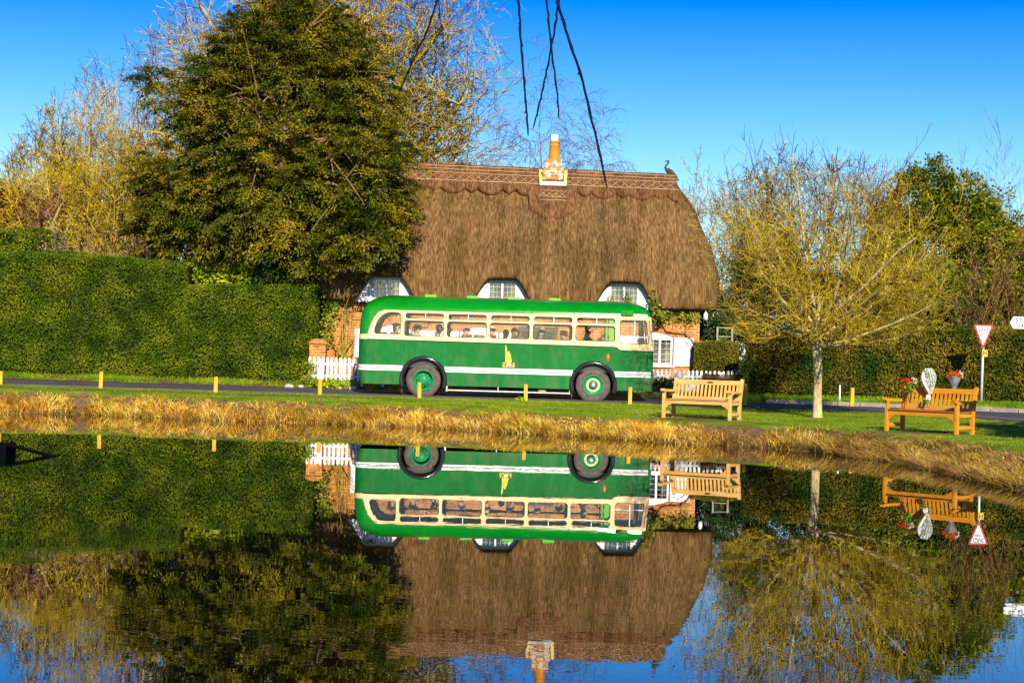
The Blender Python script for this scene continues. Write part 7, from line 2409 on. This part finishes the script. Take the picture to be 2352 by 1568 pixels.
# green shrubs behind the small tree
SD2 = 59.0
bb = Vector((P(1900, 700, SD2).x, SD2, gz(10, SD2)))
m_midgreen = leafmat('mid_green_leaf', [(0.045, 0.075, 0.006), (0.10, 0.15, 0.010), (0.17, 0.20, 0.018)], scale=1.3, island=0.5, trans=0.2)
foliage_tree('evergreen_shrub', 'leafy green shrubs over the hedge behind the small lichen tree', 'shrub', bb,
             [hb(2050, 660, 110, 95, 1.3, SD2), hb(2150, 690, 90, 55, 1.2, SD2), hb(1960, 700, 80, 60, 1.2, SD2)], m_midgreen, 34000, (0.06, 0.028), 103, shell=0.5, clump=0.38, core=False)
bb = Vector((P(1740, 700, 60.5).x, 60.5, gz(8, 60.5)))
foliage_tree('dark_shrub', 'dark green shrubs in shade between the thatch end and the small lichen tree', 'shrub', bb,
             [hb(1712, 690, 62, 90, 1.2, 60.5), hb(1800, 690, 90, 75, 1.3, 60.5), hb(1880, 700, 80, 60, 1.2, 60.5), hb(1755, 610, 60, 55, 1.1, 60.5), hb(1650, 730, 50, 50, 1.0, 60.5), hb(1700, 800, 70, 80, 0.8, 60.0), hb(1640, 790, 50, 60, 0.7, 60.3)], m_darkgreen, 34000, (0.06, 0.028), 104, shell=0.45, clump=0.38)
# laurel and dark shrub under the yew
bb = Vector((P(530, 700, 59.6).x, 59.6, gz(-9, 59.6)))
foliage_tree('laurel_shrub', 'bright yellow-green laurel showing in the step of the hedge under the yew', 'shrub', bb,
             [hb(500, 636, 85, 46, 0.5, 58.9), hb(590, 642, 70, 44, 0.5, 58.9), hb(450, 640, 40, 45, 0.5, 58.7), hb(470, 628, 45, 30, 0.4, 58.6), hb(560, 630, 50, 30, 0.4, 58.6)], m_laurel, 22000, (0.055, 0.030), 105, shell=0.5, clump=0.3)
bb = Vector((P(690, 700, 58.4).x, 58.4, gz(-7, 58.4)))
foliage_tree('dark_shrub', 'dark glossy green shrub in shade under the yew beside the thatch', 'shrub', bb,
             [hb(680, 640, 60, 62, 0.7, 58.4), hb(722, 640, 26, 60, 0.6, 58.0), hb(640, 620, 50, 40, 0.8, 58.4)], m_darkgreen, 14000, (0.055, 0.028), 106, shell=0.4, clump=0.3)
bb = Vector((P(40, 560, 66.5).x, 66.5, gz(-17, 66.5)))
foliage_tree('beech_tree', 'rusty brown-leaved small beech at the left edge above the hedge', 'tree', bb,
             [hb(35, 490, 52, 58, 1.2, 66.5), hb(-40, 470, 60, 70, 1.3, 66.5), hb(75, 525, 30, 26, 0.7, 66.5)], m_brownhedge, 15000, (0.06, 0.03), 107, trunk=[([bb, bb + Vector((0, 0, 3)), bb + Vector((0.2, 0, 5.5))], [0.15, 0.12, 0.04])], trunk_mat=m_yewbark, shell=0.45, clump=0.4)
# foreground shade tree on the right bank, outside the picture; its shade falls across the orange bench
bb = Vector((12.6, 28.0, gz(12.6, 28.0)))
foliage_tree('bank_tree', 'dense evergreen tree on the right-hand bank beyond the picture edge', 'tree', bb,
             [((12.7, 28.0, 3.7), (1.7, 1.7, 2.0), 3), ((14.0, 27.6, 3.2), (1.6, 1.6, 1.8), 2), ((13.2, 28.4, 5.4), (1.0, 1.0, 1.3), 1)], m_holly, 18000, (0.10, 0.05), 108,
             trunk=[([bb, bb + Vector((0, 0, 2.5)), bb + Vector((0, 0, 6))], [0.25, 0.2, 0.05])], trunk_mat=m_yewbark, shell=0.3, clump=0.5)

# ---- climbers, ivy, border plants
def leaf_patch(name, label, cat, pts, n, mat, leaf, seed, jit=(0.16, 0.06, 0.16), stems=None, stem_mat=None, group=None):
    rng = np.random.default_rng(seed)
    C0 = np.array([tuple(p) for p in pts])
    root = thing(name, label, cat, tuple(C0.mean(0)), group)
    i = rng.integers(0, len(C0), n)
    C = C0[i] + rng.normal(0, 1, (n, 3)) * np.array(jit)
    V, F = leaf_quads(C, rng.normal(0, 1, (n, 3)) + np.array([0, 0, -0.3]), rng.normal(0, 0.6, (n, 3)) + np.array([0.1, -1, 0.5]), leaf[0] * rng.uniform(0.6, 1.4, n), leaf[1] * rng.uniform(0.6, 1.4, n))
    np_mesh('leaves', V, F, mat, root)
    if stems:
        V, F = tubes_np(stems, 5); np_mesh('stems', V, F, stem_mat, root)
    return root
m_ivy = leafmat('ivy_leaf', [(0.05, 0.09, 0.006), (0.15, 0.19, 0.012), (0.30, 0.29, 0.03)], scale=3, island=0.5, trans=0.2)
m_creeper = bark('creeper_stem', [(0.13, 0.07, 0.035), (0.28, 0.17, 0.08)], 4)
m_greenstem = bark('olive_stem', [(0.16, 0.12, 0.015), (0.34, 0.27, 0.04)], 4)
def wp(u, v, off=0.06): return P(u, v, WY - off)
leaf_patch('ivy', 'yellow-green ivy on the brick corner between hedge and cottage wall', 'climber', [wp(u, v, 0.15) for u, v in ((757, 690), (765, 700), (775, 692), (752, 720), (758, 745), (765, 725), (748, 760), (755, 775), (772, 708))], 520, m_ivy, (0.05, 0.032), 201, jit=(0.12, 0.08, 0.18))
leaf_patch('ivy', 'green ivy hanging beside the third eyebrow window at the bus front', 'climber', [wp(u, v, 0.45) for u, v in ((1505, 690), (1502, 700), (1508, 712), (1514, 722), (1500, 682), (1520, 728))], 420, m_ivy, (0.05, 0.032), 202, jit=(0.08, 0.1, 0.10))
leaf_patch('ivy', 'leafy shoots growing up in front of the third eyebrow window', 'climber', [wp(u, v, 0.4) for u, v in ((1406, 686), (1398, 690), (1440, 678), (1436, 686), (1444, 688))], 130, m_ivy, (0.035, 0.022), 203, jit=(0.06, 0.05, 0.07))
r = random.Random(77)
def wander(p, q, n, j, off=0.06, r0=0.03, r1=0.012):
    pts = []
    for k in range(n + 1):
        t = k / n
        u = p[0] + (q[0] - p[0]) * t + (r.gauss(0, j) if 0 < k < n else 0); v = p[1] + (q[1] - p[1]) * t + (r.gauss(0, j * 0.7) if 0 < k < n else 0)
        pts.append(wp(u, v, off + r.uniform(0, 0.04)))
    return (pts, [r0 + (r1 - r0) * k / n for k in range(n + 1)])
st = [wander((1500, 752), (1522, 748), 4, 2, r0=0.035, r1=0.03), wander((1522, 748), (1530, 760), 3, 1, r0=0.03, r1=0.028), wander((1530, 760), (1572, 766), 6, 1.5, r0=0.03, r1=0.018),
      wander((1572, 762), (1602, 800), 6, 2, r0=0.028, r1=0.02), wander((1590, 850), (1585, 790), 6, 2, r0=0.024, r1=0.01), wander((1585, 800), (1566, 778), 5, 2, r0=0.012, r1=0.005), wander((1588, 820), (1598, 780), 5, 2, r0=0.012, r1=0.005)]
for k in range(16):
    a = (r.uniform(1505, 1600), r.uniform(735, 775)); st.append(wander(a, (a[0] + r.uniform(-22, 22), a[1] - r.uniform(10, 34)), 4, 2, r0=0.009, r1=0.004))
leaf_patch('climbing_rose', 'sparse climber with a twisting brown stem over the right end of the brick wall', 'climber', [wp(r.uniform(1500, 1608), r.uniform(716, 742), 0.12) for _ in range(60)] + [wp(1540, 720, 0.3), wp(1565, 722, 0.3), wp(1590, 726, 0.3)] * 8, 700, m_ivy, (0.032, 0.02), 204, jit=(0.07, 0.05, 0.06), stems=st, stem_mat=m_creeper)
st = []
for k in range(9):
    u0 = r.uniform(768, 800); st.append(wander((u0, 826), (u0 + r.uniform(8, 42), r.uniform(690, 770)), 6, 3, off=0.35, r0=0.016, r1=0.005))
st += [wander((795, 700), (812, 622), 5, 2, off=0.6, r0=0.012, r1=0.005), wander((803, 660), (817, 634), 4, 1.5, off=0.6, r0=0.009, r1=0.004), wander((790, 690), (798, 620), 5, 2, off=0.6, r0=0.010, r1=0.004),
       wander((780, 815), (795, 700), 7, 2, off=0.3, r0=0.04, r1=0.012), wander((786, 818), (822, 760), 6, 2, off=0.3, r0=0.035, r1=0.012), wander((775, 818), (768, 760), 6, 2, off=0.3, r0=0.025, r1=0.008)]
for k in range(14):
    a = (r.uniform(800, 1000), r.uniform(700, 770)); st.append(wander(a, (a[0] + r.uniform(-40, 40), a[1] - r.uniform(5, 40)), 5, 3, off=0.2, r0=0.018, r1=0.006))
leaf_patch('climbing_shrub', 'leafless olive-stemmed climber against the left end of the brick wall', 'climber', [wp(790, 810, 0.3), wp(776, 814, 0.3)], 60, m_ivy, (0.03, 0.02), 205, stems=st, stem_mat=m_greenstem)
def border(name, label, u0, u1, v, Y, n, mat, leaf, h, seed):
    rng = np.random.default_rng(seed)
    xa, xb = P(u0, v, Y).x, P(u1, v, Y).x
    pts = [(x, Y + rng.uniform(-0.2, 0.2), gz(x, Y) + rng.uniform(0.02, h)) for x in rng.uniform(xa, xb, 40)]
    return leaf_patch(name, label, 'plant', pts, n, mat, leaf, seed, jit=(0.08, 0.1, 0.05))
border('border_plants', 'bright green low border plants under the left picket fence', 722, 815, 880, 55.55, 1500, m_laurel, (0.05, 0.02), 0.26, 301)
border('ivy_tuft', 'pale leafy tuft at the hedge end left of the picket fence', 700, 716, 860, 55.9, 420, m_ivy, (0.04, 0.024), 0.75, 302)
border('border_shrub', 'dark leaved low shrub with pale blooms between bus front and pale bench', 1502, 1546, 880, 55.5, 1100, m_darkgreen, (0.055, 0.028), 0.42, 303)
# tuft of dock leaves by the middle post
q = G(1198, 920, 0.6)
leaf_patch('weed_tuft', 'small green weed tuft at the foot of the middle verge post', 'plant', [(q.x - 0.02, 50.4, gz(q.x, 50.4) + 0.05)], 60, m_laurel, (0.04, 0.018), 304, jit=(0.05, 0.04, 0.03))

# ---- far house roof on the right edge
fh = thing('far_house', 'distant house with an orange tiled roof peeping over the right-hand shrubs', 'house', (P(2345, 560, 86).x, 86, gz(25, 86)))
a, b_ = P(2292, 518, 86), P(2420, 522, 86)
g = MB()
ez = P(2300, 585, 84).z
g.loft([[(a.x - 0.4, 83.5, ez), (a.x, 86, a.z), (a.x - 0.4, 88.5, ez)], [(b_.x + 5, 83.5, ez), (b_.x + 5, 86, a.z), (b_.x + 5, 88.5, ez)]], cap0=True, cap1=True, smooth=False)
g.build('roof', brickmat('roof_tile', [(0.34, 0.12, 0.03), (0.26, 0.09, 0.03)], (0.12, 0.05, 0.02), 1.2), fh)
g = MB(); g.box((a.x, 84.0, gz(25, 86)), (b_.x + 4.8, 88, ez + 0.05)); g.build('wall', m_brick, fh)

# ---- willow: hanging twigs in front of the camera from a bough overhead
W0 = Vector((4.6, 1.2, gz(4.6, 1.2)))
wl = thing('willow_tree', 'weeping willow whose dark bare twigs hang into the top of the picture', 'tree', tuple(W0))
m_willow = pmat('willow_twig', [(0.003, 0.005, 0.020), (0.008, 0.010, 0.030)], scale=6, rough=0.85, spec=0.05)
bough = [W0 + Vector((0, 0, -0.2)), W0 + Vector((-0.1, 0.2, 1.5)), W0 + Vector((-0.3, 0.8, 3.0)), Vector((3.3, 3.6, 4.6)), Vector((1.7, 6.0, 5.2)), Vector((0.3, 7.4, 5.3)), Vector((-0.9, 8.0, 5.15))]
Vt, Ft = tubes_np([(bough, [0.36, 0.30, 0.26, 0.17, 0.11, 0.07, 0.03])], 10)
np_mesh('trunk', Vt, Ft, m_creeper, wl, smooth=True)
TW = [([(1186, -120), (1190, 0), (1197, 100), (1204, 190), (1209, 255), (1213, 313)], 7.0, 0.0052), ([(1250, -120), (1255, 0), (1262, 70), (1270, 140), (1280, 215), (1284, 273)], 7.2, 0.0048),
      ([(1292, -120), (1282, 10), (1272, 80), (1258, 150), (1242, 225), (1224, 298)], 6.8, 0.0046), ([(1268, -120), (1280, 5), (1302, 80), (1332, 165), (1366, 300), (1395, 432)], 6.5, 0.0058),
      ([(1022, -120), (1005, 0), (985, 60), (960, 115), (938, 165), (915, 214)], 7.6, 0.0045), ([(1002, -100), (1010, 40), (1016, 75), (1022, 118)], 9.0, 0.0030)]
rr = random.Random(5)
for pl, D, rad in TW:
    ctrl = [P(u, v, D) for u, v in pl]; spurs = []
    # hang from the bough above
    tp = min(bough[3:], key=lambda b: (b.x - ctrl[0].x) ** 2)
    start = Vector((ctrl[0].x, D, 5.2 if D > 6 else 5.0))
    pts = [start] + ctrl
    fine = []
    for i in range(len(pts) - 1):
        for k in range(6):
            fine.append(pts[i].lerp(pts[i + 1], k / 6) + Vector((rr.gauss(0, 0.0012), rr.gauss(0, 0.001), 0)))
    fine.append(pts[-1])
    for k in range(3, len(fine) - 1, 3):
        sp_ = fine[k] + Vector((rr.uniform(-1, 1) * 0.009, rr.uniform(-1, 1) * 0.008, -rr.uniform(0.004, 0.014)))
        spurs.append(([fine[k], fine[k].lerp(sp_, 0.6), sp_], [rad * 0.5, rad * 0.6, rad * 0.15]))
    n = len(fine)
    rads = [rad * (1.15 - 0.45 * k / n) * (1.28 if k % 4 == 0 else 1.0) for k in range(n)]
    rads[-1] = rad * 0.3
    Vt, Ft = tubes_np([(fine, rads)] + spurs, 6)
    np_mesh('hanging_twig', Vt, Ft, m_willow, wl, smooth=True)
